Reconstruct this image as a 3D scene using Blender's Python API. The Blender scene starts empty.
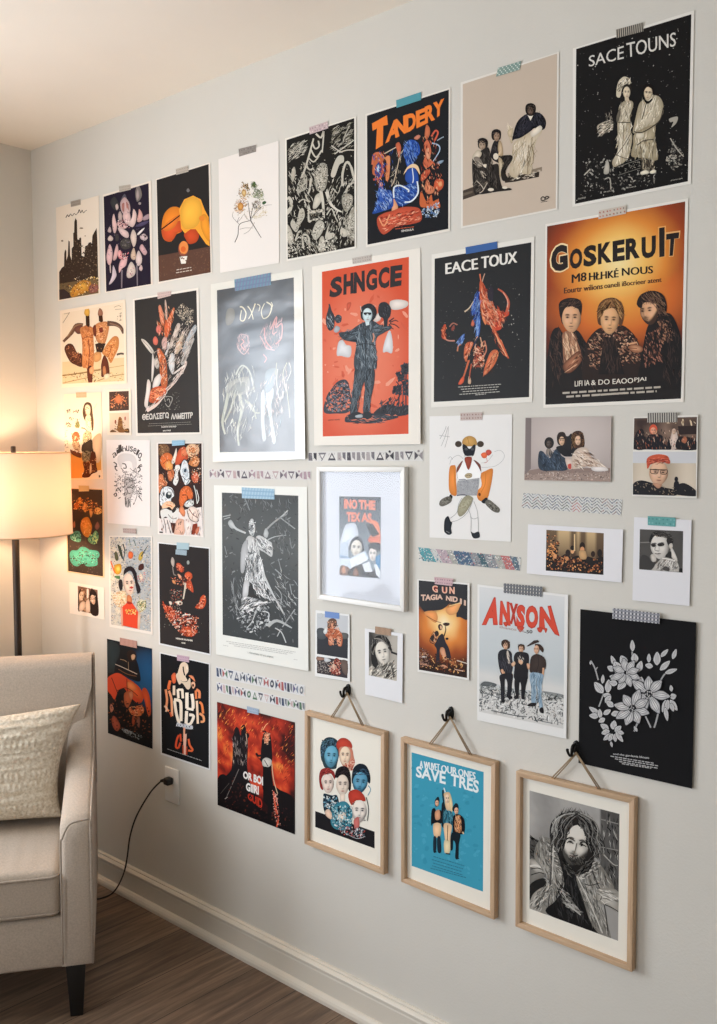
WORLD_S = 1.0
P_SIDE, P_REAR = 48.0, 22.0
C_DAY = (.91, .95, 1.0)
C_BULB = (1.0, .66, .41)
E_BULB = 145.0
SHADE_T = .27
EXPOSURE = .42
import bpy, bmesh, math, random
from mathutils import Vector, Matrix, noise
from mathutils.geometry import tessellate_polygon
SC = bpy.context.scene
COL = SC.collection
PI = math.pi
# ---------------------------------------------------------------- camera maths (metres, corner of the two walls = origin)
CAM = (3.416, -1.941, 1.600)
FOC = 970.0
PIT = math.radians(4.01)
CP, SP = math.cos(PIT), math.sin(PIT)
FW = (-.6708, .7416)
RT = (.7416, .6708)
def ray(x, y):
    u = 512 - y
    w = FOC*CP + u*SP
    r = x - 358.5
    return (FW[0]*w + RT[0]*r, FW[1]*w + RT[1]*r, -FOC*SP + u*CP)
def onwall(x, y, d=0.0):
    "point of the gallery wall (or of a plane d in front of it) measured at a pixel of the photograph"
    r = ray(x, y)
    t = (-d - CAM[1])/r[1]
    return Vector((CAM[0] + t*r[0], -d, CAM[2] + t*r[2]))
def onfloor(x, y, z=0.0):
    r = ray(x, y)
    t = (z - CAM[2])/r[2]
    return Vector((CAM[0] + t*r[0], CAM[1] + t*r[1], z))
# ---------------------------------------------------------------- colour
def lin(h):
    if not isinstance(h, str): return h
    v = [int(h[i:i+2], 16)/255 for i in (0, 2, 4)]
    return tuple(c/12.92 if c <= .04045 else ((c + .055)/1.055)**2.4 for c in v)
def mixc(a, b, t):
    t = max(0, min(1, t))
    return tuple(a[i]*(1-t) + b[i]*t for i in range(3))
def ramp(stops, t):
    for (p0, c0), (p1, c1) in zip(stops, stops[1:]):
        if t <= p1: return mixc(lin(c0), lin(c1), (t-p0)/(p1-p0))
    return lin(stops[-1][1])
# ---------------------------------------------------------------- materials
def nt(name):
    m = bpy.data.materials.new(name); m.use_nodes = True
    t = m.node_tree
    b = t.nodes['Principled BSDF']
    return m, t, b
def plain(name, col, rough=.6, metal=0, spec=.5):
    m, t, b = nt(name)
    b.inputs['Base Color'].default_value = (*lin(col), 1)
    b.inputs['Roughness'].default_value = rough
    b.inputs['Metallic'].default_value = metal
    b.inputs['Specular IOR Level'].default_value = spec
    return m
def add_noise_bump(t, b, scale, strength, dist=.001, detail=4, stretch=None, extra=None):
    tc = t.nodes.new('ShaderNodeTexCoord'); n = t.nodes.new('ShaderNodeTexNoise'); bp = t.nodes.new('ShaderNodeBump')
    n.inputs['Scale'].default_value = scale; n.inputs['Detail'].default_value = detail
    bp.inputs['Strength'].default_value = strength; bp.inputs['Distance'].default_value = dist
    src = tc.outputs['Object']
    if stretch:
        mp = t.nodes.new('ShaderNodeMapping'); mp.inputs['Scale'].default_value = stretch
        t.links.new(src, mp.inputs[0]); src = mp.outputs[0]
    t.links.new(src, n.inputs['Vector']); t.links.new(n.outputs[0], bp.inputs['Height'])
    t.links.new(bp.outputs[0], b.inputs['Normal'])
    return n, bp, tc
def print_mat(name, rough, spec=.5, bump=None, coat=0):
    m, t, b = nt(name)
    a = t.nodes.new('ShaderNodeAttribute'); a.attribute_name = 'Col'
    t.links.new(a.outputs['Color'], b.inputs['Base Color'])
    b.inputs['Roughness'].default_value = rough
    b.inputs['Specular IOR Level'].default_value = spec
    if coat:
        b.inputs['Coat Weight'].default_value = coat; b.inputs['Coat Roughness'].default_value = .26
    if bump: add_noise_bump(t, b, *bump)
    return m
M = {}
M['matte'] = print_mat('printed_matte_paper', .8, .12, (6, .25, .004, 2))
M['satin'] = print_mat('printed_satin_paper', .5, .16, (9, .35, .004, 2))
M['gloss'] = print_mat('printed_glossy_paper', .28, .9, None, .6)
def _gl():
    m = M['gloss']; t = m.node_tree; b = t.nodes['Principled BSDF']
    n, bp, tc = add_noise_bump(t, b, 5, .75, .012, 1.5, (1, 1, 2.0))
_gl()
M['tape'] = print_mat('washi_tape_paper', .6, .3, (400, .2, .0005))
def wall_mat(name, col):
    m, t, b = nt(name)
    b.inputs['Roughness'].default_value = .7; b.inputs['Specular IOR Level'].default_value = .3
    n, bp, tc = add_noise_bump(t, b, 170, .35, .0012, 3)
    n2 = t.nodes.new('ShaderNodeTexNoise'); n2.inputs['Scale'].default_value = 3; n2.inputs['Detail'].default_value = 5
    cr = t.nodes.new('ShaderNodeValToRGB')
    c = lin(col)
    cr.color_ramp.elements[0].color = (*[k*.95 for k in c], 1); cr.color_ramp.elements[1].color = (*[min(1, k*1.04) for k in c], 1)
    t.links.new(tc.outputs['Object'], n2.inputs['Vector']); t.links.new(n2.outputs[0], cr.inputs[0]); t.links.new(cr.outputs[0], b.inputs['Base Color'])
    return m
M['wall'] = wall_mat('painted_wall', 'd6d3cb')
M['ceiling'] = wall_mat('painted_ceiling', 'f2ebdf')
M['trim'] = plain('painted_trim', 'dad4c8', .45)
M['white_plastic'] = plain('white_plastic', 'e6e4df', .35)
M['black_plastic'] = plain('black_plastic', '141414', .45)
M['black_metal'] = plain('black_metal', '1c1b1a', .35, .6)
M['bronze'] = plain('dark_bronze', '3a3029', .4, .5)
M['brass'] = plain('aged_brass', '8a7048', .35, .9)
M['white_paint'] = plain('white_lacquer', 'e9e8e4', .4)
M['mat_board'] = plain('mat_board', 'ece9df', .85)
M['leg'] = plain('black_wood_leg', '0b0a0a', .45)
def wood_mat(name, c0, c1, scale=(30, 30, 2.5), rough=.5):
    m, t, b = nt(name)
    tc = t.nodes.new('ShaderNodeTexCoord'); mp = t.nodes.new('ShaderNodeMapping'); mp.inputs['Scale'].default_value = scale
    n = t.nodes.new('ShaderNodeTexNoise'); n.inputs['Scale'].default_value = 4; n.inputs['Detail'].default_value = 6
    cr = t.nodes.new('ShaderNodeValToRGB')
    cr.color_ramp.elements[0].position = .3; cr.color_ramp.elements[1].position = .7
    cr.color_ramp.elements[0].color = (*lin(c0), 1); cr.color_ramp.elements[1].color = (*lin(c1), 1)
    t.links.new(tc.outputs['Object'], mp.inputs[0]); t.links.new(mp.outputs[0], n.inputs['Vector']); t.links.new(n.outputs[0], cr.inputs[0])
    t.links.new(cr.outputs[0], b.inputs['Base Color']); b.inputs['Roughness'].default_value = rough
    return m
M['oak_v'] = wood_mat('pale_oak_upright', 'b8987a', 'cdb08f', (40, 40, 3))
M['oak_h'] = wood_mat('pale_oak_cross', 'b8987a', 'cdb08f', (3, 40, 40))
def fabric_mat(name, col, scale, strength):
    m, t, b = nt(name)
    tc = t.nodes.new('ShaderNodeTexCoord')
    w1 = t.nodes.new('ShaderNodeTexWave'); w2 = t.nodes.new('ShaderNodeTexWave')
    w1.bands_direction = 'X'; w2.bands_direction = 'Z'
    for w in (w1, w2):
        w.inputs['Scale'].default_value = scale; w.inputs['Distortion'].default_value = 1.5; w.inputs['Detail'].default_value = 2
        t.links.new(tc.outputs['Object'], w.inputs['Vector'])
    mx = t.nodes.new('ShaderNodeMath'); mx.operation = 'MULTIPLY'
    t.links.new(w1.outputs['Fac'], mx.inputs[0]); t.links.new(w2.outputs['Fac'], mx.inputs[1])
    bp = t.nodes.new('ShaderNodeBump'); bp.inputs['Strength'].default_value = strength; bp.inputs['Distance'].default_value = .0008
    t.links.new(mx.outputs[0], bp.inputs['Height']); t.links.new(bp.outputs[0], b.inputs['Normal'])
    n = t.nodes.new('ShaderNodeTexNoise'); n.inputs['Scale'].default_value = 220; n.inputs['Detail'].default_value = 4
    t.links.new(tc.outputs['Object'], n.inputs['Vector'])
    cr = t.nodes.new('ShaderNodeValToRGB'); c = lin(col)
    cr.color_ramp.elements[0].position = .3; cr.color_ramp.elements[1].position = .7
    cr.color_ramp.elements[0].color = (*[k*.86 for k in c], 1); cr.color_ramp.elements[1].color = (*[min(1, k*1.08) for k in c], 1)
    t.links.new(n.outputs[0], cr.inputs[0]); t.links.new(cr.outputs[0], b.inputs['Base Color'])
    b.inputs['Roughness'].default_value = .92; b.inputs['Specular IOR Level'].default_value = .15
    b.inputs['Sheen Weight'].default_value = .15
    return m
M['linen'] = fabric_mat('greige_linen', 'bfb1a2', 160, .5)
M['piping'] = fabric_mat('linen_piping', 'ab9e90', 200, .4)
def floor_mat():
    m, t, b = nt('dark_oak_laminate')
    tc = t.nodes.new('ShaderNodeTexCoord')
    mp = t.nodes.new('ShaderNodeMapping'); mp.inputs['Rotation'].default_value = (0, 0, PI/2)
    t.links.new(tc.outputs['Object'], mp.inputs[0])
    br = t.nodes.new('ShaderNodeTexBrick')
    br.inputs['Scale'].default_value = 1; br.inputs['Brick Width'].default_value = 1.2; br.inputs['Row Height'].default_value = .18
    br.inputs['Mortar Size'].default_value = .0012; br.inputs['Color1'].default_value = (.25, .25, .25, 1); br.inputs['Color2'].default_value = (.75, .75, .75, 1)
    br.inputs['Mortar'].default_value = (0, 0, 0, 1); br.offset = .37
    t.links.new(mp.outputs[0], br.inputs['Vector'])
    mp2 = t.nodes.new('ShaderNodeMapping'); mp2.inputs['Scale'].default_value = (14, .9, 1)
    t.links.new(tc.outputs['Object'], mp2.inputs[0])
    n = t.nodes.new('ShaderNodeTexNoise'); n.inputs['Scale'].default_value = 3.5; n.inputs['Detail'].default_value = 8; n.inputs['Roughness'].default_value = .65
    n.inputs['Distortion'].default_value = .6
    t.links.new(mp2.outputs[0], n.inputs['Vector'])
    add = t.nodes.new('ShaderNodeMath'); add.operation = 'MULTIPLY_ADD'; add.inputs[1].default_value = .25
    t.links.new(br.outputs['Color'], add.inputs[0]); t.links.new(n.outputs[0], add.inputs[2])
    cr = t.nodes.new('ShaderNodeValToRGB')
    e = cr.color_ramp.elements
    e[0].position = .35; e[0].color = (*lin('44372e'), 1); e[1].position = .9; e[1].color = (*lin('9c846e'), 1)
    k = e.new(.6); k.color = (*lin('6e5b4c'), 1)
    t.links.new(add.outputs[0], cr.inputs[0])
    mix = t.nodes.new('ShaderNodeMix'); mix.data_type = 'RGBA'
    t.links.new(br.outputs['Fac'], mix.inputs[0]); t.links.new(cr.outputs[0], mix.inputs[6]); mix.inputs[7].default_value = (*lin('1d1612'), 1)
    t.links.new(mix.outputs[2], b.inputs['Base Color'])
    b.inputs['Roughness'].default_value = .42; b.inputs['Specular IOR Level'].default_value = .4
    bp = t.nodes.new('ShaderNodeBump'); bp.inputs['Strength'].default_value = .15; bp.inputs['Distance'].default_value = .001
    t.links.new(n.outputs[0], bp.inputs['Height']); t.links.new(bp.outputs[0], b.inputs['Normal'])
    return m
M['floor'] = floor_mat()
def glass_mat():
    m = bpy.data.materials.new('picture_glass'); m.use_nodes = True
    t = m.node_tree; t.nodes.clear()
    o = t.nodes.new('ShaderNodeOutputMaterial'); mx = t.nodes.new('ShaderNodeMixShader')
    tr = t.nodes.new('ShaderNodeBsdfTransparent'); gl = t.nodes.new('ShaderNodeBsdfGlossy'); fr = t.nodes.new('ShaderNodeFresnel')
    tr.inputs[0].default_value = (.985, .99, 1, 1); gl.inputs['Roughness'].default_value = .06; fr.inputs[0].default_value = 1.40
    tc = t.nodes.new('ShaderNodeTexCoord'); n = t.nodes.new('ShaderNodeTexNoise'); n.inputs['Scale'].default_value = 5; n.inputs['Detail'].default_value = 1
    bp = t.nodes.new('ShaderNodeBump'); bp.inputs['Strength'].default_value = .5; bp.inputs['Distance'].default_value = .01
    t.links.new(tc.outputs['Object'], n.inputs['Vector']); t.links.new(n.outputs[0], bp.inputs['Height']); t.links.new(bp.outputs[0], gl.inputs['Normal'])
    geo = t.nodes.new('ShaderNodeNewGeometry'); inv = t.nodes.new('ShaderNodeMath'); inv.operation = 'SUBTRACT'; inv.inputs[0].default_value = 1
    mu = t.nodes.new('ShaderNodeMath'); mu.operation = 'MULTIPLY'
    t.links.new(geo.outputs['Backfacing'], inv.inputs[1]); t.links.new(fr.outputs[0], mu.inputs[0]); t.links.new(inv.outputs[0], mu.inputs[1]); t.links.new(mu.outputs[0], mx.inputs[0]); t.links.new(tr.outputs[0], mx.inputs[1]); t.links.new(gl.outputs[0], mx.inputs[2]); t.links.new(mx.outputs[0], o.inputs[0])
    return m
M['glass'] = glass_mat()
# ---------------------------------------------------------------- object helpers
def tag(o, label=None, cat=None, group=None, kind=None):
    if label: o['label'] = label
    if cat: o['category'] = cat
    if group: o['group'] = group
    if kind: o['kind'] = kind
    return o
def empty(name, loc, rz=0, parent=None):
    o = bpy.data.objects.new(name, None); COL.objects.link(o)
    o.location = loc; o.rotation_euler = (0, 0, rz); o.empty_display_size = .05
    return o
def link_mesh(name, me, mat, parent=None, loc=(0, 0, 0), smooth=None):
    for mm in (mat if isinstance(mat, (list, tuple)) else [mat]): me.materials.append(mm)
    o = bpy.data.objects.new(name, me); COL.objects.link(o)
    o.location = loc
    if parent: o.parent = parent
    if smooth is not None:
        for p in me.polygons: p.use_smooth = True
        if smooth < 3:
            me.set_sharp_from_angle(angle=smooth)
    return o
def from_bm(name, bm, mat, parent=None, loc=(0, 0, 0), smooth=None):
    me = bpy.data.meshes.new(name)
    bmesh.ops.recalc_face_normals(bm, faces=bm.faces)
    bm.to_mesh(me); bm.free()
    return link_mesh(name, me, mat, parent, loc, smooth)
def box_bm(x0, x1, y0, y1, z0, z1, bm=None):
    bm = bm or bmesh.new()
    r = bmesh.ops.create_cube(bm, size=1)
    for v in r['verts']:
        v.co = Vector(((x0+x1)/2 + v.co.x*(x1-x0), (y0+y1)/2 + v.co.y*(y1-y0), (z0+z1)/2 + v.co.z*(z1-z0)))
    return bm
def bevel_all(bm, w, seg=2):
    bmesh.ops.bevel(bm, geom=list(bm.edges), offset=w, segments=seg, profile=.5, affect='EDGES', clamp_overlap=True)
    return bm
def lathe(profile, n=32, bm=None, at=(0, 0, 0)):
    bm = bm or bmesh.new()
    rings = []
    for (r, z) in profile:
        rings.append([bm.verts.new((at[0]+r*math.cos(2*PI*i/n), at[1]+r*math.sin(2*PI*i/n), at[2]+z)) for i in range(n)])
    for a, b in zip(rings, rings[1:]):
        for i in range(n): bm.faces.new((a[i], a[(i+1) % n], b[(i+1) % n], b[i]))
    bm.faces.new(rings[0][::-1]); bm.faces.new(rings[-1])
    return bm
def cat_rom(pts, n=6, closed=False):
    P = [Vector(p) for p in pts]; N = len(P); out = []
    rng = range(N) if closed else range(N-1)
    for i in rng:
        g = (lambda k: P[k % N]) if closed else (lambda k: P[max(0, min(N-1, k))])
        a, b, c, d = g(i-1), g(i), g(i+1), g(i+2)
        for k in range(n):
            t = k/n
            out.append(.5*((2*b) + (c-a)*t + (2*a-5*b+4*c-d)*t*t + (3*b-a-3*c+d)*t**3))
    if not closed: out.append(P[-1])
    return out
def tube(pts, r, n=8, bm=None, closed=False, smooth_n=0):
    "tube along points; r may be a list"
    bm = bm or bmesh.new()
    if smooth_n:
        m0 = len(pts); pts = cat_rom(pts, smooth_n, closed)
        if isinstance(r, (list, tuple)):
            r = [r[min(m0-1, k//smooth_n)] + (r[min(m0-1, k//smooth_n+1)] - r[min(m0-1, k//smooth_n)])*(k % smooth_n)/smooth_n for k in range(len(pts))]
    P = [Vector(p) for p in pts]; N = len(P); rings = []
    prev = None
    for i, p in enumerate(P):
        if closed: d = P[(i+1) % N] - P[i-1]
        else: d = P[min(N-1, i+1)] - P[max(0, i-1)]
        d.normalize()
        if prev is None:
            a = Vector((0, 0, 1)) if abs(d.z) < .9 else Vector((1, 0, 0))
            u = d.cross(a).normalized()
        else: u = (prev - d*prev.dot(d)).normalized()
        prev = u; v = d.cross(u)
        rr = r[i] if isinstance(r, (list, tuple)) else r
        rings.append([bm.verts.new(p + (u*math.cos(2*PI*k/n) + v*math.sin(2*PI*k/n))*rr) for k in range(n)])
    for i in range(N if closed else N-1):
        a, b = rings[i], rings[(i+1) % N]
        for k in range(n): bm.faces.new((a[k], a[(k+1) % n], b[(k+1) % n], b[k]))
    if not closed:
        bm.faces.new(rings[0][::-1]); bm.faces.new(rings[-1])
    return bm
# ---------------------------------------------------------------- text outlines (cached)
_txt = {}
def text_mesh(body, bold=0.0, shear=0.0):
    k = (body, bold, shear)
    if k not in _txt:
        c = bpy.data.curves.new('lettering', 'FONT'); c.body = body; c.offset = bold; c.shear = shear; c.resolution_u = 3
        o = bpy.data.objects.new('lettering', c); COL.objects.link(o)
        bpy.context.view_layer.update()
        me = o.evaluated_get(bpy.context.evaluated_depsgraph_get()).to_mesh()
        V = [(v.co.x, v.co.y) for v in me.vertices]; Fc = [tuple(p.vertices) for p in me.polygons]
        bpy.data.objects.remove(o); bpy.data.curves.remove(c)
        if V:
            x0 = min(v[0] for v in V); x1 = max(v[0] for v in V); y0 = min(v[1] for v in V); y1 = max(v[1] for v in V)
            V = [((x-x0)/(x1-x0 or 1), (y-y0)/(y1-y0 or 1)) for x, y in V]
        _txt[k] = (V, Fc)
    return _txt[k]
# ---------------------------------------------------------------- flat print builder
class Print:
    """one printed sheet: its art is drawn on the sheet in measured photo coordinates and turned into wall coordinates.
    x0,y0,s: the measuring window; d(z): distance of the sheet from the wall"""
    def __init__(s, crop, d0=.0015, lift=0.0, ztop=0, h=1):
        s.c = crop; s.d0 = d0; s.lift = lift; s.ztop = ztop; s.h = h
        s.V = []; s.F = []; s.C = []; s.clip = None; s.layer = 0; s.org = Vector((0, 0, 0)); s.step = .00001
    def depth(s, z): return s.d0 + s.lift*max(0, min(1.2, (s.ztop - z)/s.h))
    def pt(s, x, y, extra=0.0):
        X = s.c[0] + x/s.c[2]; Y = s.c[1] + y/s.c[2]
        d = s.d0
        for _ in range(3 if s.lift else 1):
            p = onwall(X, Y, d)
            if s.lift: d = s.depth(p.z)
        p = onwall(X, Y, d)
        p.y -= extra
        return p
    def addf(s, pts, col, e):
        "one convex facet, cut at the edge of the printed area"
        if s.clip:
            cl = s.clip; out = list(pts)
            for i in range(len(cl)):
                a, b = cl[i], cl[(i+1) % len(cl)]
                ins = lambda p: (b[0]-a[0])*(p[1]-a[1]) - (b[1]-a[1])*(p[0]-a[0]) >= -1e-9
                if all(ins(p) for p in out): continue
                src = out; out = []
                for k in range(len(src)):
                    p, q = src[k-1], src[k]; ip, iq = ins(p), ins(q)
                    if ip != iq:
                        dp = (b[0]-a[0])*(p[1]-a[1]) - (b[1]-a[1])*(p[0]-a[0]); dq = (b[0]-a[0])*(q[1]-a[1]) - (b[1]-a[1])*(q[0]-a[0])
                        t = dp/(dp-dq); out.append((p[0]+(q[0]-p[0])*t, p[1]+(q[1]-p[1])*t))
                    if iq: out.append(q)
                if len(out) < 3: return
            if len(out) != len(pts) or out != list(pts):
                if isinstance(col, list): col = col[0]
            pts = out
        b0 = len(s.V); s.V += [s.pt(x, y, e) for x, y in pts]
        s.F.append(tuple(range(b0, b0+len(pts)))); s.C.append(col)
    def poly(s, pts, col, tri=True):
        s.layer += 1
        e = s.layer*s.step
        q = []
        for p in pts:
            if not q or (abs(p[0]-q[-1][0]) + abs(p[1]-q[-1][1])) > 1e-4: q.append(p)
        if len(q) < 3: return
        col = lin(col)
        tris = [(0, 1, 2)] if len(q) == 3 else tessellate_polygon([[Vector((x, y, 0)) for x, y in q]])
        for t in tris: s.addf([q[i] for i in t], col, e)
    def mesh2d(s, V, Fc, col):
        s.layer += 1; e = s.layer*s.step; col = lin(col)
        for f in Fc: s.addf([V[i] for i in f], col, e)
    def blob(s, pts, col): s.poly([(p.x, p.y) for p in cat_rom([(x, y, 0) for x, y in pts], 5, True)], col)
    def ell(s, cx, cy, rx, ry, col, rot=0, n=18):
        c, sn = math.cos(math.radians(rot)), math.sin(math.radians(rot))
        s.poly([(cx + rx*math.cos(a)*c - ry*math.sin(a)*sn, cy + rx*math.cos(a)*sn + ry*math.sin(a)*c) for a in [2*PI*i/n for i in range(n)]], col)
    def stroke(s, pts, w, col, w1=None):
        P = cat_rom([(x, y, 0) for x, y in pts], 4) if len(pts) > 2 else [Vector((x, y, 0)) for x, y in pts]
        w1 = w if w1 is None else w1
        L = []; R = []; N = len(P)
        for i, p in enumerate(P):
            d = P[min(N-1, i+1)] - P[max(0, i-1)]
            if d.length < 1e-6: d = Vector((1, 0, 0))
            d.normalize(); ww = (w + (w1-w)*i/(N-1))/2
            L.append((p.x - d.y*ww, p.y + d.x*ww)); R.append((p.x + d.y*ww, p.y - d.x*ww))
        s.mesh2d(L + R, [(i, i+1, N+i+1, N+i) for i in range(N-1)], col)
    def text(s, quad, body, col, bold=0.0, shear=0.0, arc=0.0):
        "quad: BL BR TR TL"
        V, Fc = text_mesh(body, bold if bold >= .025 else 0, shear)
        bl, br, tr, tl = quad
        out = []
        for u, v in V:
            x = (bl[0]*(1-u)+br[0]*u)*(1-v) + (tl[0]*(1-u)+tr[0]*u)*v
            y = (bl[1]*(1-u)+br[1]*u)*(1-v) + (tl[1]*(1-u)+tr[1]*u)*v - arc*(1-(2*u-1)**2)
            out.append((x, y))
        s.mesh2d(out, Fc, col)
        if 0 < bold < .025:
            k = abs(bl[1]-tl[1])*bold*2.2
            for dx in (-k, k): s.mesh2d([(x+dx, y) for x, y in out], Fc, col)
    def scatter(s, poly, n, size, cols, seed=1, stretch=1.0):
        rnd = random.Random(seed); n = int(n*1.9); size *= .56
        xs = [p[0] for p in poly]; ys = [p[1] for p in poly]
        def inside(x, y):
            r = False; j = len(poly)-1
            for i in range(len(poly)):
                if (poly[i][1] > y) != (poly[j][1] > y) and x < (poly[j][0]-poly[i][0])*(y-poly[i][1])/(poly[j][1]-poly[i][1]) + poly[i][0]: r = not r
                j = i
            return r
        s.layer += 1; lay = s.layer
        k = 0; tries = 0
        while k < n and tries < n*20:
            tries += 1
            x = rnd.uniform(min(xs), max(xs)); y = rnd.uniform(min(ys), max(ys))
            if not inside(x, y): continue
            k += 1
            r = size*rnd.uniform(.35, 1.2); a0 = rnd.uniform(0, PI); st = 1 + (stretch-1)*rnd.random()
            m = rnd.randint(5, 7)
            pts = []
            for i in range(m):
                a = 2*PI*i/m; rr = r*rnd.uniform(.6, 1.15)
                px, py = rr*math.cos(a)*st, rr*math.sin(a)
                pts.append((x + px*math.cos(a0) - py*math.sin(a0), y + px*math.sin(a0) + py*math.cos(a0)))
            s.layer = lay - 1 + (k % 3)*.34
            s.addf(pts, lin(rnd.choice(cols)), (s.layer+1)*s.step)
        s.layer = lay + 1
    def micro(s, a, b, rows, pitch, th, col, seed=1, ragged=.15, center=True):
        "rows of tiny print between the points a and b, set as short dashes"
        rnd = random.Random(seed)
        dx, dy = b[0]-a[0], b[1]-a[1]; L = math.hypot(dx, dy)
        s.layer += 1
        for r in range(rows):
            t0 = rnd.uniform(0, ragged); t1 = 1 - (t0 if center else rnd.uniform(0, ragged*2))
            t = t0
            while t < t1:
                w = rnd.uniform(2, 5)*th/L
                x0, y0 = a[0]+dx*t, a[1]+dy*t+pitch*r; x1, y1 = a[0]+dx*min(t1, t+w), a[1]+dy*min(t1, t+w)+pitch*r
                s.mesh2d([(x0, y0), (x1, y1), (x1, y1-th), (x0, y0-th)], [(0, 1, 2, 3)], col); s.layer -= 1
                t += w + .9*th/L
        s.layer += 1
    def raster(s, quad, nx, ny, fn):
        "quad: TL TR BR TL; fn(u,v) gives a colour"
        s.layer += 1; e = s.layer*s.step; b = len(s.V)
        tl, tr, br, bl = quad
        cols = []
        for j in range(ny+1):
            v = j/ny
            for i in range(nx+1):
                u = i/nx
                x = (tl[0]*(1-u)+tr[0]*u)*(1-v) + (bl[0]*(1-u)+br[0]*u)*v
                y = (tl[1]*(1-u)+tr[1]*u)*(1-v) + (bl[1]*(1-u)+br[1]*u)*v
                s.V.append(s.pt(x, y, e)); cols.append(lin(fn(u, v)))
        for j in range(ny):
            for i in range(nx):
                f = (j*(nx+1)+i, j*(nx+1)+i+1, (j+1)*(nx+1)+i+1, (j+1)*(nx+1)+i)
                s.F.append(tuple(b+k for k in f)); s.C.append([cols[k] for k in f])
    def face(s, skin, hair, cx, cy, rx, ry, dark='2a2320', turn=0):
        s.ell(cx, cy - ry*.15, rx*1.32, ry*1.2, hair)
        s.ell(cx, cy + ry*.12, rx, ry*.95, skin)
        w = rx*.14
        for sx in (-1, 1):
            s.stroke([(cx+sx*rx*.65+turn, cy-ry*.16), (cx+sx*rx*.2+turn, cy-ry*.2)], w*1.2, dark)
            s.ell(cx+sx*rx*.42+turn, cy-.02*ry, rx*.17, ry*.08, dark, n=8)
        s.stroke([(cx+turn, cy), (cx+rx*.1+turn, cy+ry*.33)], w*.7, dark)
        s.stroke([(cx-rx*.32+turn, cy+ry*.55), (cx+turn, cy+ry*.6), (cx+rx*.32+turn, cy+ry*.55)], w*1.1, dark)
    def strands(s, poly, n, ln, w, ang, cols, seed=1, jit=12, curl=.2):
        "many thin tapering pen strokes along one direction: hair, cloth folds, grass"
        rnd = random.Random(seed)
        xs = [p[0] for p in poly]; ys = [p[1] for p in poly]
        def inside(x, y):
            r = False; j = len(poly)-1
            for i in range(len(poly)):
                if (poly[i][1] > y) != (poly[j][1] > y) and x < (poly[j][0]-poly[i][0])*(y-poly[i][1])/(poly[j][1]-poly[i][1]) + poly[i][0]: r = not r
                j = i
            return r
        lay = s.layer; k = tries = 0
        while k < n and tries < n*15:
            tries += 1
            x = rnd.uniform(min(xs), max(xs)); y = rnd.uniform(min(ys), max(ys))
            if not inside(x, y): continue
            a = math.radians(ang + rnd.gauss(0, jit)); L = ln*rnd.uniform(.5, 1.3)/2; c = rnd.gauss(0, curl)*L
            dx, dy = math.cos(a), math.sin(a)
            P = [(x-dx*L, y-dy*L), (x-dy*c, y+dx*c), (x+dx*L, y+dy*L)]
            if not (inside(*P[0]) or inside(*P[2])): continue
            k += 1
            s.layer = lay + (k % 3)*.3
            Q_ = [P[0], lerp2(lerp2(P[0], P[1], .5), lerp2(P[1], P[2], .5), .25), P[1], lerp2(lerp2(P[0], P[1], .5), lerp2(P[1], P[2], .5), .75), P[2]]
            ww = w*rnd.uniform(.5, 1.2)/2; nx, ny = -dy, dx; pr = [.1, .8, 1, .8, .1]
            V = [(q[0]+nx*ww*f, q[1]+ny*ww*f) for q, f in zip(Q_, pr)] + [(q[0]-nx*ww*f, q[1]-ny*ww*f) for q, f in zip(Q_, pr)]
            s.mesh2d(V, [(i, i+1, 6+i, 5+i) for i in range(4)], rnd.choice(cols))
        s.layer = lay + 2
    def grad(s, pts, c0, c1, ox=0, oy=0, n=5):
        "soft blob: c0 at its (shifted) middle, c1 at its rim"
        P = [(p.x, p.y) for p in cat_rom([(x, y, 0) for x, y in pts], 4, True)]
        cx = sum(p[0] for p in P)/len(P) + ox; cy = sum(p[1] for p in P)/len(P) + oy
        a, b = lin(c0), lin(c1); s.layer += 1; e = s.layer*s.step; N = len(P)
        for i in range(n):
            t0, t1 = i/n, (i+1)/n; k0, k1 = mixc(a, b, t0**1.5), mixc(a, b, t1**1.5)
            for j in range(N):
                p, q = P[j], P[(j+1) % N]; C = (cx, cy)
                if i == 0: s.addf([C, lerp2(C, p, t1), lerp2(C, q, t1)], [k0, k1, k1], e)
                else: s.addf([lerp2(C, p, t0), lerp2(C, p, t1), lerp2(C, q, t1), lerp2(C, q, t0)], [k0, k1, k1, k0], e)
    def portrait(s, skin, dark, cx, cy, rx, ry, tilt=0, turn=0.0, beard=0.0, side=.5, lip=None):
        "a printed face with modelled features"
        sk, dk = lin(skin), lin(dark); hi = mixc(sk, (1, 1, 1), .22); lipc = lin(lip) if lip else mixc(sk, dk, .6)
        g = lambda u, v, a, b, w, h: math.exp(-((u-a)/w)**2 - ((v-b)/h)**2)
        ct, st = math.cos(math.radians(tilt)), math.sin(math.radians(tilt))
        def colr(u, v):
            nz = math.sqrt(max(0, 1-u*u-v*v)); L = .60 + .30*nz - side*.42*u - .12*v
            L -= .22*g(u, v, -.95, .2, .3, .9) + .22*g(u, v, .95, .2, .3, .9)
            d = 0
            for k in (-1, 1):
                ex = k*.40 + turn*.6
                d += .95*g(u, v, ex, -.27 + .03*k*turn, .21, .05) + .9*g(u, v, ex, -.09, .13, .045) + .33*g(u, v, ex - k*.06, -.13, .25, .13)
                L += .12*g(u, v, ex + k*.1, .18, .2, .14)
            nx_ = turn*.9
            d += .32*g(u, v, nx_ + .14*(1 if side >= 0 else -1), .12, .07, .2) + .6*g(u, v, nx_, .32, .15, .04)
            L += .16*g(u, v, nx_, .12, .06, .22)
            m = g(u, v, nx_*.9, .56, .27, .045); d += .3*g(u, v, nx_*.9, .70, .2, .05)
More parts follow.
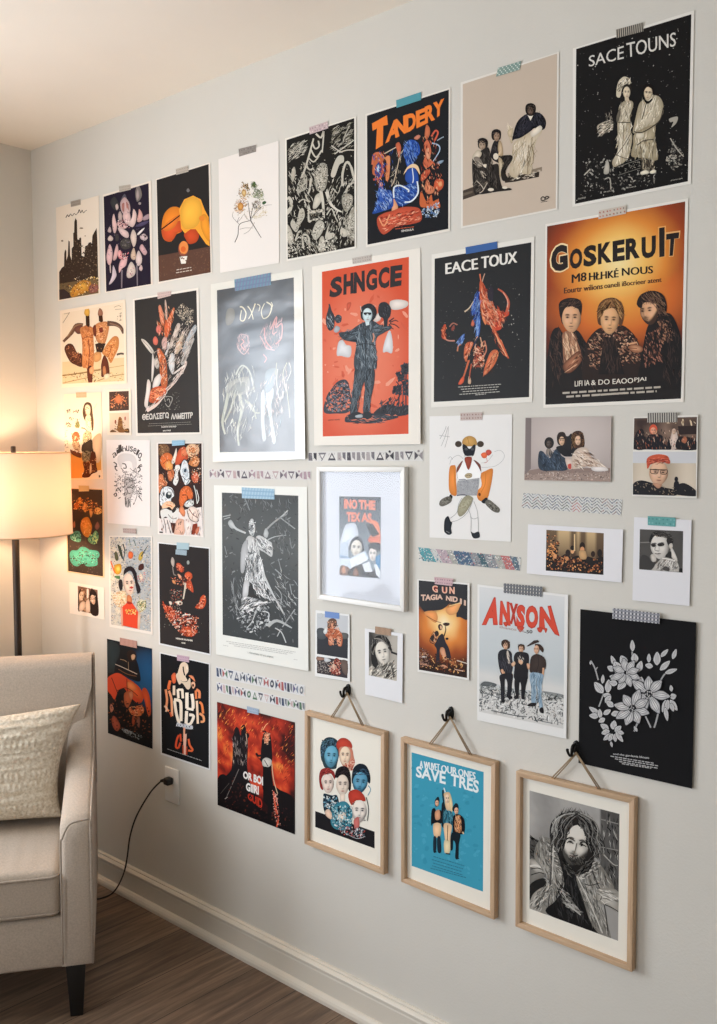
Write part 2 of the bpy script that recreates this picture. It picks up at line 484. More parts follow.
            if beard:
                bb = max(0, min(1, (v + .62*abs(u-nx_*.5)**1.6 - .56)*4.5))*(1 - g(u, v, nx_, .47, .1, .02)*.3)
                bb = max(bb, g(u, v, nx_, .44, .32, .07))
                d += beard*bb
            c = mixc(dk, sk, max(0, min(1, L*1.15))); c = mixc(c, hi, max(0, L-.85)*2)
            c = mixc(c, lipc, min(1, m*.9)); c = mixc(c, dk, min(.95, d))
            return c
        s.layer += 1; e = s.layer*s.step; big = rx/s.c[2] > 7
        NR, NA = (18, 52) if big else (10, 30)
        rr = [(i/NR)**.85 for i in range(NR+1)]
        def P(r, k):
            a = 2*PI*k/NA; u, v = r*math.cos(a), r*math.sin(a)
            # jaw narrows below, skull widens above
            w = 1 - .20*max(0, v)**1.6
            x, y = u*rx*w, v*ry
            return (cx + x*ct - y*st, cy + x*st + y*ct), colr(u, v)
        for i in range(NR):
            for k in range(NA):
                q = [P(rr[i], k), P(rr[i+1], k), P(rr[i+1], k+1)] + ([P(rr[i], k+1)] if i else [])
                s.addf([a for a, _ in q], [c for _, c in q], e)
        def X(u, v):
            w = 1 - .20*max(0, v)**1.6
            return (cx + u*rx*w*ct - v*ry*st, cy + u*rx*w*st + v*ry*ct)
        w_ = ry*.045
        for k in (-1, 1):
            ex = k*.40 + turn*.6
            s.stroke([X(ex-.20, -.25), X(ex, -.31), X(ex+.20, -.26)], w_*1.3, mixc(dk, sk, .12))
            s.stroke([X(ex-.15, -.08), X(ex, -.125), X(ex+.15, -.08)], w_*.9, dk)
            if big: s.ell(*X(ex, -.075), rx*.055, ry*.035, dk, n=8)
        s.stroke([X(turn*.9-.09, .33), X(turn*.9, .36), X(turn*.9+.09, .33)], w_*.7, mixc(dk, sk, .25))
        s.stroke([X(turn*.8-.24, .555), X(turn*.8, .57), X(turn*.8+.24, .55)], w_*.9, mixc(dk, lipc, .4))
    def draw(s, src):
        for ln in src.strip().split('\n'):
            ln = ln.strip()
            if not ln or ln[0] == '#': continue
            body = None
            if '|' in ln: ln, body = ln.split('|', 1)
            T = ln.split(); op = T[0]
            P = [tuple(float(k) for k in t.split(',')) for t in T[2:] if ',' in t]
            nums = [t for t in T[2:] if ',' not in t]
            c = T[1]
            if op == 'p': s.poly(P, c)
            elif op == 'b':
                cx_ = sum(p[0] for p in P)/len(P); cy_ = sum(p[1] for p in P)/len(P)
                R_ = cat_rom([(x, y, 0) for x, y in P], 4, True)
                sg = [((R_[k-1].x-cx_)*(R_[k].y-cy_) - (R_[k].x-cx_)*(R_[k-1].y-cy_)) for k in range(len(R_))]
                lc = lin(c); lum = sum(lc)/3; ext = max(p[0] for p in P) - min(p[0] for p in P)
                if .03 < lum < .8 and ext > 14 and (all(v > 0 for v in sg) or all(v < 0 for v in sg)):
                    s.grad(P, tuple(min(1, k*1.14) for k in lc), tuple(k*.76 for k in lc), -ext*.08, -ext*.06, 3)
                else: s.blob(P, c)
            elif op == 's':
                w = nums[0].split('-'); s.stroke(P, float(w[0]), c, float(w[-1]))
            elif op == 'e': s.ell(*P[0], *P[1], c, float(nums[0]) if nums else 0)
            elif op == 't':
                k = [float(n) for n in nums] + [0, 0, 0]
                s.text(P, body, c, k[0], k[1], k[2])
            elif op == 'n':
                s.scatter(P, int(nums[0]), float(nums[1]), c.split('/'), int(nums[2]), float(nums[3]) if len(nums) > 3 else 1)
            elif op == 'w': s.strands(P, int(nums[0]), *[float(k) for k in nums[1:4]], c.split('/'), int(nums[4]), *[float(k) for k in nums[5:]])
            elif op == 'g':
                k = c.split('/'); s.grad(P, k[0], k[1], *[float(k) for k in nums])
            elif op == 'F':
                k = c.split('/'); s.portrait(k[0], k[1], *P[0], *P[1], *[float(q) for q in nums], lip=(k[2] if len(k) > 2 else None))
            elif op == 'l': s.micro(P[0], P[1], int(nums[0]), float(nums[1]), float(nums[2]), c, 3)
            elif op == 'f':
                k = c.split('/'); s.face(k[0], k[1], *P[0], *P[1], *(k[2:3]))
            else: raise ValueError(op)
    def sheet(s, quad, col, th=.0004):
        tl, tr, br, bl = quad
        b = len(s.V)
        fr = [s.pt(*q) for q in (tl, tr, br, bl)]; bk = [p + Vector((0, th, 0)) for p in fr]
        s.V += fr + bk
        for f in ((0, 3, 2, 1), (4, 5, 6, 7), (0, 1, 5, 4), (1, 2, 6, 5), (2, 3, 7, 6), (3, 0, 4, 7)):
            s.F.append(tuple(b+k for k in f)); s.C.append(lin(col))
        s.org = sum(fr, Vector())/4
    def build(s, name, mat, parent=None, origin=None):
        me = bpy.data.meshes.new(name)
        o = origin if origin is not None else s.org
        me.from_pydata([tuple(v - o) for v in s.V], [], s.F)
        at = me.color_attributes.new('Col', 'FLOAT_COLOR', 'CORNER')
        vals = []
        for f, c in zip(s.F, s.C):
            if isinstance(c, list):
                for k in c: vals += [*k, 1]
            else: vals += [*c, 1]*len(f)
        # from_pydata keeps face order and loop order
        at.data.foreach_set('color', vals)
        me.materials.append(mat)
        ob = bpy.data.objects.new(name, me); COL.objects.link(ob)
        if parent is not None: ob.parent = parent; ob.location = o - parent.location if origin is None else (0, 0, 0)
        else: ob.location = o
        return ob
def lerp2(a, b, t): return (a[0]+(b[0]-a[0])*t, a[1]+(b[1]-a[1])*t)
def tape_pattern(p, q, kind, cols, seed=1):
    tl, tr, br, bl = q
    def P(u, v): return lerp2(lerp2(tl, tr, u), lerp2(bl, br, u), v)
    rnd = random.Random(seed)
    if kind == 'dots':
        for j in range(4):
            for i in range(12):
                if (i+j) % 2: continue
                x, y = P((i+.5)/12, (j+.5)/4); w = abs(tr[0]-tl[0])/34
                p.ell(x, y, w, w, cols[0], n=6); p.layer -= 1
        p.layer += 1
    elif kind == 'stripes':
        n = 13
        for i in range(n):
            a = i/n + .02; p.poly([P(a, 0), P(a+.045, 0), P(a+.045, 1), P(a, 1)], cols[0]); p.layer -= 1
        p.layer += 1
    elif kind == 'grid':
        n = 13
        for i in range(n):
            a = i/n + .02; p.poly([P(a, 0), P(a+.04, 0), P(a+.04, 1), P(a, 1)], cols[0])
        for j in range(3):
            a = .1 + j/3; p.poly([P(0, a), P(1, a), P(1, a+.14), P(0, a+.14)], cols[-1])
    elif kind == 'hatch':
        n = 11
        for i in range(n):
            a = i/n
            p.poly([P(a, 1), P(min(1, a+.04), 1), P(min(1, a+.11), 0), P(min(1, a+.07), 0)], cols[0]); p.layer -= 1
        p.layer += 1
        for j in range(2):
            a = .25 + j*.4; p.poly([P(0, a), P(1, a), P(1, a+.1), P(0, a+.1)], cols[-1])
    elif kind == 'glyph':
        for i in range(8):
            for j in range(2):
                x, y = P((i+.5)/8 + rnd.uniform(-.02, .02), .28+.45*j); w = abs(tr[0]-tl[0])/26
                p.ell(x, y, w, w*.9, rnd.choice(cols), rnd.uniform(0, 90), 5)
MATKEY = {}
def tape_on(parent, crop, quad, col, kind=None, pc=('444444',), *, d=.0012, label=None):
    t = Print(crop, d + .0004); t.sheet(quad, col, .0002)
    if kind: tape_pattern(t, quad, kind, pc)
    o = t.build('tape', M['tape'], parent)
    if label: o['label'] = label
    return o
CLIPS = {
    'narrow dark purple': [(48,185),(432,70),(452,930),(70,996)],
    'dark print of large orange': [(52,158),(462,32),(478,885),(70,960)],
    'dense black and white print': [(42,160),(475,20),(478,842),(50,922)],
    'black poster with fat orange': [(42,185),(535,28),(532,866),(45,962)],
    'large cream photo print': [(44,195),(582,20),(573,900),(44,1003)],
    'black poster with thin': [(30,215),(592,45),(575,860),(25,970)],
    'small sepia print': [(62,165),(612,68),(622,770),(66,798)],
    'dark poster of an orange and white hand': [(42,130),(438,66),(458,975),(62,980)],
    'black poster headed EACE': [(55,163),(605,70),(592,950),(50,978)],
    'largest poster': [(33,145),(672,30),(652,942),(25,970)],
    'crowded print of orange': [(75,78),(484,78),(492,942),(84,916)],
    'dark brown print of an orange blossom': [(44,62),(310,72),(315,706),(60,666)],
    'black print of a seated': [(72,68),(482,112),(488,972),(82,885)],
    'black print of cream': [(44,66),(425,152),(425,974),(54,850)],
    'fiery red': [(40,238),(482,355),(482,992),(43,825)],
    'small dark poster with red capitals': [(60,92),(495,132),(490,962),(62,888)],
}
def poster(name, label, cat, crop, quad, paper, art='', tape=None, mat='matte', lift=0.0, group=None, fn=None, d0=.0015, pre=None, clip=True):
    z = [onwall(crop[0]+q[0]/crop[2], crop[1]+q[1]/crop[2]).z for q in quad]
    zt = max(z); h = zt - min(z)
    p = Print(crop, d0, lift, zt, h)
    p.sheet(quad, paper)
    p.clip = next((v for k, v in CLIPS.items() if label.startswith(k)), quad)
    if pre: pre(p)
    if art: p.draw(art)
    if fn: fn(p)
    o = p.build(name, M[mat])
    tag(o, label, cat, group)
    if tape:
        for tp in (tape if isinstance(tape, list) else [tape]):
            tape_on(o, crop, *tp[:4], d=d0 + p.layer*p.step, label=tp[4] if len(tp) > 4 else None)
    return o
ROW = 'art prints taped across the wall'
GREY = '8f8a86'
# ---- top row ---------------------------------------------------------------
poster('art_print', 'small cream print of a dark city skyline, nearest the room corner', 'print',
 (50,190,8.533), [(50,152),(416,45),(428,884),(68,950)], 'e9dccb', '''
s 3a2c22 7-4 135,236 150,212 160,228 175,205 190,222 205,200 222,212 240,190
s 3a2c22 7-4 240,196 250,168 262,196 274,172 285,196 300,180 314,172
e 8a7a66 268,326 16,7
e 8a7a66 104,434 10,8
e a08a70 300,392 6,5
p 3b2d24 78,700 100,665 120,650 122,540 130,508 140,520 140,600 152,560 158,430 168,440 172,560 185,600 185,500 200,480 198,370 206,360 208,270 218,240 230,260 234,420 248,430 250,410 266,405 270,560 292,570 300,480 322,470 330,450 348,445 356,480 362,390 378,360 398,325 404,420 414,880 80,938
n 5c4a3a/6f5a46/2a201a 90 9 3 3 100,660 200,520 220,400 262,430 300,500 390,360 410,730 90,740
n c8b090/a98e6c 14 5 5 3 160,560 250,440 300,500 330,560 400,500 400,640 180,700
p 6e5a3e 80,800 180,785 414,740 414,880 80,938
b c98a35 175,870 220,800 290,770 350,790 330,860 260,890 190,915
b d9a347 230,830 270,790 310,800 300,850
b 8d5a50 330,830 370,800 410,810 410,860 350,880
p 3a2c2a 78,850 120,845 165,880 180,918 80,938
n 2a1e18/d9b060/f0d8a8/7a4a30 60 9 9 2 90,800 200,750 410,740 414,875 180,912
n f0e4d0 8 6 12 1 190,720 330,740 330,800 200,800
n 2a201a 26 8 15 1.5 190,760 330,740 410,740 260,850
''', tape=([(176,98),(260,78),(262,125),(178,145)], 'a09488', 'glyph', ('6d645c','857b72')))
poster('art_print', 'narrow dark purple print of scattered pale pink petals, right of the skyline print', 'print',
 (98,175,8.533), [(40,168),(455,48),(466,936),(62,1006)], 'e9dfd2', '''
p 231c2c 48,185 432,70 452,930 70,996
b 3a3a3c 105,230 140,185 180,250 170,300 130,290
b c6b2ac 148,262 165,245 175,280 158,300
b 7d7672 318,150 335,90 360,110 375,170 355,215 330,225
b a89a96 325,170 340,120 352,180 335,215
e 9a8e8c 356,243 12,12
b 5d5a66 190,230 225,160 245,210 215,250
b c4a8a6 190,240 228,190 268,240 275,310 245,340 205,320
b a87068 205,250 225,240 222,310 208,300
b a87068 240,230 258,250 262,310 248,300
b d8b8b4 210,350 245,280 275,340 275,410 240,420
b b9a5a0 172,340 188,308 206,345 200,390 178,385
b d9b7b3 120,390 134,330 150,380 162,440 148,495 130,480
b d3a9a6 160,420 185,395 235,420 245,450 200,460
n 54303a/efd8d4/a66c70 34 9 4 1.5 165,380 280,380 270,450 170,450
b dcc2bc 262,420 290,360 302,290 328,330 322,400 296,445
b d1a39b 332,390 345,330 352,290 378,330 380,380 355,402
b a28c92 375,372 410,340 438,335 436,372 395,388
b 4e4663 320,440 360,410 425,390 435,400 380,435
b e4ddda 334,505 360,475 396,450 388,470 350,510
b bba7a4 82,480 100,440 114,470 106,492
b c9b7ae 84,540 105,515 130,540 118,562 90,560
b cbb6b6 360,520 395,500 425,535 400,560 365,545
n 3a3036 8 9 2 1 365,510 420,520 400,555
b 403b3c 150,500 180,520 175,560 150,560
b d7bcb8 170,450 215,460 258,490 262,530 235,535 195,505
b d2c0b4 278,520 300,465 328,510 325,580 305,615 285,570
b 45413f 190,570 230,540 280,560 275,620 225,635 195,610
n 77706a/5a5452 14 8 6 2 200,560 270,560 265,615 205,610
b d9b3b3 74,680 100,590 124,650 120,730 98,770 78,740
b cfa8a6 130,700 160,590 175,640 160,710 135,730
b dda3a2 165,670 190,640 208,690 190,720
b e0b4b4 178,780 200,720 248,700 240,770 205,800 182,835
n b84e58/e9cfc8/d07880 22 9 6 1.5 170,650 270,660 240,740 175,730
b c9b09a 280,680 305,620 322,670 318,720 290,720
b d3c0bc 322,720 345,645 375,700 370,755 340,775
b c4a0a4 355,620 375,590 400,620 420,660 400,685 370,655
b cfc0b6 245,860 255,790 285,740 318,790 315,850 270,880
n c48a90/8b6a6a 8 8 6 2 250,790 310,790 300,860 260,860
b b9a8a4 100,780 108,760 112,830 104,830
b cfc0c8 95,930 120,860 130,770 158,840 150,880 115,925
b c6adac 350,800 368,765 382,795 370,820
s 7b7178 14-10 205,810 203,965
s 7b7178 12-9 333,770 337,945
n 5a4c60/6e6478 50 6 8 2 60,300 430,200 445,750 75,800
''', tape=([(178,95),(276,80),(280,125),(182,148)], 'b5aca0', 'glyph', ('948b80',)))
poster('art_print', 'dark print of large orange and yellow rounded shapes over a brown ground', 'print',
 (150,160,7.877), [(45,150),(475,18),(488,888),(65,974)], 'e9e0d4', '''
p 2a2726 52,158 462,32 478,885 70,960
p 5c4034 65,755 470,682 478,885 70,960
b c24a26 270,580 340,530 385,590 365,645 310,662 285,630
b e8872c 92,520 110,430 160,375 215,370 245,400 260,480 250,560 200,590 170,640 120,635 95,590
b d2552c 95,550 130,520 190,500 240,480 252,560 215,575 180,630 130,640 100,600
b e37a30 100,540 150,480 235,430 200,520 140,560
s 201814 9 88,548 160,495 240,432
p f0a238 228,390 270,310 340,280 400,310 430,390 462,450 470,680 440,660 360,545 320,545 275,578 245,540 238,450
b f3b343 240,400 275,320 340,290 395,325 410,420 370,520 290,545 250,510
b e9962f 405,440 440,430 468,500 470,640 430,600 400,520
e e08530 408,460 22,22
e 8a4a3a 262,700 40,58
e e28a48 266,690 36,52
e d9662e 262,702 20,22
p e9e4da 234,762 294,756 282,815 246,818
s 8c8a86 5 290,245 300,225 312,245
e 777472 300,240 12,14
l d8ccc0 205,870 330,848 2 22 6
n 6a4a3c/70503e 60 9 5 2 75,770 465,700 470,870 80,940
''', tape=([(203,72),(300,42),(303,92),(206,118)], 'b9afa3', 'glyph', ('8e857a',)))
poster('art_print', 'white botanical print of a small brown and green sprig with thin stems', 'print',
 (215,135,7.314), [(25,178),(465,42),(470,935),(38,1008)], 'ebe5df', '''
s 4a433c 6-4 145,785 168,730 178,655 240,630 262,628
s 4a433c 7-4 262,628 300,690 338,752
s 3c3632 5-3 262,628 250,560 245,500
s 3c3632 5-3 258,620 275,540 300,480
s 6a625a 3-2 175,650 130,600 135,560
s 6a625a 3-2 178,600 160,640 190,610 210,580
s 6a625a 3-2 262,610 310,560 350,520 415,510
s 8c857c 3 180,690 220,680 280,680
s 8c857c 3 210,725 250,700 290,640
w e0d4ae/c8b890 40 24 3 -30 1 270,600 330,560 385,540 370,590 310,610
w b98a50/8a6234/e6d2a0/6a4a28 120 16 4 40 2 165,430 190,380 215,345 240,370 262,410 260,450 220,470 180,460
g e2c890/b08040 195,420 205,398 225,405 226,438 208,452
w c08248/8a5a2c/e0b070/5c4020 140 18 4 -20 3 140,530 155,480 200,460 238,480 232,530 190,578 150,560
g dca55c/a87038 165,520 185,492 208,510 200,548 176,552
n e6c88c/8a6234/5c4020 34 7 4 2 195,345 240,360 250,400 200,380
w 4f6340/7a8a5a/34442c 60 16 4 70 5 262,360 290,333 310,370 292,402 268,395
g 5a7048/3c5034 272,365 288,342 300,362 290,385
w 62734a/8a9a68/44542f/3a4428 140 15 4 30 6 275,430 300,390 345,400 360,445 320,465 285,465
w 7d6c5a/54483c/a89684/4c5540 110 14 4 60 7 270,500 300,475 335,490 340,540 305,558 280,535
b 44603f 345,495 365,482 375,495 355,510
w 8a9468/c8cca0 36 14 3 40 8 318,440 352,430 356,475 325,480
s 5a5040 3-2 240,480 250,540 258,600
s 5a5040 3-2 215,575 225,600 250,625
s 5a5040 3-2 300,555 280,590 264,622
n 3a3428/8a6a3c/4a5a38/e6d2a0 50 5 9 2 150,520 170,390 230,340 300,345 350,400 350,500 300,560 180,570
n b8a890/c8bca8 26 5 8 3 130,560 400,500 380,600 200,620
''', tape=([(172,102),(298,72),(300,122),(176,158)], '8b847e', 'glyph', ('6f6963','9c958f')))
poster('art_print', 'dense black and white print of tangled leaves, hands and ladder shapes', 'print',
 (280,115,6.4), [(32,150),(488,8),(488,852),(42,937)], 'e8e4da', '''
p 211f1c 42,160 475,20 478,842 50,922
s c9c4b6 14-10 118,450 165,330 215,150
s c9c4b6 13-8 230,120 262,145 280,105 270,240
s c9c4b6 10 205,175 225,215 250,200 245,165
s c9c4b6 10 195,215 230,270 268,225
s bdb8aa 9 180,270 215,300 250,262
s bdb8aa 10 165,325 190,350 212,342
b b4afa1 220,380 250,315 290,310 305,350 298,450 270,490 235,480 222,420
n 3b3833/e0dbce/6a665c 170 6 3 1.6 220,380 255,312 300,315 298,460 240,485
b c4bfb1 325,385 350,300 375,262 405,262 408,300 380,320 350,395
s c4bfb1 16-10 400,455 400,380 420,310 445,310 470,400
s c4bfb1 12 430,300 460,340 475,420
s b9b4a6 12 420,500 440,450 475,430
b aaa597 395,560 405,510 445,505 468,530 455,590 420,620
n 3b3833/d8d3c6 70 6 4 1.6 400,520 460,515 450,600 410,600
s d6d1c4 24-8 300,490 320,560 355,600 395,620
b c9c4b6 210,590 225,520 258,500 270,540 240,590 222,600
s cdc8ba 20-14 262,490 275,560 280,660
s cdc8ba 18 180,580 200,620 280,610
s c4bfb1 12 185,600 185,680 210,670 275,665
n 8d887b/55524b 46 9 5 1.5 190,610 285,600 280,680 190,680
b c4bfb1 42,540 60,520 82,550 75,610 45,640 42,610 60,590 62,555
e 211f1c 54,562 8,22
b b9b4a6 68,690 85,665 105,690 125,610 150,600 158,650 130,700 105,750 75,720
n 6b675d 24 6 7 2 75,680 150,610 150,680 105,740
b bcb7a9 45,700 75,740 88,800 60,830 45,780
n e0dbce/7d796d 70 8 11 1.6 45,740 85,790 150,760 200,800 190,850 50,915
b c2bdaf 205,760 230,690 265,675 285,710 260,770 225,800
n 55524b/e6e1d4 60 6 13 1.5 210,740 260,685 280,720 230,790
s bdb8aa 12 150,850 145,780 165,765 185,790 190,850
s bdb8aa 12 100,800 120,750 140,745
b c2bdaf 290,770 320,690 310,750 345,755 340,785 300,800
b bdb8aa 245,870 255,790 280,780 290,860
n dcd7ca/928d80 60 9 15 1.5 250,800 340,800 360,860 250,880
b aaa597 420,720 440,640 476,590 478,790 450,790 425,750
n 3b3833/dcd7ca 100 6 16 2 420,700 478,610 478,790 440,780
b c9c4b6 385,740 400,720 435,750 425,778 395,775
w c9c4b6/8a867a/e0dbce 110 30 4 -40 17 55,190 170,160 170,250 60,300
s b4afa1 6 60,260 110,200 160,160
s b4afa1 6 60,230 120,235 150,240
s b4afa1 7 405,165 425,110 445,70
w d6d1c4/97927f/b4afa1 130 34 4 -35 18 330,80 460,40 470,200 330,250
s c9c4b6 7 350,250 400,215 475,160
s c9c4b6 7 380,240 430,225 475,225
s c9c4b6 6 330,195 370,225 400,240
b b0ab9d 70,380 90,330 102,370 85,430 75,415
b b4afa1 110,470 150,380 175,400 170,470 140,490 115,500
n 3b3833 26 8 19 2 115,400 170,400 165,470 115,480
s c4bfb1 16-8 200,405 190,480 180,505
s bdb8aa 12-6 165,510 175,540 195,555
w b4afa1/8a867a/d0cbbe 90 34 6 70 21 55,330 230,300 230,620 60,640
w b4afa1/8a867a/d0cbbe 100 34 6 110 22 290,420 470,380 475,700 300,640
w c9c4b6/8a867a 80 30 6 60 23 50,760 240,720 240,900 55,910
w c9c4b6/8a867a 70 30 6 100 24 300,680 440,660 470,830 300,860
s c9c4b6 9-5 300,640 330,600 350,640 365,675
s bdb8aa 9-5 120,560 150,540 190,560
s bdb8aa 8-4 340,470 370,500 385,470
n b4afa1/8a867a/d0cbbe 120 6 20 2.5 55,330 470,250 475,820 60,880
''', tape=([(186,78),(305,40),(308,85),(190,125)], 'c2aeb0', 'glyph', ('8f7d80','dfd2d2')))
poster('music_poster', 'black poster with fat orange lettering reading TANDERY above blue and red figures', 'poster',
 (360,85,6.023), [(33,175),(545,15),(542,880),(36,978)], 'e8e3da', '''
p 1f2024 42,185 535,28 532,866 45,962
p ef8136 72,232 162,182 168,240 140,245 138,362 95,388 102,262 76,276
t ef8136 .05 152,352 238,308 238,205 180,218|A
t ef8136 .05 212,318 280,288 278,178 208,210|N
t ef8136 .05 274,290 338,264 336,158 274,182|D
t ef8136 .05 340,262 394,236 392,136 336,158|E
t ef8136 .05 392,236 452,208 448,104 390,132|R
t ef8136 .05 440,210 504,168 508,80 440,108|Y
b c26a45 80,470 95,420 125,405 145,440 130,470 105,480 90,540 75,530
b 2f4d93 90,500 115,465 130,500 122,550 95,550
b b9cfe6 100,500 112,480 118,510 108,530
s d0714f 12 75,480 85,420 120,410 140,430
s c05a45 12 130,460 138,520 120,560 80,570
b d98a5a 150,440 170,425 182,445 175,560 155,570 160,470
s c8b8a0 6 145,415 190,390 240,362
b c86848 215,360 235,345 248,380 235,440 225,400
s cdb8a0 5 238,440 210,560 190,610
b 2b53a8 262,380 300,330 350,350 360,410 320,450 330,500 290,500 270,440
w 5f8ad8/1a2f6b/8fb0e0/16306c 130 34 5 80 2 265,350 355,345 350,430 300,490 265,440
b c8806a 325,320 350,300 365,310 345,330
b ca7450 390,300 400,240 420,260 420,300 400,330
b cf6e4e 385,360 410,330 430,400 420,440 440,470 400,500 380,470 395,420
b e0a080 395,400 410,380 425,430 408,450
s d0614a 10 430,310 455,275 470,290 450,335
s a8bed6 9-5 435,350 475,365 478,400 440,460
s 9aaab8 6 465,335 485,322 505,312
b 8aa0b8 462,470 485,455 505,455 485,475
b c65a40 370,545 400,510 425,520 400,560 370,580
b d2603f 445,600 460,568 500,570 502,610 480,635 450,620
b e4a070 470,590 490,580 495,605 478,612
b d98560 390,620 405,565 420,600 450,620 440,650 405,655
b c4663e 360,690 370,640 400,700 430,660 440,700 470,690 480,740 400,740 365,730
b 284a98 205,620 260,610 340,590 345,670 300,710 240,730 200,690
b e8c9a0 262,540 285,495 320,475 350,490 362,540 330,500 290,510
w 4a74c8/1a2f6b/8fb0e0 110 30 5 40 22 205,620 340,590 345,670 240,730 200,690
b 2d52a6 272,560 285,510 330,500 352,550 345,600 290,590
s cfdbe9 6 315,500 322,560 318,590
s dde6ee 9 205,680 205,620 240,605 290,630 292,645
s dde6ee 9 345,580 350,650 310,700 270,705
b e0a07a 190,780 200,690 215,700 230,740 205,770
b 2f55a8 105,690 120,580 150,630 190,640 200,730 140,760 75,775 100,730
w 6d92d8/18306e/a8c0e8 120 30 5 60 6 105,620 190,640 190,740 85,770
b c8573f 105,800 150,770 190,760 260,735 350,740 372,780 365,820 300,840 220,850 180,880 140,900 110,860
w 8b2a20/e89070/5a1f1a/f0b090 170 26 5 -15 7 110,800 350,750 365,815 150,880
s e49a70 8 115,800 145,850 180,780
n a8c0d8/5878a8/d0dae6 40 9 8 2.5 370,750 480,700 470,800 380,800
w d0714f/e8b088/8a3a30/5a201c 150 24 5 80 9 380,300 450,300 500,560 470,740 370,740 370,500
w d0714f/e8b088/8a3a30/2b53a8 110 22 5 70 91 75,420 150,400 180,560 150,640 90,600
w c8b8a0/2b53a8/e8dcc8 30 40 3 100 92 180,400 260,400 240,620 180,620
t d8d4cc .03 250,886 325,876 325,862 250,874|SINGULA
l c86040 210,870 330,856 1 8 4
''', tape=([(217,92),(366,42),(368,90),(220,138)], '4c97a5', None, (), 'plain teal tape'))
poster('art_print', 'large cream photo print of two seated men and one leaning over them', 'print',
 (455,50,5.69), [(32,185),(592,10),(583,908),(35,1015)], 'e6e2da', '''
p c9b9a8 44,195 582,20 573,900 44,1003
p 4a4038 45,800 100,780 200,760 200,800 45,852
p 6b5f52 45,815 100,800 100,812 45,832
p 3a322b 280,735 350,715 480,690 478,722 340,750 285,756
p 8a7d6c 300,700 400,690 495,665 495,690 300,725
w 2a2420/c9b9a8/e8dcc8 50 26 6 -15 2 290,725 490,680 480,722 300,750
g e2d6c2/c0b196 310,705 318,640 325,600 330,540 360,505 400,480 470,455 492,450 494,470 472,500 450,560 440,640 432,700 405,708 370,700 345,728
w cbb99c/f2e9da/a8987c 110 60 4 100 2 325,560 400,490 420,680 330,700
w cbb99c/8a7a60 40 70 4 98 21 415,520 460,500 440,690 415,695
s 8c7a62 4 418,540 412,705
s a39682 3 330,600 360,565 400,520
b cbb99c 300,440 312,430 322,470 330,520 318,530 305,480
w 8c7a62/e8dcc8 16 40 3 80 22 298,430 325,440 325,520 305,500
g 2c2b34/17161c 325,512 345,430 375,385 425,358 482,358 516,398 514,442 492,455 470,432 420,470 372,500 340,508
w 3e3d48/101015 110 40 4 110 23 335,500 380,390 420,370 400,470
w 3e3d48/101015 90 34 4 70 24 430,370 480,365 512,410 480,430 430,420
b e6dccb 430,470 465,440 486,430 497,446 478,472 440,495
p e8e0d2 412,368 430,402 450,364 442,356 430,372 420,358
b 1f1a18 402,352 404,315 430,302 456,314 460,345 446,372 420,374
F 6a5446/1a1412 430,350 17,26 -4 -.1 .7 .3
w 4a4038/120e0c 40 14 4 20 25 404,320 455,312 455,335 405,340
b cbb99c 300,462 330,445 324,490 305,492
b 2a2728 204,575 222,520 250,515 270,555 266,600 318,598 326,622 292,650 240,640 208,615
w 4a4648/141214 40 30 4 75 26 206,560 250,520 265,620 215,620
g d4bc9a/9c8466 244,560 252,515 268,535 274,600 256,602
b 241f1e 208,492 212,462 236,450 260,462 262,490 254,512 218,512
F a88a72/241c18 238,494 17,26 4 .1 0 .3
w 4a4240/141010 30 12 4 10 27 212,462 258,460 256,480 214,480
e e0d6c4 233,606 15,19
b d4bc9a 268,560 262,590 250,605 246,590
g d4c4a8/a08c70 250,610 280,640 272,690 256,725 250,660
b 2b2623 262,606 320,600 326,625 288,690 304,738 270,742 262,690 280,650
w 4a4440/141110 36 40 4 110 28 265,610 320,605 290,690 280,730
b 241f1e 130,530 135,508 158,500 182,510 188,535 178,560 138,560
F b09a84/241c18 156,544 19,29 -6 .05 0 .35
w 4a4240/141010 40 14 4 10 29 132,512 184,512 182,530 134,530
b 2b2725 98,640 115,590 150,572 190,555 208,620 202,655 246,650 254,720 272,782 312,786 320,797 240,807 140,822 108,805
w 5a534c/141110/3c3733 170 34 5 80 5 100,640 190,570 260,780 110,800
g e0d4c2/b0a48e 102,600 130,568 152,584 148,604 128,620 104,622
b 8a8074 108,615 135,610 160,650 130,670
w c8bcac/4a443e 30 24 4 40 51 108,620 160,640 150,670 110,660
e 3c3733 145,770 35,40
w 8a8074/1a1614/6a6258 50 24 4 -50 52 112,745 178,750 175,800 118,805
s c8bcac 4 125,745 150,770 165,795
s c8bcac 4 140,815 160,800 185,755
w c8bcac/8a8074 14 26 5 60 53 145,690 180,690 180,730 150,720
e e0d4c2 205,795 17,9
e e0d4c2 285,783 15,8
b e0d4c2 158,655 180,650 176,672
s 2a2624 5 488,850 500,835 515,848 502,858 490,852
s 2a2624 5 512,848 520,833 535,838 520,850
l 4a4038 488,868 530,862 1 5 3
''', tape=([(245,102),(376,62),(368,112),(233,152)], '7f9a92', 'dots', ('dfe6e0',)))
def sace(p):
    p.scatter([(35,230),(590,60),(575,850),(30,960)], 150, 4, ['5f5c58','8d8a84','3c3a38','c8c4bc'], 4, 2)
    p.scatter([(70,760),(260,740),(420,800),(420,870),(60,940)], 130, 7, ['2d2b29','4b4845','77736c','a8a49b'], 5, 3)
    p.scatter([(470,740),(490,650),(560,730),(545,790),(490,800)], 60, 9, ['4b4845','8d8980','b4afa4','2d2b29'], 6, 3)
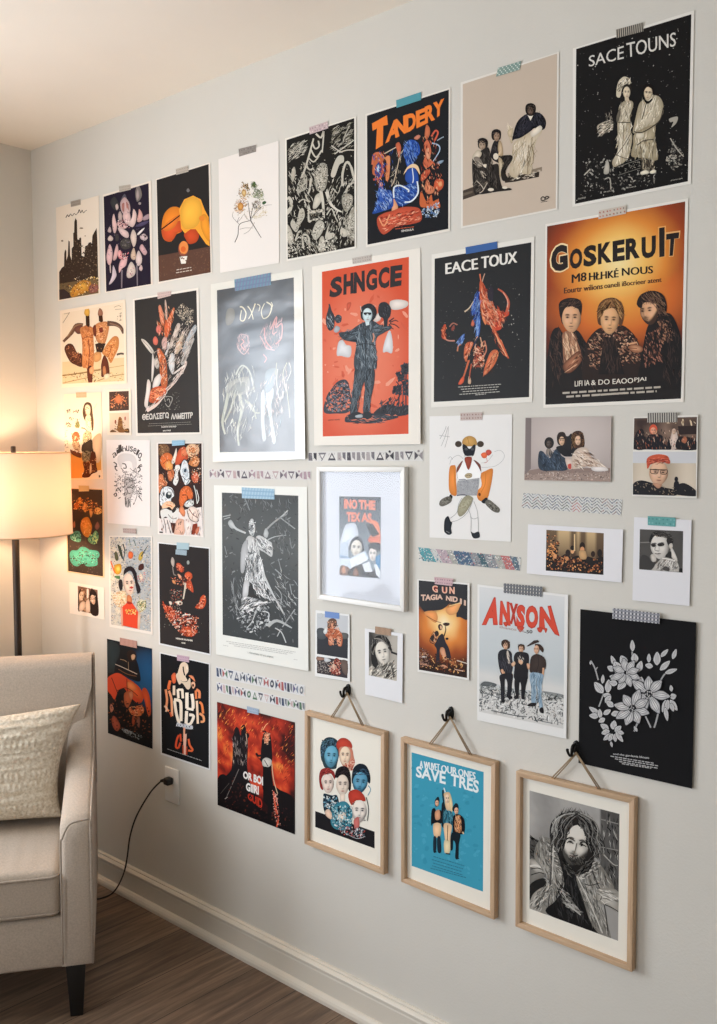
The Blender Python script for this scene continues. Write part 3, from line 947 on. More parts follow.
poster('music_poster', 'black poster with thin white lettering SACE TOUNS over two people in pale suits', 'poster',
 (570,5,4.877), [(14,212),(606,25),(590,872),(12,986)], 'e9e6df', '''
p 1b1a1a 30,215 592,45 575,860 25,970
''', pre=None, fn=lambda p: (sace(p), p.draw('''
t dcd9d2 .004 92,302 262,262 262,198 92,250|SACE
t dcd9d2 .004 278,258 516,200 516,132 275,186|TOUNS
b bdb3a0 132,592 160,572 205,562 208,606 178,618 150,640 140,625
w efe8da/6f685c/2a2724 70 18 5 -30 2 130,590 205,560 208,610 145,645
w 9a9284/4a4640 30 20 5 80 21 178,520 205,520 208,580 180,570
g e2d9c6/a89c84 216,790 206,765 222,735 234,700 233,640 232,572 245,570 292,575 296,610 304,640 296,700 275,755 250,775
w c8bca2/f2ead8/a89c84 80 60 5 98 22 235,580 295,580 290,740 220,780
s 4a4238 3 225,735 262,685 302,618
s 4a4238 3 215,725 260,745 300,752
s 8a7e68 4 262,585 256,720
g d8ceb8/9c9078 238,500 262,470 285,465 306,472 308,495 294,540 292,575 260,572 230,570 240,540
w efe6d2/6a6152/b8ac94 60 36 4 100 23 240,480 302,475 292,570 234,568
s 3a342c 4 234,572 292,574
b 6a6458 246,500 228,540 228,570 240,560
b d2c7b0 226,440 234,380 262,350 290,360 294,385 258,400 248,440 240,452
w 8a8172/f6eede/5a5348 60 18 5 -60 8 230,430 240,370 292,358 285,388 250,420
b 2c2622 256,412 262,392 285,386 300,402 298,425 288,408 268,404
F e2d2b6/2a201a/8a4a3c 277,428 18,30 0 .1 0 .3
p d0bfa4 268,452 286,452 290,468 268,466
g d9ceb8/a0947c 306,618 318,560 335,490 352,466 380,452 412,440 440,452 456,490 450,540 410,596 360,622 318,626
w efe6d2/a89c84/c0b498 80 50 5 108 24 320,600 345,480 400,450 440,460 440,540 380,600
g cabda2/968a70 318,625 412,585 414,650 428,755 350,742 300,738 308,680
w b0a488/e6dcc6/9c9078 80 70 5 92 25 315,630 410,600 424,745 310,735
b ddd3be 325,628 350,622 362,640 340,655 322,645
s 3a332b 4 376,470 362,520 350,560
s 3a332b 5 312,618 350,622 400,595 440,560 456,500
s 3a332b 4 328,684 360,662 408,656
s 6a6152 3 345,690 350,760
p 4a4238 348,756 412,756 414,818 352,822
w c5b8a0/8f8675/2a2520 70 30 6 88 9 350,758 410,758 412,820 350,820
b e8e0cc 345,815 372,805 385,820 350,828
b e8e0cc 388,815 410,802 420,815 400,824
b 181413 356,425 358,395 380,384 404,392 412,420 408,440 396,410 366,412
F e0cdae/261c16/8a4a3c 382,432 21,33 4 -.1 0 .4
s 181413 7 360,404 382,396 404,408
s 181413 2 364,424 400,426
b 181413 360,452 380,470 402,455 398,470 378,482 364,470
p 0f0f0f 230,785 345,745 350,800 235,838
s 77736b 3 232,790 345,752
s 77736b 3 238,830 345,795
n 8b877e 18 4 10 4 238,790 340,755 345,790 240,825
b b9b4a8 165,820 180,755 192,780 190,820
s b0aba0 5 170,850 195,845 200,900
b a9a498 485,555 525,545 520,575 495,598 505,570 490,572
s b9b4a8 6 70,830 100,800
s b9b4a8 5 490,650 520,700 555,740
t b8b4aa 0 40,950 78,943 78,934 40,941|mauston
t b8b4aa 0 165,916 214,908 214,899 165,907|the sane hall
t b8b4aa 0 253,902 322,890 322,880 253,892|june fourteenth
t b8b4aa 0 492,862 550,850 550,841 492,852|all doors open''')),
 tape=([(224,120),(355,85),(358,128),(226,162)], 'b3ac9f', 'stripes', ('4a4642',)))
# ---- second row ------------------------------------------------------------
poster('art_print', 'small sepia print of two crouching orange figures in plumed helmets', 'print',
 (55,295,8.9625), [(42,140),(632,38),(645,792),(58,832)], 'eddcc6', '''
p e8d6bd 62,165 612,68 622,770 66,798
s 8d7a64 5 70,250 110,190 130,155
s 8d7a64 4 80,170 130,160
s 8d7a64 4 530,110 570,95 590,105
s 8d7a64 4 540,130 595,125
n 8d7a64 10 8 2 3 550,170 600,160 600,230 560,230
p d9c39a 66,600 620,560 622,770 66,798
s 8f7248 12 62,722 200,705 410,670
s a88c60 8 70,790 200,760 300,740
s a88c60 8 380,770 500,730 620,710
s b89c70 6 340,670 500,650 620,630
n a8844e/6c5434/d8b880 60 7 3 4 70,700 610,690 610,770 70,790
s 6a4a38 44-22 250,275 190,275 150,340 75,418
s 8c6a50 18-10 245,270 180,280 110,375
b 6e4438 180,290 240,270 250,330 210,350 178,325
b 5a3324 85,490 110,440 160,445 200,520 240,530 245,640 180,625 130,590
n 8a5238/3a2018/b57850 50 9 4 2 100,470 160,455 235,540 235,630 140,590
b cf8650 225,300 290,275 345,300 345,380 350,480 350,600 320,740 290,740 285,660 245,640 245,480 240,390
w a85a30/e8ab78/8a4426 150 26 5 90 5 235,300 335,300 345,560 310,720 260,630
s 7a3a22 8 300,400 310,520 300,640
s 7a3a22 6 245,395 290,375 345,385
b b06a40 262,280 300,270 320,290 290,330
p 3a2418 275,180 308,175 312,270 300,290 278,270
b d9a548 262,160 275,120 300,115 312,150 305,185 275,185
b cd8a58 355,280 400,245 470,240 485,290 465,390 440,440 390,430 360,370
n 9c5a34/e8b488 50 9 6 2 360,280 470,250 455,400 380,400
b 6a3020 340,290 365,270 370,360 350,365
b 7b3224 395,300 425,290 430,330 405,335
p 3a2418 390,175 425,165 432,235 415,245 395,235
b 9b6a52 385,160 400,118 425,140 428,180 390,185
s 5c4438 48-22 470,255 540,260 590,290 615,345
s 8a6a58 14-8 490,255 560,275 600,310
p 33251f 360,440 395,430 455,435 425,515 375,515
b d08a50 425,510 480,420 530,370 570,385 570,470 530,560 500,610 470,560 440,540
n a3582c/e9b078 50 9 7 2 440,500 540,390 560,460 500,590
s 8a4a2a 6 470,560 500,500 500,450
b 5c2f22 415,620 440,540 475,590 490,700 470,720 420,735 415,680
b b87a50 430,650 450,640 460,700 435,720
b d09860 355,520 410,515 415,570 380,600 350,590
b 5c2f22 290,660 330,640 335,780 300,785
b e0a070 310,660 345,640 345,700 315,705
b e0cfae 440,720 480,705 492,735 450,765
s 5a5048 18 555,535 590,525 618,528
w 3a2418/7a3a22/e8ab78 50 20 4 90 8 270,300 470,300 460,420 340,600 280,600
''', tape=None)
def hand(p):
    p.scatter([(300,200),(350,150),(420,190),(425,260),(380,290),(330,240)], 130, 6, ['b9ab97','8d8478','d8cbb4','5f5a54'], 4, 3)
poster('music_poster', 'dark poster of an orange and white hand reaching up over pale angular lettering', 'poster',
 (128,280,6.4), [(30,122),(452,48),(470,985),(52,997)], 'eae3d9', '''
p 2b2928 42,130 438,66 458,975 62,980
b ccc6bc 84,380 110,385 150,430 165,460 150,470 115,430
s 8b8680 4 95,388 130,425 155,460
b d9896a 195,170 210,165 232,240 230,290 212,280 200,220
b c9b0a0 235,140 243,132 252,200 250,260 240,240
b d97a52 270,220 290,178 298,190 280,250 262,280 250,260
b d8653c 232,300 245,255 278,260 272,310 250,370 235,360
b d4756a 180,310 195,285 215,310 205,345 185,335
b cc6a58 160,380 175,360 192,385 185,415 165,410
b c9a29a 215,400 230,365 250,370 245,440 225,440
b cfc0b4 262,430 290,340 315,280 335,285 325,330 300,390 275,440
b c9b49a 300,440 325,380 350,335 358,345 345,420 320,470 300,470
b a9b0b5 350,440 390,340 430,285 438,320 400,380 360,460
b b7b3ae 340,520 370,440 410,375 425,380 405,430 370,520 345,545
s 5c5853 5 350,525 385,450 415,385
b d06a3c 185,450 205,440 240,500 250,580 250,680 215,680 205,600 200,520
w a04a24/f0a878/6b2f1c 90 30 5 80 5 190,450 240,500 250,670 215,670
b bfb8b0 160,520 185,500 200,545 185,570
b d4cdc6 150,640 155,480 165,490 168,560 158,640
b cfd0d0 260,540 270,480 290,470 300,520 290,600 275,590
s c7c9ca 12 240,480 255,440 260,400
b dcd6d0 158,690 170,630 205,600 210,650 185,690
b d65f38 135,770 150,700 200,680 245,690 235,740 190,785 150,785
n 9c3e20/ee8a60 40 9 6 3 145,700 235,695 225,740 150,780
s d8c2b8 20-14 245,705 300,650 360,560 372,520
s 3b3533 4 245,705 300,650 360,560
b e0d6ce 105,800 115,720 125,640 142,650 145,690 130,780 125,820
s e2cabf 26-10 120,835 180,800 240,730
s 2b2928 4 130,815 185,785 235,735
s d8cec6 10-14 290,600 320,580 365,545
w c8b8ac/e8dcd0/7a6458/5a4a42 150 34 4 -62 7 170,460 340,300 420,320 370,520 270,660 190,600
n b07a5a/d8b090 30 7 8 1 305,400 350,380 345,450 310,460
w f0c0a0/a04a24/c06838 90 30 4 80 71 195,165 300,180 270,370 180,350
w e8d8cc/8a7a70/b0a498 150 36 4 -62 72 215,400 330,280 440,290 380,520 340,545 260,540
w a04a24/f0a878 50 30 4 -20 73 140,700 240,690 190,785 150,785
w efe4dc/a89488 60 36 4 -50 74 110,830 240,710 370,520 370,570 250,720 120,840
s a8a49c 4 240,780 235,750 260,745 285,755 270,800 255,810 240,790
s a8a49c 4 250,770 262,760 270,785
n 8d8a84 40 4 9 2 200,720 330,720 330,830 190,830
t d5d0c8 .035 92,898 262,886 262,845 92,858|ΘΕΟΛΣΕΓΩ
t d5d0c8 .04 276,892 416,886 416,845 276,856|ΛΑΜΕΠΤΒ
l 8a8780 125,922 412,910 2 14 3
t d5d0c8 .03 215,946 310,942 310,932 215,936|NORTH SOUND
t d5d0c8 .03 225,970 275,967 275,958 225,961|ENTRE
''', fn=hand, mat='satin', tape=([(188,80),(275,70),(275,100),(190,122)], 'c9b2ac', 'glyph', ('a08a86',)))
def dxro(p):
    p.raster([(58,148),(433,85),(440,935),(72,938)], 14, 28, lambda u, v: mixc(lin('25292f'), lin('56626e'), math.exp(-((u-.5)**2*3 + (v-.42)**2*5))*1.1))  # paler blue middle is a soft sheen painted into the print colour
    p.draw('''
s d9d2b8 7-4 170,228 185,232 200,260 190,295 172,290 178,245
s d9d2b8 6-4 208,225 225,250 235,290
s d9d2b8 6-4 245,212 230,255 212,288
s d9d2b8 5-3 255,215 268,225 262,250
s d9d2b8 7-4 300,205 325,225 312,270 285,285 275,250 290,212
s d9d2b8 4 322,205 330,222 320,240
b 7a7870 100,290 110,240 140,240 145,280 130,310 108,318
w b49498/c8acb0/8a7880 60 26 4 80 41 160,365 215,365 220,450 155,450
w b49498/c8acb0/8a7880 80 34 4 100 42 270,330 375,290 370,430 280,440
s b89ca0 5 165,400 170,365 205,370 210,410 190,425
s d9a2a0 5 180,385 190,400 175,415 195,440
s cfb0b0 4 160,430 190,460 215,430
s d09898 6 290,330 295,390 325,430
s d09898 6 320,340 350,275 345,330 375,310 372,380 345,410
s d4a0a0 5 340,300 330,360 350,350
s c9a0a4 5 268,370 285,400 300,430 340,440
s cf9a9a 5 285,460 300,480 290,500
b 9ea09a 100,640 110,600 165,575 215,575 215,640 165,660 115,660
b 7c8280 120,640 150,600 200,600 190,640 140,650
s c8ccc4 8 150,560 180,515 215,540 235,610 240,645
s b4b8b0 8 165,570 175,540 190,520
s b0b2a0 18-8 115,650 100,720 85,790 98,850
s a0a292 12-7 150,655 120,740 95,790
s b4b6a4 16-8 170,655 178,740 160,830 165,905
s a4a690 10-6 205,690 235,720 250,775
s a8aa96 7 195,680 240,740 268,745
b b4bcc0 272,700 278,640 290,640 292,720 290,800 298,870 280,870
b b8c0c4 300,690 300,640 330,620 335,660 325,700 330,780 345,880 330,890 318,800
b 8496a0 290,610 300,540 350,530 345,590 320,640 295,645
s c8c8c0 5 355,530 350,600 365,680 385,640
s b9b8a4 5 400,500 380,560 400,640 415,770
s b9b8a4 4 350,500 345,560
s c8c8c0 4 410,500 420,540 400,590
s d9d8c8 4 125,800 135,775 140,810 150,790
w c8c8bc/9a9c94/d8dad4/6e7478 150 50 4 95 3 90,560 240,520 260,760 170,880 90,830
w d9c8c4/c0b8b4/8aa0a8 90 44 4 95 4 270,600 400,520 410,700 340,880 280,870
t 8d8a80 0 175,962 315,958 315,951 175,955|the southern summer touring company
''')
poster('music_poster', 'glossy rippled dark poster with faint ghostly figures and thin curly capitals', 'poster',
 (205,260,4.876), [(28,118),(475,45),(488,970),(38,985)], 'e6e4da', '', fn=dxro, mat='gloss', lift=.008,
 tape=([(143,95),(320,62),(322,122),(146,152)], '6d93a6', 'hatch', ('7a7fa0','6d7f9c'), 'wide translucent blue tape'))
def shn(p):
    p.clip = [(68,155),(492,82),(490,945),(72,958)]
    p.raster([(68,155),(492,82),(490,945),(72,958)], 10, 20, lambda u, v: mixc(lin('d2502f'), lin('e58264'), max(0, 1-((u-.45)**2*3+(v-.55)**2*3.5)) * .9))
    p.draw('''
b c8553c 190,310 210,305 205,330 192,345
n d0583c/dd6f50/e89a80 60 16 2 4 80,300 480,260 480,850 80,850
b d8d8da 140,560 148,500 170,488 185,510 210,520 205,570 160,565
b d8d8da 365,545 375,490 398,440 412,490 410,550 385,545
b e2d8d0 400,300 440,290 485,300 482,325 440,340 405,335
b ddd0c8 320,385 350,350 355,385 330,400
t 2a2426 .05 102,285 168,270 166,172 112,186|S
t 2a2426 .06 172,268 222,260 222,158 174,168|H
t 2a2426 .06 222,262 278,250 276,148 224,158|N
t 2a2426 .05 282,252 338,240 336,138 284,148|G
t 2a2426 .05 342,240 396,232 398,128 344,138|C
t 2a2426 .06 400,232 455,222 462,120 402,128|E
b 3b3e48 78,840 90,765 118,722 145,690 180,680 198,700 205,740 218,812 190,842 140,846
w 5a5e6a/2a2b32/d87a60/44464f/8a8e98 200 14 6 40 3 85,770 120,720 190,688 208,800 190,835 85,838
n 22242c/d87a60/6a6e78 110 9 31 2 85,770 150,690 205,700 205,830 90,835
b 26282f 320,850 352,815 400,800 440,812 490,806 490,850 380,862
w 2c2e36/454750/22242a 130 26 6 -70 4 340,850 350,790 440,765 488,815 480,850
s 2c2e36 6 478,820 477,720 480,600
s 2c2e36 5 440,820 446,720 430,690
s 2c2e36 4 462,820 465,700
n 2c2e36/3d3f48 70 8 5 2 430,650 470,630 470,680 440,690
n 2c2e36/3d3f48 60 9 51 2 455,610 490,600 490,650 460,655
n 2c2e36/3d3f48 70 8 52 2 412,715 455,705 455,755 415,750
n 2c2e36/3d3f48 70 8 53 2 458,690 490,680 490,760 462,750
b 2c2e36 180,885 200,850 300,845 400,850 440,865 360,885 300,895 220,890
w 2c2e36/54565e/d87a60 60 40 5 2 7 190,850 430,855 360,892 200,892
b 2f333b 88,380 97,345 106,312 116,345 130,375 126,428 105,442 90,415
w 5a6068/9aa4ac/20232a 50 22 4 70 8 92,360 125,370 125,430 95,435
s 2f333b 6 103,312 110,345
b 3b3f47 130,382 145,364 164,374 160,400 140,404
w 6a7078/20232a 16 14 4 20 9 132,370 160,370 155,402 135,402
b a8aeb4 126,440 138,418 156,428 150,446 135,452
b 24262c 342,345 350,310 380,303 404,330 402,368 390,388 386,425 372,425 368,385 350,372
w 484c56/1a1b20 30 20 4 70 10 348,320 395,315 395,370 360,372
s 24262c 7-4 395,398 414,384 420,380
s 24262c 6-3 400,402 425,392 440,398
s 24262c 6-3 400,408 425,414 446,430
s 24262c 6-3 395,410 410,430 418,434
g 4e5c66/333b43 150,455 162,449 200,446 240,418 280,398 320,395 362,420 405,418 402,436 348,462 330,500 335,560 335,625 310,630 295,668 255,668 228,630 225,580 235,520 230,482 192,492 162,476
w 6c7a84/2c343b/8a969e/252b31 150 44 4 80 8 238,420 330,410 335,622 230,622
w 6c7a84/2c343b 50 40 4 -18 81 160,455 240,430 240,470 170,485
w 6c7a84/2c343b 50 36 4 -12 82 330,405 395,425 345,460 325,450
s 262c32 4 282,420 280,520 284,640
s 262c32 3 262,412 280,440 300,410
s c48a70 7 318,455 322,475 316,498
s 7c8890 7 252,450 249,475 256,500
s 262c32 4 235,515 280,505 332,516
g 414d56/2c343b 232,630 282,655 264,722 242,790 240,838 206,848 214,765 224,690
g 414d56/2c343b 272,650 322,628 323,700 306,780 298,842 270,845 274,765 280,700
w 5f6b74/23292f 110 60 4 95 9 228,640 270,650 240,830 210,835
w 5f6b74/23292f 90 60 4 92 91 280,640 322,635 300,830 272,830
b 20242a 200,852 245,838 270,860 240,872 205,875
b 20242a 270,845 300,838 312,862 285,872
b a8aeb2 232,856 262,850 266,864 236,866
b 1f1f24 258,372 260,330 285,312 310,312 332,335 334,365 318,392 300,398 268,390
w 3c3c44/141418 50 18 4 60 11 260,330 325,320 330,380 262,385
F cfe2e6/24303a/9a4838 291,368 24,36 0 .05 0 .3
s 1c2026 7 272,358 290,356 309,358
e 1c2026 280,359 8,6
e 1c2026 302,359 8,6
p cfe0e4 280,398 300,398 300,414 284,418
s d8c8c0 3 256,322 262,350
t 5a3a34 0 100,882 155,878 155,872 100,876|anno nova
''')
poster('music_poster', 'rippled orange poster SHNGCE with a dark suited man raising both arms', 'poster',
 (308,240,4.875), [(20,130),(548,38),(548,995),(30,1002)], 'ebe6dc', '', fn=shn, mat='satin', lift=.008,
 tape=([(215,88),(305,72),(308,102),(218,118)], 'bdb4ac', 'glyph', ('a0978f',)))
poster('music_poster', 'black poster headed EACE TOUX with a blue and orange hanging feathered figure', 'poster',
 (425,230,5.687), [(38,140),(622,38),(610,978),(35,1010)], 'e7e4dc', '''
p 1d1e20 55,163 605,70 592,950 50,978
t e6e3dc .02 118,252 300,222 298,160 118,190|EACE
t e6e3dc .02 322,220 522,185 522,122 322,152|TOUX
s d9704a 8-5 312,250 318,290 325,310
s c9a08a 5 325,295 332,270 340,248
b d3603a 310,310 322,290 345,330 360,380 400,440 405,480 390,520 360,540 330,500 315,440
b e88a5c 318,420 330,440 350,500 345,540 325,500
s 8c2f1c 6-3 330,310 355,420 400,470
s e9b08c 4 322,330 340,450 380,560
s b8907a 5-3 345,340 370,410 405,465
b 2f4fb0 262,440 285,390 305,350 308,420 300,470 270,480
b 3560b8 292,480 308,450 315,520 310,590 295,610 290,540
s 8fb0e0 5 310,350 300,440 298,600
s c9b49a 9-4 225,465 255,440 290,380
s 4a78c8 8 305,420 285,470
b c8452a 380,490 410,460 455,470 470,440 478,480 450,500 430,520 435,560 400,570 385,530
w e8845c/8a2a18/f0b090/b84428 200 46 5 60 3 312,320 345,330 400,440 470,470 440,550 380,545 330,500
w 4a78c8/1a2f78/8fb0e0 90 60 4 105 31 285,360 310,350 312,590 290,600 265,470
n e8845c/8a2a18 24 9 3 2 330,440 400,470 470,470 430,550 380,540
s c05a40 18-8 465,470 475,410 450,360 415,335
s e4a890 6-4 468,440 470,400 445,355
b 2a2430 355,370 370,320 390,340 385,400 365,400
w c05a3c/e8a078/6a2418 50 50 5 58 32 385,530 420,600 480,730 450,720 390,600
s d0603c 11-7 380,540 410,600 440,650 475,730
s e8a078 6 400,590 430,650 465,720
b c85030 95,600 105,545 120,540 112,590 122,620 105,620
s c98a78 8 110,610 130,628 170,630
s a86a58 7 140,550 160,530 185,540
b 8a3f34 150,560 165,540 170,560 155,575
b 5578c0 180,640 200,610 225,590 220,630 200,655
s c8805c 8 185,690 190,660 205,650
b d97048 225,670 240,640 275,640 262,680 245,720 235,750 222,720
s c86844 12-8 250,740 235,790 215,850
b d85a38 190,875 205,845 222,830 222,860 205,878
b c9a78c 245,870 250,830 262,850 260,875
s b0543c 8-5 265,760 255,820 255,850
w d88a68/5a2218/e8b89c 60 40 4 100 33 275,650 340,640 335,775 275,775
s d8a88c 6 300,605 285,640 290,690
b a84a34 275,770 285,700 300,660 320,680 330,740 330,775 300,780
n d88a68/5a2218/e8b89c 50 8 4 3 280,680 330,670 335,770 280,775
s c87a60 7 340,630 350,680 335,720
s d8a080 6 315,610 330,660 350,650
b de7348 335,825 340,780 370,700 400,680 418,700 400,760 360,810
b eb9468 350,790 375,720 400,700 395,740 365,790
s 2c3048 8 305,610 290,630 280,660
b c86a50 262,540 272,510 282,530 275,548
n 5a5654/84807a/3a3838 90 4 5 2 80,300 560,250 560,800 90,850
n a8a49c 8 7 6 1 470,300 540,300 540,660 470,640
w e8845c/f0b090/8a2a18 40 30 4 -70 61 225,650 275,640 235,750
w f0a878/8a2a18/e8845c 60 40 4 -60 62 335,820 400,680 418,700 360,810
w e8845c/8a2a18 30 24 4 80 63 95,545 125,545 125,620 95,620
w 8fb0e0/2a4078 30 24 4 -60 64 180,640 225,590 225,640 195,655
l bdbab2 180,896 445,878 4 14 4
l bdbab2 285,940 350,934 1 14 4
''', mat='satin', tape=([(230,98),(410,65),(412,105),(232,138)], '2f5c9c', None, (), 'plain deep blue tape'))
def goskbg(p):
    def fn(u, v):
        dx, dy = (u-.52)/.62, (v-.26)/.42
        r = math.sqrt(dx*dx + dy*dy) + .04*noise.noise(Vector((u*5, v*5, 1)))
        c = ramp([(0, 'fbe6a8'), (.32, 'f6c468'), (.55, 'e08a35'), (.8, '9a3f18'), (1.1, '401b12'), (1.5, '1c1514')], r)
        if v > .3:
            d2 = math.hypot((u-.55)/.62, (v-.45)/.3)
            c2 = ramp([(0, 'f0a848'), (.6, 'd06a28'), (1, '6a2a16'), (1.5, '1b1413')], d2)
            c = tuple(max(a, b) for a, b in zip(c, c2))
        return mixc(c, lin('1a1615'), (v-.68)/.12)
    p.raster([(33,145),(672,30),(652,942),(25,970)], 36, 44, fn)
poster('music_poster', 'largest poster, GOSKERUIT in black on a glowing orange sun over three men', 'poster',
 (540,195,4.626), [(25,135),(686,15),(664,958),(15,985)], 'ebe7df', '''
t f2d9a8 .09 40,370 134,350 130,216 48,232|G
t 1d1412 .06 48,362 130,344 126,226 54,238|G
t 1d1412 .05 136,346 196,336 196,242 138,252|O
t 1d1412 .05 200,336 262,324 262,226 202,238|S
t 1d1412 .05 268,322 332,310 332,214 268,226|K
t 1d1412 .05 336,310 392,302 392,204 336,214|E
t 1d1412 .05 396,302 462,290 462,192 396,204|R
t 1d1412 .05 470,298 536,286 536,186 470,196|U
t e8a860 .05 546,292 580,286 582,142 546,148|I
t 1d1412 .04 552,288 576,284 577,148 551,153|I
t e8b070 .09 578,288 636,282 650,164 578,174|T
t 1d1412 .06 582,284 632,279 645,172 584,181|T
t 1f1512 .02 148,408 214,396 214,356 148,368|M8
t 1f1512 .02 228,396 362,380 362,338 228,350|HŁHKÉ
t 1f1512 .02 380,374 522,362 522,328 380,338|NOUS
t 4a2a1a .02 112,456 290,434 290,408 112,430|Eourtr wilions
t 4a2a1a .02 298,432 562,402 562,380 298,408|oaneli ißocrieer atent
b 171110 50,650 85,612 110,640 170,625 208,675 235,720 262,800 262,930 40,940 28,840
g d8a988/8a5c44 105,640 150,632 178,690 188,740 150,790 115,800 106,710
w f0cca8/a8785a/6a4430 60 50 5 75 3 110,650 165,640 186,730 120,790
g b87a5a/5a3424 105,790 140,750 180,722 198,755 165,805 125,825
w e0b08c/6a3c28 14 50 5 -40 4 120,800 185,730 195,750 150,810
w 3c2a24/5a4038/0e0a0a 60 60 5 80 5 45,650 100,620 108,800 60,900
w 3c2a24/4a342c/0e0a0a 60 60 5 70 6 185,650 240,740 255,900 190,800
b 1f1612 90,545 88,505 105,485 140,476 182,484 195,515 188,570 180,600 110,600 96,570
F e2ae84/2c1812 146,572 44,64 0 -.05 0 .5
p 1f1612 92,560 94,500 120,486 160,482 192,500 190,560 178,528 150,514 115,518 102,540
w 5a4034/120c0a 50 30 4 -30 7 95,500 150,480 190,500 185,530 140,512 100,530
b 251712 212,712 232,655 280,615 320,640 375,602 430,640 458,690 482,750 482,870 215,870
w 7a4c38/a87a60/3c2018/8a6a5a/1d120f/c09878 300 16 6 30 4 222,690 285,618 390,610 445,660 475,770 260,810 225,790
n a87a60/e0b090/6b4030/1d120f 90 9 8 2 225,680 290,620 390,610 445,660 470,760 250,800
p 150e0e 296,655 345,660 392,830 270,830
w 3a2820/4a342c 50 60 4 85 9 290,660 350,660 380,820 285,820
b 5a3a22 268,590 268,520 296,484 345,476 382,508 388,565 372,610 350,560 300,545 288,600
F e6b07e/3a2014 324,582 43,62 3 .02 0 .45
b 5a3a22 272,565 274,518 300,488 345,480 376,505 386,560 368,550 350,520 320,512 300,530 288,560
w a8784a/3f2816/c89860/7a5430 110 32 5 -50 10 272,560 276,510 330,482 345,512 300,530 284,565
w a8784a/3f2816/c89860/7a5430 90 32 5 60 11 330,482 380,505 388,575 368,560 345,515
b 140f0f 478,700 498,610 535,570 600,548 642,620 656,710 650,890 468,870 466,770
w 5a4038/a8785c/3a2420 80 18 7 60 12 545,570 612,590 618,670 550,690
w 7a4a38/3a201a/a8705c 120 18 6 70 13 488,650 560,610 565,770 480,800
w 3a2a26/0a0808 70 50 5 80 14 590,570 645,640 650,860 570,860
b 1f1411 448,505 466,462 520,443 570,462 588,520 570,575 545,560 520,520 500,500 470,512
F e4ad82/2a1610 506,540 42,62 -6 -.55 .95 -.5
b 1f1411 450,508 466,466 520,446 568,466 586,520 572,570 556,560 550,515 515,498 480,500 470,524
w 6a4a3c/120c0a/8a6a50 130 40 4 50 15 455,500 500,450 570,465 585,550 550,560 540,500
g d8a078/7a4630 410,700 440,690 475,705 472,725 440,730 418,718
s 8a5236 4 415,708 450,710
s 8a5236 3 420,720 455,722
s d8a078 8 410,690 450,682
t e6dfd2 .008 162,886 230,880 230,855 162,861|LIFI IA
t e6dfd2 .008 238,880 432,870 432,846 238,856|& DO EAOO
t e6dfd2 .008 438,868 492,865 492,842 438,845|PJAI
l b8afa2 88,922 576,892 2 18 9
l b8afa2 235,932 400,920 1 18 9
''', pre=goskbg, mat='satin', tape=([(272,72),(396,48),(398,86),(270,112)], 'c9bdb0', 'glyph', ('a8685c','c08478','8d7d74')))
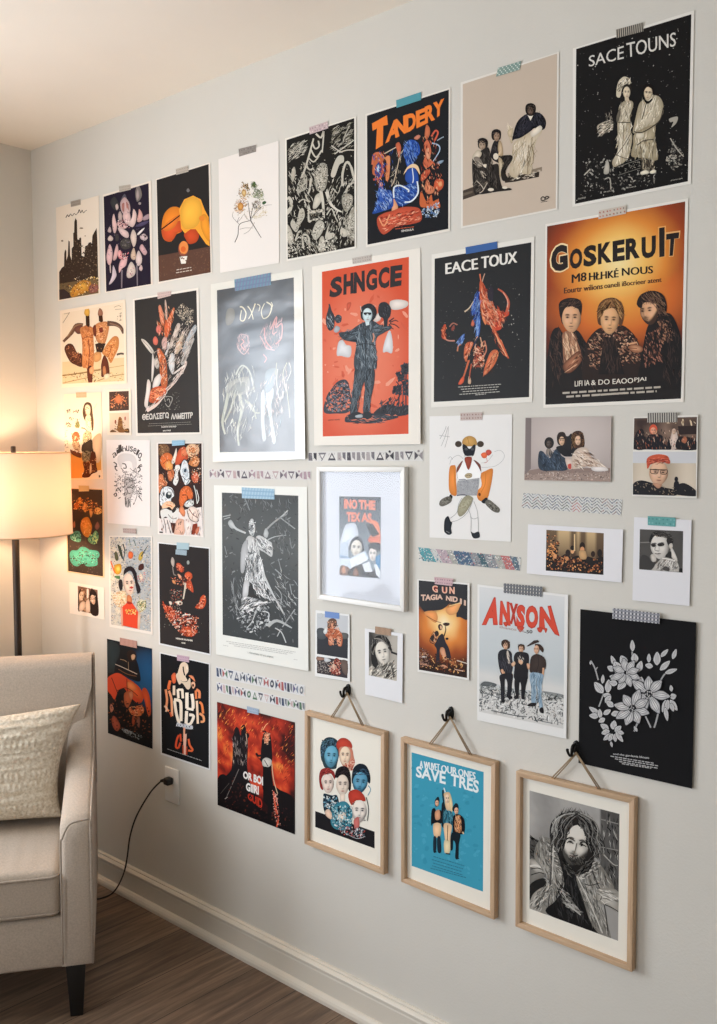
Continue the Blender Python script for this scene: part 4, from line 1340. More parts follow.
# ---- left column -----------------------------------------------------------
poster('photo_strip', 'tiny white card with two stacked orange and brown photos, left of the reaching hand poster', 'photo',
 (102,380,6.818), [(34,66),(196,60),(202,376),(38,372)], 'ecdfce', '''
p 4c3a32 48,80 182,75 184,205 50,212
n b0603c/d89a70/7a4430/2e221e 90 7 3 2 60,130 100,85 170,110 175,180 110,200 60,190
s d08a5c 6 65,140 110,120 165,150
b c87850 90,120 120,100 140,130 120,160 95,150
p ddc6ac 50,225 184,222 188,360 54,362
b 8a5c34 108,350 110,280 120,250 138,270 142,320 160,355
b 5e4228 55,355 70,340 100,352
b 5e4228 150,340 180,330 186,358 160,358
n 9c6a3a/5a4028/b89058 50 6 4 2 70,340 115,260 150,280 180,350
e 8a4f38 92,285 6,14
e b07060 158,262 6,14
''')
poster('art_print', 'cream ink print of a long haired woman in profile, partly behind the lamp shade', 'print',
 (60,385,10.24), [(42,95),(422,74),(440,962),(52,975)], 'f0dfc4', '''
p d89a4c 110,700 420,680 425,950 115,955
b e8c49a 330,560 420,500 425,720 380,800 340,700
p eedcc0 230,900 420,870 430,960 230,960
b 57402c 232,270 250,195 285,175 322,200 335,290 345,380 338,470 318,430 310,330 290,400 265,380 240,330
b ecd8b4 255,230 275,200 305,215 312,260 300,310 265,300
s 4a3624 6 258,250 275,245
s 4a3624 6 270,230 295,240
s 6a4c34 4 262,262 260,285 270,290
s a0503a 5 262,300 276,302
b efdfbe 265,320 310,310 320,400 325,480 285,470 262,400
n a08a60/d0bc90 26 7 3 3 265,330 320,320 325,470 280,460
s 4c3c2a 12-6 218,440 250,445 290,480
b cbb892 235,520 270,470 320,490 325,560 300,600 240,610
n 6e6444/a89a70/3c3020 50 9 4 2 240,500 320,490 320,600 235,610
b 4a3a2c 225,620 260,590 325,560 335,640 335,680 230,690
b 7d7258 225,700 270,670 320,690 320,760 260,790 230,770
n 3c3020/a89c78 50 10 5 3 230,680 330,670 320,780 235,780
b 5a2e1c 235,790 300,780 320,690 350,680 368,720 372,820 382,885 330,910 295,945 225,942 250,870
n 3a1c10/8a5030/c89060 36 8 6 3 240,800 370,740 375,880 240,930
b d8b88c 305,830 320,800 325,870 305,910
b 6a3a24 105,660 130,670 210,700 215,745 160,730 115,700
b a05a38 120,530 150,480 190,490 205,560 190,560 150,590
b cdae84 125,590 150,570 200,600 205,670 150,660
n 6a3420/a8643c/d8b890 60 9 7 3 115,500 200,490 205,690 130,690
b 8a8a54 155,420 180,370 200,400 200,430 180,440
n 4e4a38/7c7450 26 7 8 2 150,340 205,340 205,440 155,440
n 4a4438 16 9 9 1.5 70,250 110,250 100,290 75,290
n 4a4438 18 8 10 2 135,250 195,250 195,285 135,285
n 5a5444 14 8 11 1.5 95,325 140,330 135,360 95,360
n 5a5444 20 9 12 1.5 55,385 115,385 112,430 60,430
n 6a6250 18 8 13 1.5 50,460 85,460 85,680 50,680
s b09878 4-2 350,240 380,190
n 3a2a1c 6 9 14 1 400,925 420,925 420,950 400,950
''', tape=([(163,75),(270,72),(272,128),(165,132)], 'd2ad8c', 'glyph', ('b08c6c',)))
poster('art_print', 'white print of a long nosed grey line face ringed by scattered ink letters', 'print',
 (102,380,6.818), [(30,408),(326,410),(330,1000),(38,975)], 'ece6e2', '''
t 4a4442 .008 78,535 105,510 95,485 68,505|a
t 4a4442 .008 100,508 125,490 118,455 95,470|i
t 4a4442 .008 115,500 138,485 130,440 112,445|l
t 4a4442 .008 140,490 165,483 160,448 138,452|h
t 4a4442 .008 165,485 185,485 187,448 165,448|u
t 4a4442 .008 190,485 208,492 214,455 192,450|s
t 4a4442 .008 212,495 228,508 238,468 218,458|e
t 4a4442 .008 230,508 240,515 258,480 246,472|l
t 4a4442 .008 240,525 260,540 278,505 258,490|o
s 4a4442 5 250,545 262,550 258,530
b d6d1ce 110,520 150,500 210,510 235,545 235,600 215,640 200,560 150,560 130,600 108,560
b c2bcb8 150,690 180,660 215,690 225,740 200,800 190,860 160,860 155,780
s 3f3a38 7 140,570 160,575 165,600 145,600
s 6a6462 5 130,600 160,640 150,690
s 8a8482 4 190,600 215,620 230,600 235,640 215,670 190,660
s 4a4442 6 150,690 180,675 205,690 230,680
s 3a3533 8-4 165,740 190,730 215,745
s 4a4442 6 160,800 160,850
s 3a3533 7-3 185,810 178,870
s 3a3533 6-3 172,830 160,862
s 3a3533 6-3 190,830 196,868
s 6a6462 4 230,730 240,780 225,830
n 6a6462/9a9492/3a3533/c8c2c0 140 6 3 3 135,620 230,620 235,760 205,830 160,830 135,740
s 3f3a38 7 80,560 100,575 90,600 105,620
s 3f3a38 6 85,590 105,590
s 3f3a38 7 270,575 250,590 262,610 245,630
s 3f3a38 6 275,585 240,600
s 3f3a38 6 85,690 105,695
s 3f3a38 6 82,720 100,722
s 3f3a38 6 95,760 110,735 130,765
s 3f3a38 7 80,785 95,770 100,790 85,790
s 3f3a38 6 112,808 128,800
s 3f3a38 6 245,700 258,690
s 3f3a38 6 252,745 275,745
s 3f3a38 6 250,775 270,772
s 3f3a38 7-4 250,790 275,825
s 3f3a38 6 215,850 222,835
n 5a5452 30 5 5 3 90,640 130,640 130,780 90,760
n 5a5452 30 5 6 3 235,640 275,640 270,820 235,780
''')
poster('art_print', 'crowded print of orange and white comic style faces on brown', 'print',
 (150,435,9.308), [(62,72),(490,72),(500,952),(72,922)], 'ece5de', '''
p 3a2a28 75,80 480,78 486,670 492,940 280,935 85,770
p e9dfda 80,780 180,770 300,700 480,670 492,942 82,915
b 7a5a40 75,100 140,85 180,120 170,190 120,200 80,180
n a88460/4a3428 40 9 3 2 80,95 170,100 170,180 85,170
b dd7440 95,240 110,190 160,165 205,190 215,250 200,330 150,330 110,290
b e8a058 140,270 180,240 210,280 205,320 160,325
s 8a4a24 5 120,270 170,230 210,260
b e8dccc 200,250 225,180 245,120 250,180 240,240 215,270
b c9593a 235,270 245,200 275,130 320,110 352,150 350,220 310,240 265,280
b dd8058 290,150 330,130 345,180 300,200
b e9c09a 335,120 380,82 440,95 460,140 440,180 380,200 350,180
e d98a58 398,142 30,26
s c06a40 5 370,150 400,120 430,140
b e0925c 370,240 400,205 440,200 460,240 440,290 390,290 365,270
n 7a4a30/f0c8a0/c06a3c 80 9 4 2 350,100 450,95 460,280 360,280
b dde3e6 280,330 300,250 330,230 355,270 370,330 365,400 375,430 330,465 300,400
b c4ced4 300,340 335,300 355,350 345,390
e 3a4a5a 328,330 12,18 20
s 5a646c 6 300,380 340,420 360,400
s 5a646c 5 320,400 318,450
b e4e2de 215,440 235,370 235,290 270,280 280,310 260,350 265,420 240,470
n 6e5a50/f0ece8 24 8 5 2 225,300 270,300 250,450 225,440
b d27a50 165,340 215,320 225,380 190,430 170,400
b d68258 82,380 120,370 130,410 160,440 150,480 110,500 85,540
n 8a4020/f0b088 36 9 6 2 85,390 150,430 140,480 90,510
b d0674a 385,380 430,340 455,390 440,440 405,440
n 3a2824/f0d8c0/a05a34 44 10 7 2 380,330 475,290 475,450 400,450
b e4e8ea 92,560 110,500 160,475 215,500 228,560 200,590 190,620 120,660 95,640
e 2d3a3e 175,560 28,34 10
e dfe6e4 180,545 16,12
e 3a464c 130,548 7,20
s 3a3533 6 165,490 200,505 218,545
b eec39e 110,660 150,620 200,620 235,655 215,700 180,670 130,690
s d2703c 7 150,650 185,655 210,670
s 3a3533 5 145,700 180,690
b e0dfda 100,700 150,680 200,700 265,680 260,770 200,810 150,760 110,780
b 3f3836 205,700 240,660 242,700 215,725
s 5a504c 5 170,740 210,780 250,770
b dd6f3c 270,600 280,520 320,475 370,478 398,520 395,590 350,600 320,640 290,680
s 7a3018 10 300,560 340,560 355,600
b e8e8e4 320,640 345,610 400,600 405,650 360,670 330,665
n 3a3533/c8d0d0 22 7 8 2 325,625 400,605 400,650 335,665
b f0dccf 360,680 400,665 440,690 460,760 430,810 380,790 350,730
s 7a3a2c 7 365,690 400,740 445,770
s 3a2a28 6 345,700 370,780 430,812 455,790
b dd8a60 270,700 300,660 330,720 310,760
s 3a2a28 14-6 395,480 415,560 425,650
s c8d0cc 8 410,470 430,550 440,640
s e0e0dc 7 435,510 455,590 440,640
p 8a3a26 385,925 400,830 440,820 445,860 415,930
b e8b8a0 225,910 250,790 320,790 330,870 310,930 240,925
b f0e0d8 320,790 390,800 395,860 370,925 335,920
p 4a2a24 190,815 240,820 225,915 210,910
b c87a60 425,880 460,850 455,900 430,930
s 3a2a28 5 130,780 145,850 150,910
s 3a2a28 5 160,790 180,860 190,910
w 3a2a28/9a6a58 60 40 5 95 9 100,780 470,700 470,930 110,900
w 3a2a28/7a3a20/e8c8a8 70 26 4 60 91 90,180 220,180 220,420 90,500
w 3a2a28/7a3a20/f0d0b0 70 26 4 -50 92 280,120 460,90 460,440 280,460
w 3a3533/8a8580 46 26 4 75 93 95,490 225,490 225,640 95,640
w 7a3018/f0a070 40 26 4 80 94 275,480 395,480 395,640 280,640
s 2f2826 6 95,300 120,330 200,330
s 2f2826 6 280,330 300,250 330,230 360,280 370,400 340,460
s 2f2826 6 92,560 110,500 160,476 215,500 228,570
s 2f2826 6 270,600 280,520 320,475 372,480 398,530
s 2f2826 5 100,700 150,682 200,702 262,684
s 2f2826 5 320,640 345,612 400,602
p 2f2a28 88,898 122,900 122,912 90,910
''', tape=([(203,50),(322,48),(322,92),(206,102)], '93bcd4', 'glyph', ('7aa0bc',)))
poster('art_print', 'dark brown print of an orange blossom above a wide teal band beside the lamp', 'print',
 (60,480,7.32), [(40,60),(320,66),(326,716),(52,674)], 'e8c79c', '''
p 3f332a 44,62 310,72 315,706 60,666
b d98a3a 150,330 165,285 205,272 225,310 235,350 215,415 180,410 155,370
b e59c48 165,320 200,290 215,340 200,390 170,360
n c87028/f0b060 30 8 3 2 155,300 225,300 220,400 170,400
b d29040 130,140 150,125 160,160 150,180 135,165
b a85c2c 100,180 130,160 140,200 115,215
b cf9a58 165,190 180,160 195,190 190,235 172,225
b cf9a58 215,220 235,210 240,240 225,275
b d8a85c 245,235 270,200 305,215 305,240 275,252
n e0a860/8a4a28/c87c38/704028 90 8 4 2 90,150 200,125 310,200 300,250 170,230 100,220
b b06c4c 95,320 108,300 112,340 100,350
b 8a5848 255,340 275,305 290,340 270,365
b 66a387 75,410 110,375 145,380 155,430 140,455 90,440
n 3c7058/9cc8a8/2c4a3c 46 9 5 2 80,390 150,380 150,450 85,440
b 7aa870 205,430 240,395 262,370 282,400 278,440 255,470 220,460
n 3c7058/c0cc80/2c4a3c 46 9 6 2 215,400 280,390 270,465 220,460
s 4c3a2c 12 185,415 190,470
b 57b096 72,535 90,515 125,515 150,492 180,490 220,510 275,520 290,550 275,580 270,625 200,632 165,610 130,632 95,620 75,585
s 2a4038 7 75,575 120,568 160,548 200,552 240,575 285,572
s 2a4038 8 160,608 180,616 200,612
n 3e9078/7cc8b0 70 7 7 2 80,530 280,530 265,610 95,610
n 6a5448/524236 60 7 8 2 70,480 300,480 305,690 70,650
''', tape=([(136,40),(212,42),(212,82),(138,84)], 'bcae84', None, ()))
poster('photo_print', 'small white bordered photo of two heads, lowest print in the column beside the room corner', 'photo',
 (60,480,7.32), [(66,745),(324,788),(326,1022),(72,975)], 'f0e6da', '''
p 7b5a48 130,775 275,805 280,990 132,955
n a07858/5a3c2c/c89878 50 12 3 2 135,780 270,805 275,980 135,950
b 2a1c18 215,850 230,800 262,820 278,880 280,988 225,975
b 3a241c 132,860 140,810 155,800 140,860 145,955 133,950
F e8c4a4/3a2018/b05040 158,850 18,34 8
F e4b898/3a2018/b05040 242,876 18,36 -10
b e8c8b0 150,900 180,890 185,930 160,960 140,950
b dfc0a8 190,890 215,880 220,960 190,965
b eddccc 196,800 210,805 208,860 198,860
n 3a241c/f0d8c0 20 6 4 2 150,830 260,850 260,900 150,880
''')
SPK = ['9aa0a0','c8c6c0','7d8890','dcd4c4','5a6068','b0a890','8a94a4','d0b8a0']
def collage(p):
    p.clip = [(55,105),(418,110),(418,950),(62,885)]
    rnd = random.Random(4)
    def fn(u, v):
        n = noise.noise(Vector((u*9, v*16, 3)))
        return mixc(lin('b9b9b6'), lin('e0d6c0' if u < .4 else 'a8b2b8'), .5+n)
    p.raster([(55,105),(418,110),(418,950),(62,885)], 20, 40, fn)
    p.scatter([(55,105),(418,110),(418,945),(62,880)], 900, 9, SPK, 5, 3)
    p.draw('''
b 5a5a40 95,250 110,235 130,290 118,320 98,300
b 3e4438 120,180 150,200 170,300 150,280
s 3a4048 12-6 170,170 185,230 175,310
s 6e7a58 8-4 225,125 235,180
s 4a5a4a 8-4 265,130 285,190
b d8693a 215,260 225,235 250,240 262,270 245,300 220,295
b c9a84c 305,300 320,250 350,235 345,290 325,320
s 3a4440 10-4 330,280 370,215 395,180
b 4a2a26 305,395 315,355 350,345 355,385 330,405
g e8b840/c08a28 90,370 110,350 150,350 155,410 130,440 100,430
b f0cc60 108,385 130,365 145,395 125,415
s dc6a34 12 58,320 80,380 100,430
b 4e7a4a 95,455 140,455 140,480 110,475
b e8d8c0 310,450 330,430 350,470 330,500
n c8506a/e8c8b8/8a5a5a 40 7 6 2 290,440 370,420 370,510 300,510
b e2c8a4 75,640 130,590 195,600 200,700 150,740 100,700
n d8a878/f0e0c0/a89068/e8e0d0 110 9 7 2 80,600 200,590 200,730 100,720
b dcd8c0 290,700 330,660 375,690 370,750 320,780
n 3c4a30/e8e0b0/7a8a50/c0a060 70 9 8 2 290,680 375,670 370,760 310,780
b 282024 175,450 180,400 215,370 260,378 290,430 300,500 325,560 322,600 295,600 270,480 240,410 195,430
b 282428 130,540 135,490 160,490 168,550 150,590
F f0d4c0/2a1c1c/c03a30 222,530 50,98 -6 .18 0 -.2
b c03a30 228,556 245,546 262,556 246,568
b c87a50 208,625 245,640 248,700 208,700
p d8482e 158,735 208,690 250,690 310,780 300,925 162,895
b 9c2e20 208,680 248,690 245,705 210,700
b d8a088 148,740 165,735 170,890 155,890
b d8b8a0 305,780 325,790 320,920 300,925
n f0c060/4a3a20/d8a040/f8e8a0 40 8 9 1.5 190,750 290,750 280,800 200,790
''')
poster('art_print', 'speckled collage print of a dark haired woman in an orange red top', 'print',
 (104,525,8.909), [(44,95),(430,98),(433,978),(50,906)], 'eae3da', '', fn=collage,
 tape=([(168,28),(286,32),(288,80),(170,70)], 'b4a29c', 'glyph', ('8f7e7a',)))
poster('art_print', 'black print of a seated figure drawn in red and orange ink fragments', 'print',
 (150,535,8.185), [(62,58),(490,102),(497,986),(72,896)], 'e6e6e6', '''
p 2f2b2b 72,68 482,112 488,972 82,885
b b8aaa0 170,215 182,180 200,210 195,260 180,250
s 8a8078 8 185,260 195,320 215,330
b cf5a3c 215,240 240,230 275,270 275,300 245,300
n e89070/7a2c20 26 9 3 2 210,235 280,260 275,300 220,290
b e0a888 225,320 245,325 262,350 245,360
e a0a49c 312,225 11,17
b d8603c 285,320 310,300 340,315 345,350 320,370 290,350
b d0583a 300,380 330,370 350,420 355,470 325,450 300,420
b d89060 180,370 200,370 212,400 190,395
n b04a30/e8a080/6a2a20 70 8 4 2 170,350 340,330 350,460 220,400
s d8ccb8 16-10 290,395 285,450 272,525
s c0b4a0 7 270,400 290,390
b e6dccb 205,548 240,538 265,550 260,570 225,568
e 3a3230 246,558 8,8
b e0d4c4 155,545 175,545 180,565 165,572
n a89c90/6a5a50/c86048 60 7 5 2 160,450 260,440 260,620 190,600
b d85a34 370,590 400,560 415,510 445,490 460,540 440,595 400,605
n f0a888/8a2c1c 40 9 6 2 380,580 450,500 440,590 390,600
b c94c2c 105,540 125,570 180,600 205,650 200,690 160,670 115,600
n f09870/7a2418/d86a44 110 9 7 2 100,560 200,620 270,690 380,700 380,790 250,790 130,680
b cf5430 255,780 280,750 330,760 372,790 360,825 300,830 265,810
b e8845c 290,780 330,775 345,800 310,815
n d04a2c/e8d0c0/a83c24/6e2418/f0a080 240 9 8 2.5 110,560 200,600 280,640 390,660 390,790 350,830 260,820 180,730
s e6ded4 8 270,655 330,650
s e6ded4 8 300,690 345,680
b d8d0c8 190,720 205,705 212,725
n 8a8a80 8 8 9 1 100,640 440,680 420,840 110,780
t dcd4c8 .06 212,852 352,872 352,858 212,838|MIRROR RUNNER
t dcd4c8 .06 258,888 290,892 290,880 258,876|ONE
''', tape=[([(218,60),(318,68),(318,120),(218,118)], 'a5bfc8', None, ()), ([(210,118),(302,126),(298,168),(208,158)], 'b8c8ce', 'stripes', ('7890a0',))])
def ballbg(p):
    p.raster([(57,72),(425,153),(430,975),(65,845)], 16, 26, lambda u, v: mixc(lin('15161a'), lin('1f5a8c'), max(0, 1 - ((u-.95)**2*3 + (v-.32)**2*9))))
poster('art_print', 'dark print of big orange curves and a blue patch, right of the armchair back', 'print',
 (100,630,8.2), [(57,72),(425,153),(430,975),(65,845)], '16171a', '''
b 2a3438 60,100 150,120 160,200 130,280 140,340 90,350 60,330
b 14151a 120,350 140,250 200,180 260,170 300,250 320,320 330,420 250,400 180,350
b 2a1a16 220,190 250,165 290,180 300,230 280,260 240,250
b c9a07c 255,210 275,198 290,212 280,240 262,245
s c9baa8 6 125,280 190,308 305,362
s a88a6c 5 165,240 200,248 220,262
s a88a6c 4 232,260 235,330
s 8a5c3c 5 150,320 220,360 300,380
b c8482a 60,400 110,360 160,355 230,400 290,440 330,480 358,550 320,605 240,540 200,480 150,500 120,570 90,530 60,490
b d95e30 230,410 290,440 340,520 345,570 300,560 240,500
b e08048 225,430 262,430 300,480 270,500 230,480
b d4552e 345,500 370,475 400,520 415,600 415,690 395,700 370,600
s 2a1612 6 95,390 130,480 160,560
s 2a1612 5 220,400 225,500 240,560
s 2a1612 5 140,500 200,475 250,490 310,540
b b8603c 200,520 250,500 275,530 250,600 225,640 200,600
b c98058 235,520 262,505 272,540 255,570
b 0d0e12 130,560 190,530 200,620 230,660 260,760 260,870 130,830 120,690
b d07848 235,640 280,660 300,625 345,620 362,660 340,700 290,705 250,680
n f0b080/7a3420/d86a40 50 10 3 2 240,630 350,620 355,695 260,700
b 8a5648 300,740 320,710 330,740 322,800 305,780
b a84c30 270,700 290,720 280,780 262,760
b a8523c 95,720 120,705 160,760 165,800 140,830 105,790
b c07a60 80,620 100,610 112,650 90,675
b 9aa4a8 175,810 220,815 262,835 255,855 210,845
n 8a9498/4a5054 30 8 4 3 180,800 350,860 340,900 200,860
n 5a2c1e/26201e/8a4a30 80 12 5 2 70,560 410,600 420,900 80,800
''', pre=ballbg, mat='satin', tape=([(162,62),(302,90),(302,150),(164,120)], 'c9a296', 'stripes', ('a5786c',)))
poster('art_print', 'black print of cream and orange letters packed into a kneeling animal shape', 'print',
 (155,645,7.883), [(36,56),(432,146),(436,988),(44,862)], 'e4e5e6', '''
p 17181b 44,66 425,152 425,974 54,850
b e3cdb4 190,180 205,145 235,135 260,160 262,210 240,245 255,280 215,285 180,240
s 2a201c 10 222,170 225,205 235,240
b f0dfca 245,150 262,190 250,200
b dcc8b0 165,240 190,220 205,280 250,290 275,260 280,330 255,350 215,300 190,310
b d8653e 130,240 160,220 165,290 140,300
b e28a60 265,240 300,245 318,290 295,270
b e8b898 285,300 310,290 318,320 300,345
e 2a201c 300,318 8,12
s e2703f 22 120,280 108,330 112,350
s e69468 18 85,350 95,430 90,500 110,520
s e8a47c 18 110,360 130,430 135,560
s e6cdb4 20 150,320 150,395
s efe2cf 24 150,430 195,440 205,480 205,600
s efe2cf 22 155,440 165,520 185,600 200,610
s efe2cf 20 180,350 185,420
s efe2cf 20 215,350 220,420
s efe2cf 18 180,352 220,352
s f2e8d8 26 252,375 252,500
s f2e8d8 24 290,385 300,450 300,500
s f2e8d8 20 250,500 305,510
s f2e8d8 24 250,520 245,620
s f2e8d8 22 245,625 280,620 305,560 270,550
s e48a5c 20 325,350 350,370 350,420
s e28050 18 322,360 325,425
s ecd0b4 18 330,440 335,540 338,620
s e6844c 18 350,450 370,470 380,540
s e8a070 18 350,540 380,560 385,600 360,605
s e6bfa0 14 75,480 95,500 85,525
s d8603c 12 120,530 130,565
t c8ccd4 .05 165,640 300,665 300,635 175,610|nounce
s b8bcc4 10 215,640 245,655 290,660
s e0a080 16-12 232,650 230,700 228,760
s d8512e 16 190,710 175,740 165,800 185,810 200,770
s d8512e 14 200,700 205,760
s e0683c 16 265,740 275,790 295,820 290,835 262,830
s e8b8a0 22 240,700 235,780 232,865
s c04424 10 222,790 222,860
s c04424 10 250,800 250,865
l a8a8a8 88,818 380,918 1 5 5
''', tape=([(172,75),(268,92),(268,138),(174,122)], 'c0a4b4', 'glyph', ('9a8090',)))
def fire(p):
    def fn(u, v):
        n = .5 + .5*noise.noise(Vector((u*4, v*5, 2))) + .28*noise.noise(Vector((u*13, v*15, 4))) + .12*noise.noise(Vector((u*34, v*34, 9)))
        h = 1 - abs(v-.42)*1.3 - max(0, v-.72)*4
        t = n*.95*max(0, h) + .12
        if u > .8: t *= 1 - (u-.8)*2.2
        return ramp([(0, '120d10'), (.25, '3c1616'), (.42, '9c2a1c'), (.6, 'd0452a'), (.8, 'e88a40'), (1.1, 'f6c070')], t)
    p.raster([(40,238),(482,355),(482,992),(43,825)], 44, 60, fn)
    p.draw('''
b 120e12 60,700 110,640 140,600 200,600 220,680 300,850 220,880 60,825
b 120e12 43,680 80,650 110,700 120,830 43,822
b 120e12 340,720 400,740 482,800 482,990 380,955 330,900
p 0f0d10 44,800 482,900 482,990 44,823
b 141015 125,600 130,500 128,440 140,410 150,380 165,400 175,430 180,380 195,370 208,400 215,440 215,520 212,600 215,690 160,700 110,690
e 1a1216 152,400 13,18
e 1a1216 190,388 13,20
e 141015 215,430 9,14
w 8a8080/c0b0a8/40302e/2a1a1c 90 34 3 85 3 125,440 215,430 210,600 130,600
s 8a8078 4 150,480 148,500 160,540
s c8a890 4 205,420 210,460 208,480
b 141015 285,560 290,520 298,440 315,410 340,420 350,470 355,560 350,600 350,740 300,735 300,600 262,545
s 141015 12 300,540 275,545 262,530
b e0906c 308,430 325,410 338,430 330,470 312,470
n 1a1014/f0c0a0 22 6 4 2 300,400 345,410 340,480 300,480
s f0a878 5 300,400 318,370 330,360
s e8a070 4 300,380 290,410
b c8c4bc 298,570 320,555 350,570 345,600 325,610 300,600
s 2a2024 4 310,570 330,605
p 0f0c0f 304,605 345,612 362,720 352,860 302,800
s c8b090 5 352,590 362,680 385,760
s d8583c 8 362,750 372,830 388,900 380,950
s e8a090 5 370,760 385,820
n d8583c/e8b0a0 40 7 5 2 355,740 380,760 400,940 370,940
s 7a7470 4 165,620 130,700 90,790
s a8a09c 4 85,790 100,780
s 5a5450 3 60,760 110,700
t e8e4e0 .045 188,672 302,715 302,665 190,630|OR BOI
t e8e4e0 .045 205,742 278,768 278,718 206,696|GIIRI
t b8301e .045 214,790 298,850 298,792 216,755|GUID
n 3a2020/5c2a20/241418 70 9 6 2 60,840 130,660 300,820 470,850 470,960 200,880
w f8a050/e86038/5c1a14/8c2418/c03c20 260 24 4 -60 7 45,260 480,370 480,700 400,720 380,560 360,420 280,400 230,520 220,420 120,400 100,600 50,640
''')
poster('music_poster', 'fiery red poster with black silhouetted figures, directly under the two rows of stickers', 'poster',
 (210,660,5.69), [(40,238),(482,355),(482,992),(43,825)], '1a1214', '', fn=fire, mat='satin',
 tape=([(210,262),(278,280),(276,312),(212,298)], '9fb0c4', 'glyph', ('7a8ea8',)))
# ---- middle ----------------------------------------------------------------
def statue(p):
    p.raster([(66,155),(430,170),(430,895),(70,832)], 12, 24, lambda u, v: mixc(lin('3a3e40'), lin('5c6060'), max(0, .8 - abs(v-.25-.1*u)*1.7)))
    p.scatter([(70,160),(425,172),(425,880),(75,825)], 200, 6, ['4c5052','6a6e70','85898a','3a3c3e'], 3, 4)
    p.draw('''
s a8acac 5 70,270 108,262
s a8acac 4 75,282 105,272
b b4b8b8 95,300 110,285 130,320 110,325
s c0c4c4 12-8 110,300 135,328 180,348
b c8cccc 195,310 205,280 220,290 225,330 215,360 198,350
e 8a8e90 205,325 10,16
n f0f0f0/3a3c40 26 6 4 2 190,285 225,290 225,360 195,355
s 9a9e9e 9-7 270,340 310,300 370,255
s c0c4c4 5 345,275 380,240
s a0a4a4 5 345,275 415,328
s 8a8e90 4 330,280 372,262 378,245
b b8bcbc 265,350 275,325 288,345 282,370 268,365
s b0b4b4 6-3 285,380 320,365 372,358
b d4d6d6 228,370 250,360 290,385 305,400 305,460 270,440 240,420
w f4f4f4/7a7e80/3a3c40 50 34 4 50 5 235,370 300,395 300,450 240,420
b c8caca 180,380 200,360 230,380 245,430 240,460 195,460 175,430
w f0f0f0/7a7e80/3a3c40/b8bcbe 110 36 4 80 55 165,400 235,380 240,455 165,520
s 3a3c40 4 190,440 240,450
b b4b6b8 155,520 160,420 185,380 190,440 175,520 165,540
b dcdede 175,570 190,480 205,450 245,450 270,540 275,575 225,585 180,575
w 6a6e70/f6f6f6/3a3c40/b0b4b6 240 50 4 95 6 178,470 245,455 270,570 185,570
b c8cacc 165,650 172,580 195,575 195,630 180,655
b d4d6d8 215,590 270,580 320,665 280,660 240,640
w 5a5e60/f6f6f6/2c2e30 130 50 4 60 7 215,590 280,590 310,660 240,640
p 2a2c2e 195,600 212,590 222,640 250,660 190,655
b c4c6c8 160,690 170,650 240,665 280,690 220,705 165,730
w 5a5e60/f0f0f0/2c2e30 120 40 5 -25 8 165,655 290,680 240,710 165,725
s c8caca 9-7 265,545 310,640 365,738
s 8a8e90 4 290,640 370,700
s c8caca 7 260,530 300,620
n d8dada/4a4e50/a0a4a6/2c2e30 160 8 9 2.5 165,720 290,700 300,790 250,820 180,820 130,740
s c8caca 4 230,720 210,770 185,800
s d0d2d2 5 260,720 290,730 285,770
s b0b4b4 20-6 285,790 330,765 400,800
s a8acae 5 355,795 415,710
s c0c4c4 5 320,800 350,820 372,870
s b8bcbc 4 330,840 345,810
s a0a4a6 4 320,600 350,640 345,700
s a0a4a6 4 390,590 400,640
s a0a4a6 5 320,520 350,550 330,560
s 8a8e90 4 335,470 350,530
s 8a8e90 4 120,600 130,680 160,730
s 8a8e90 4 125,560 115,620
s 8a8e90 4 80,410 90,450
s 8a8e90 4 390,370 400,420 415,400
s 8a8e90 4 180,190 200,240
w a8acae/c8cccc/6a6e70 70 40 3 60 10 300,500 420,560 420,800 340,780 320,640
w a8acae/6a6e70 40 36 3 80 11 110,560 170,560 160,780 110,740
w 8a8e90/6a6e70 60 34 3 70 12 90,180 400,190 410,440 330,450 320,230 150,240
l b8b8b4 75,862 430,918 3 8 3
t 8a8a86 0 190,920 312,944 312,936 190,912|L ANNAMARIS OF SAU AMBROS
l b0b0ac 72,882 100,888 1 5 2
l b0b0ac 408,950 428,953 1 5 2
''')
poster('art_print', 'tall white bordered print of a grey winged statue on dark grey', 'print',
 (208,460,4.762), [(28,120),(472,128),(478,1005),(38,925)], 'e9eae4', '', fn=statue, mat='satin', lift=.005,
 tape=([(160,130),(316,138),(316,188),(162,182)], '94b6cc', 'hatch', ('a6c4d6','84a6c0')))
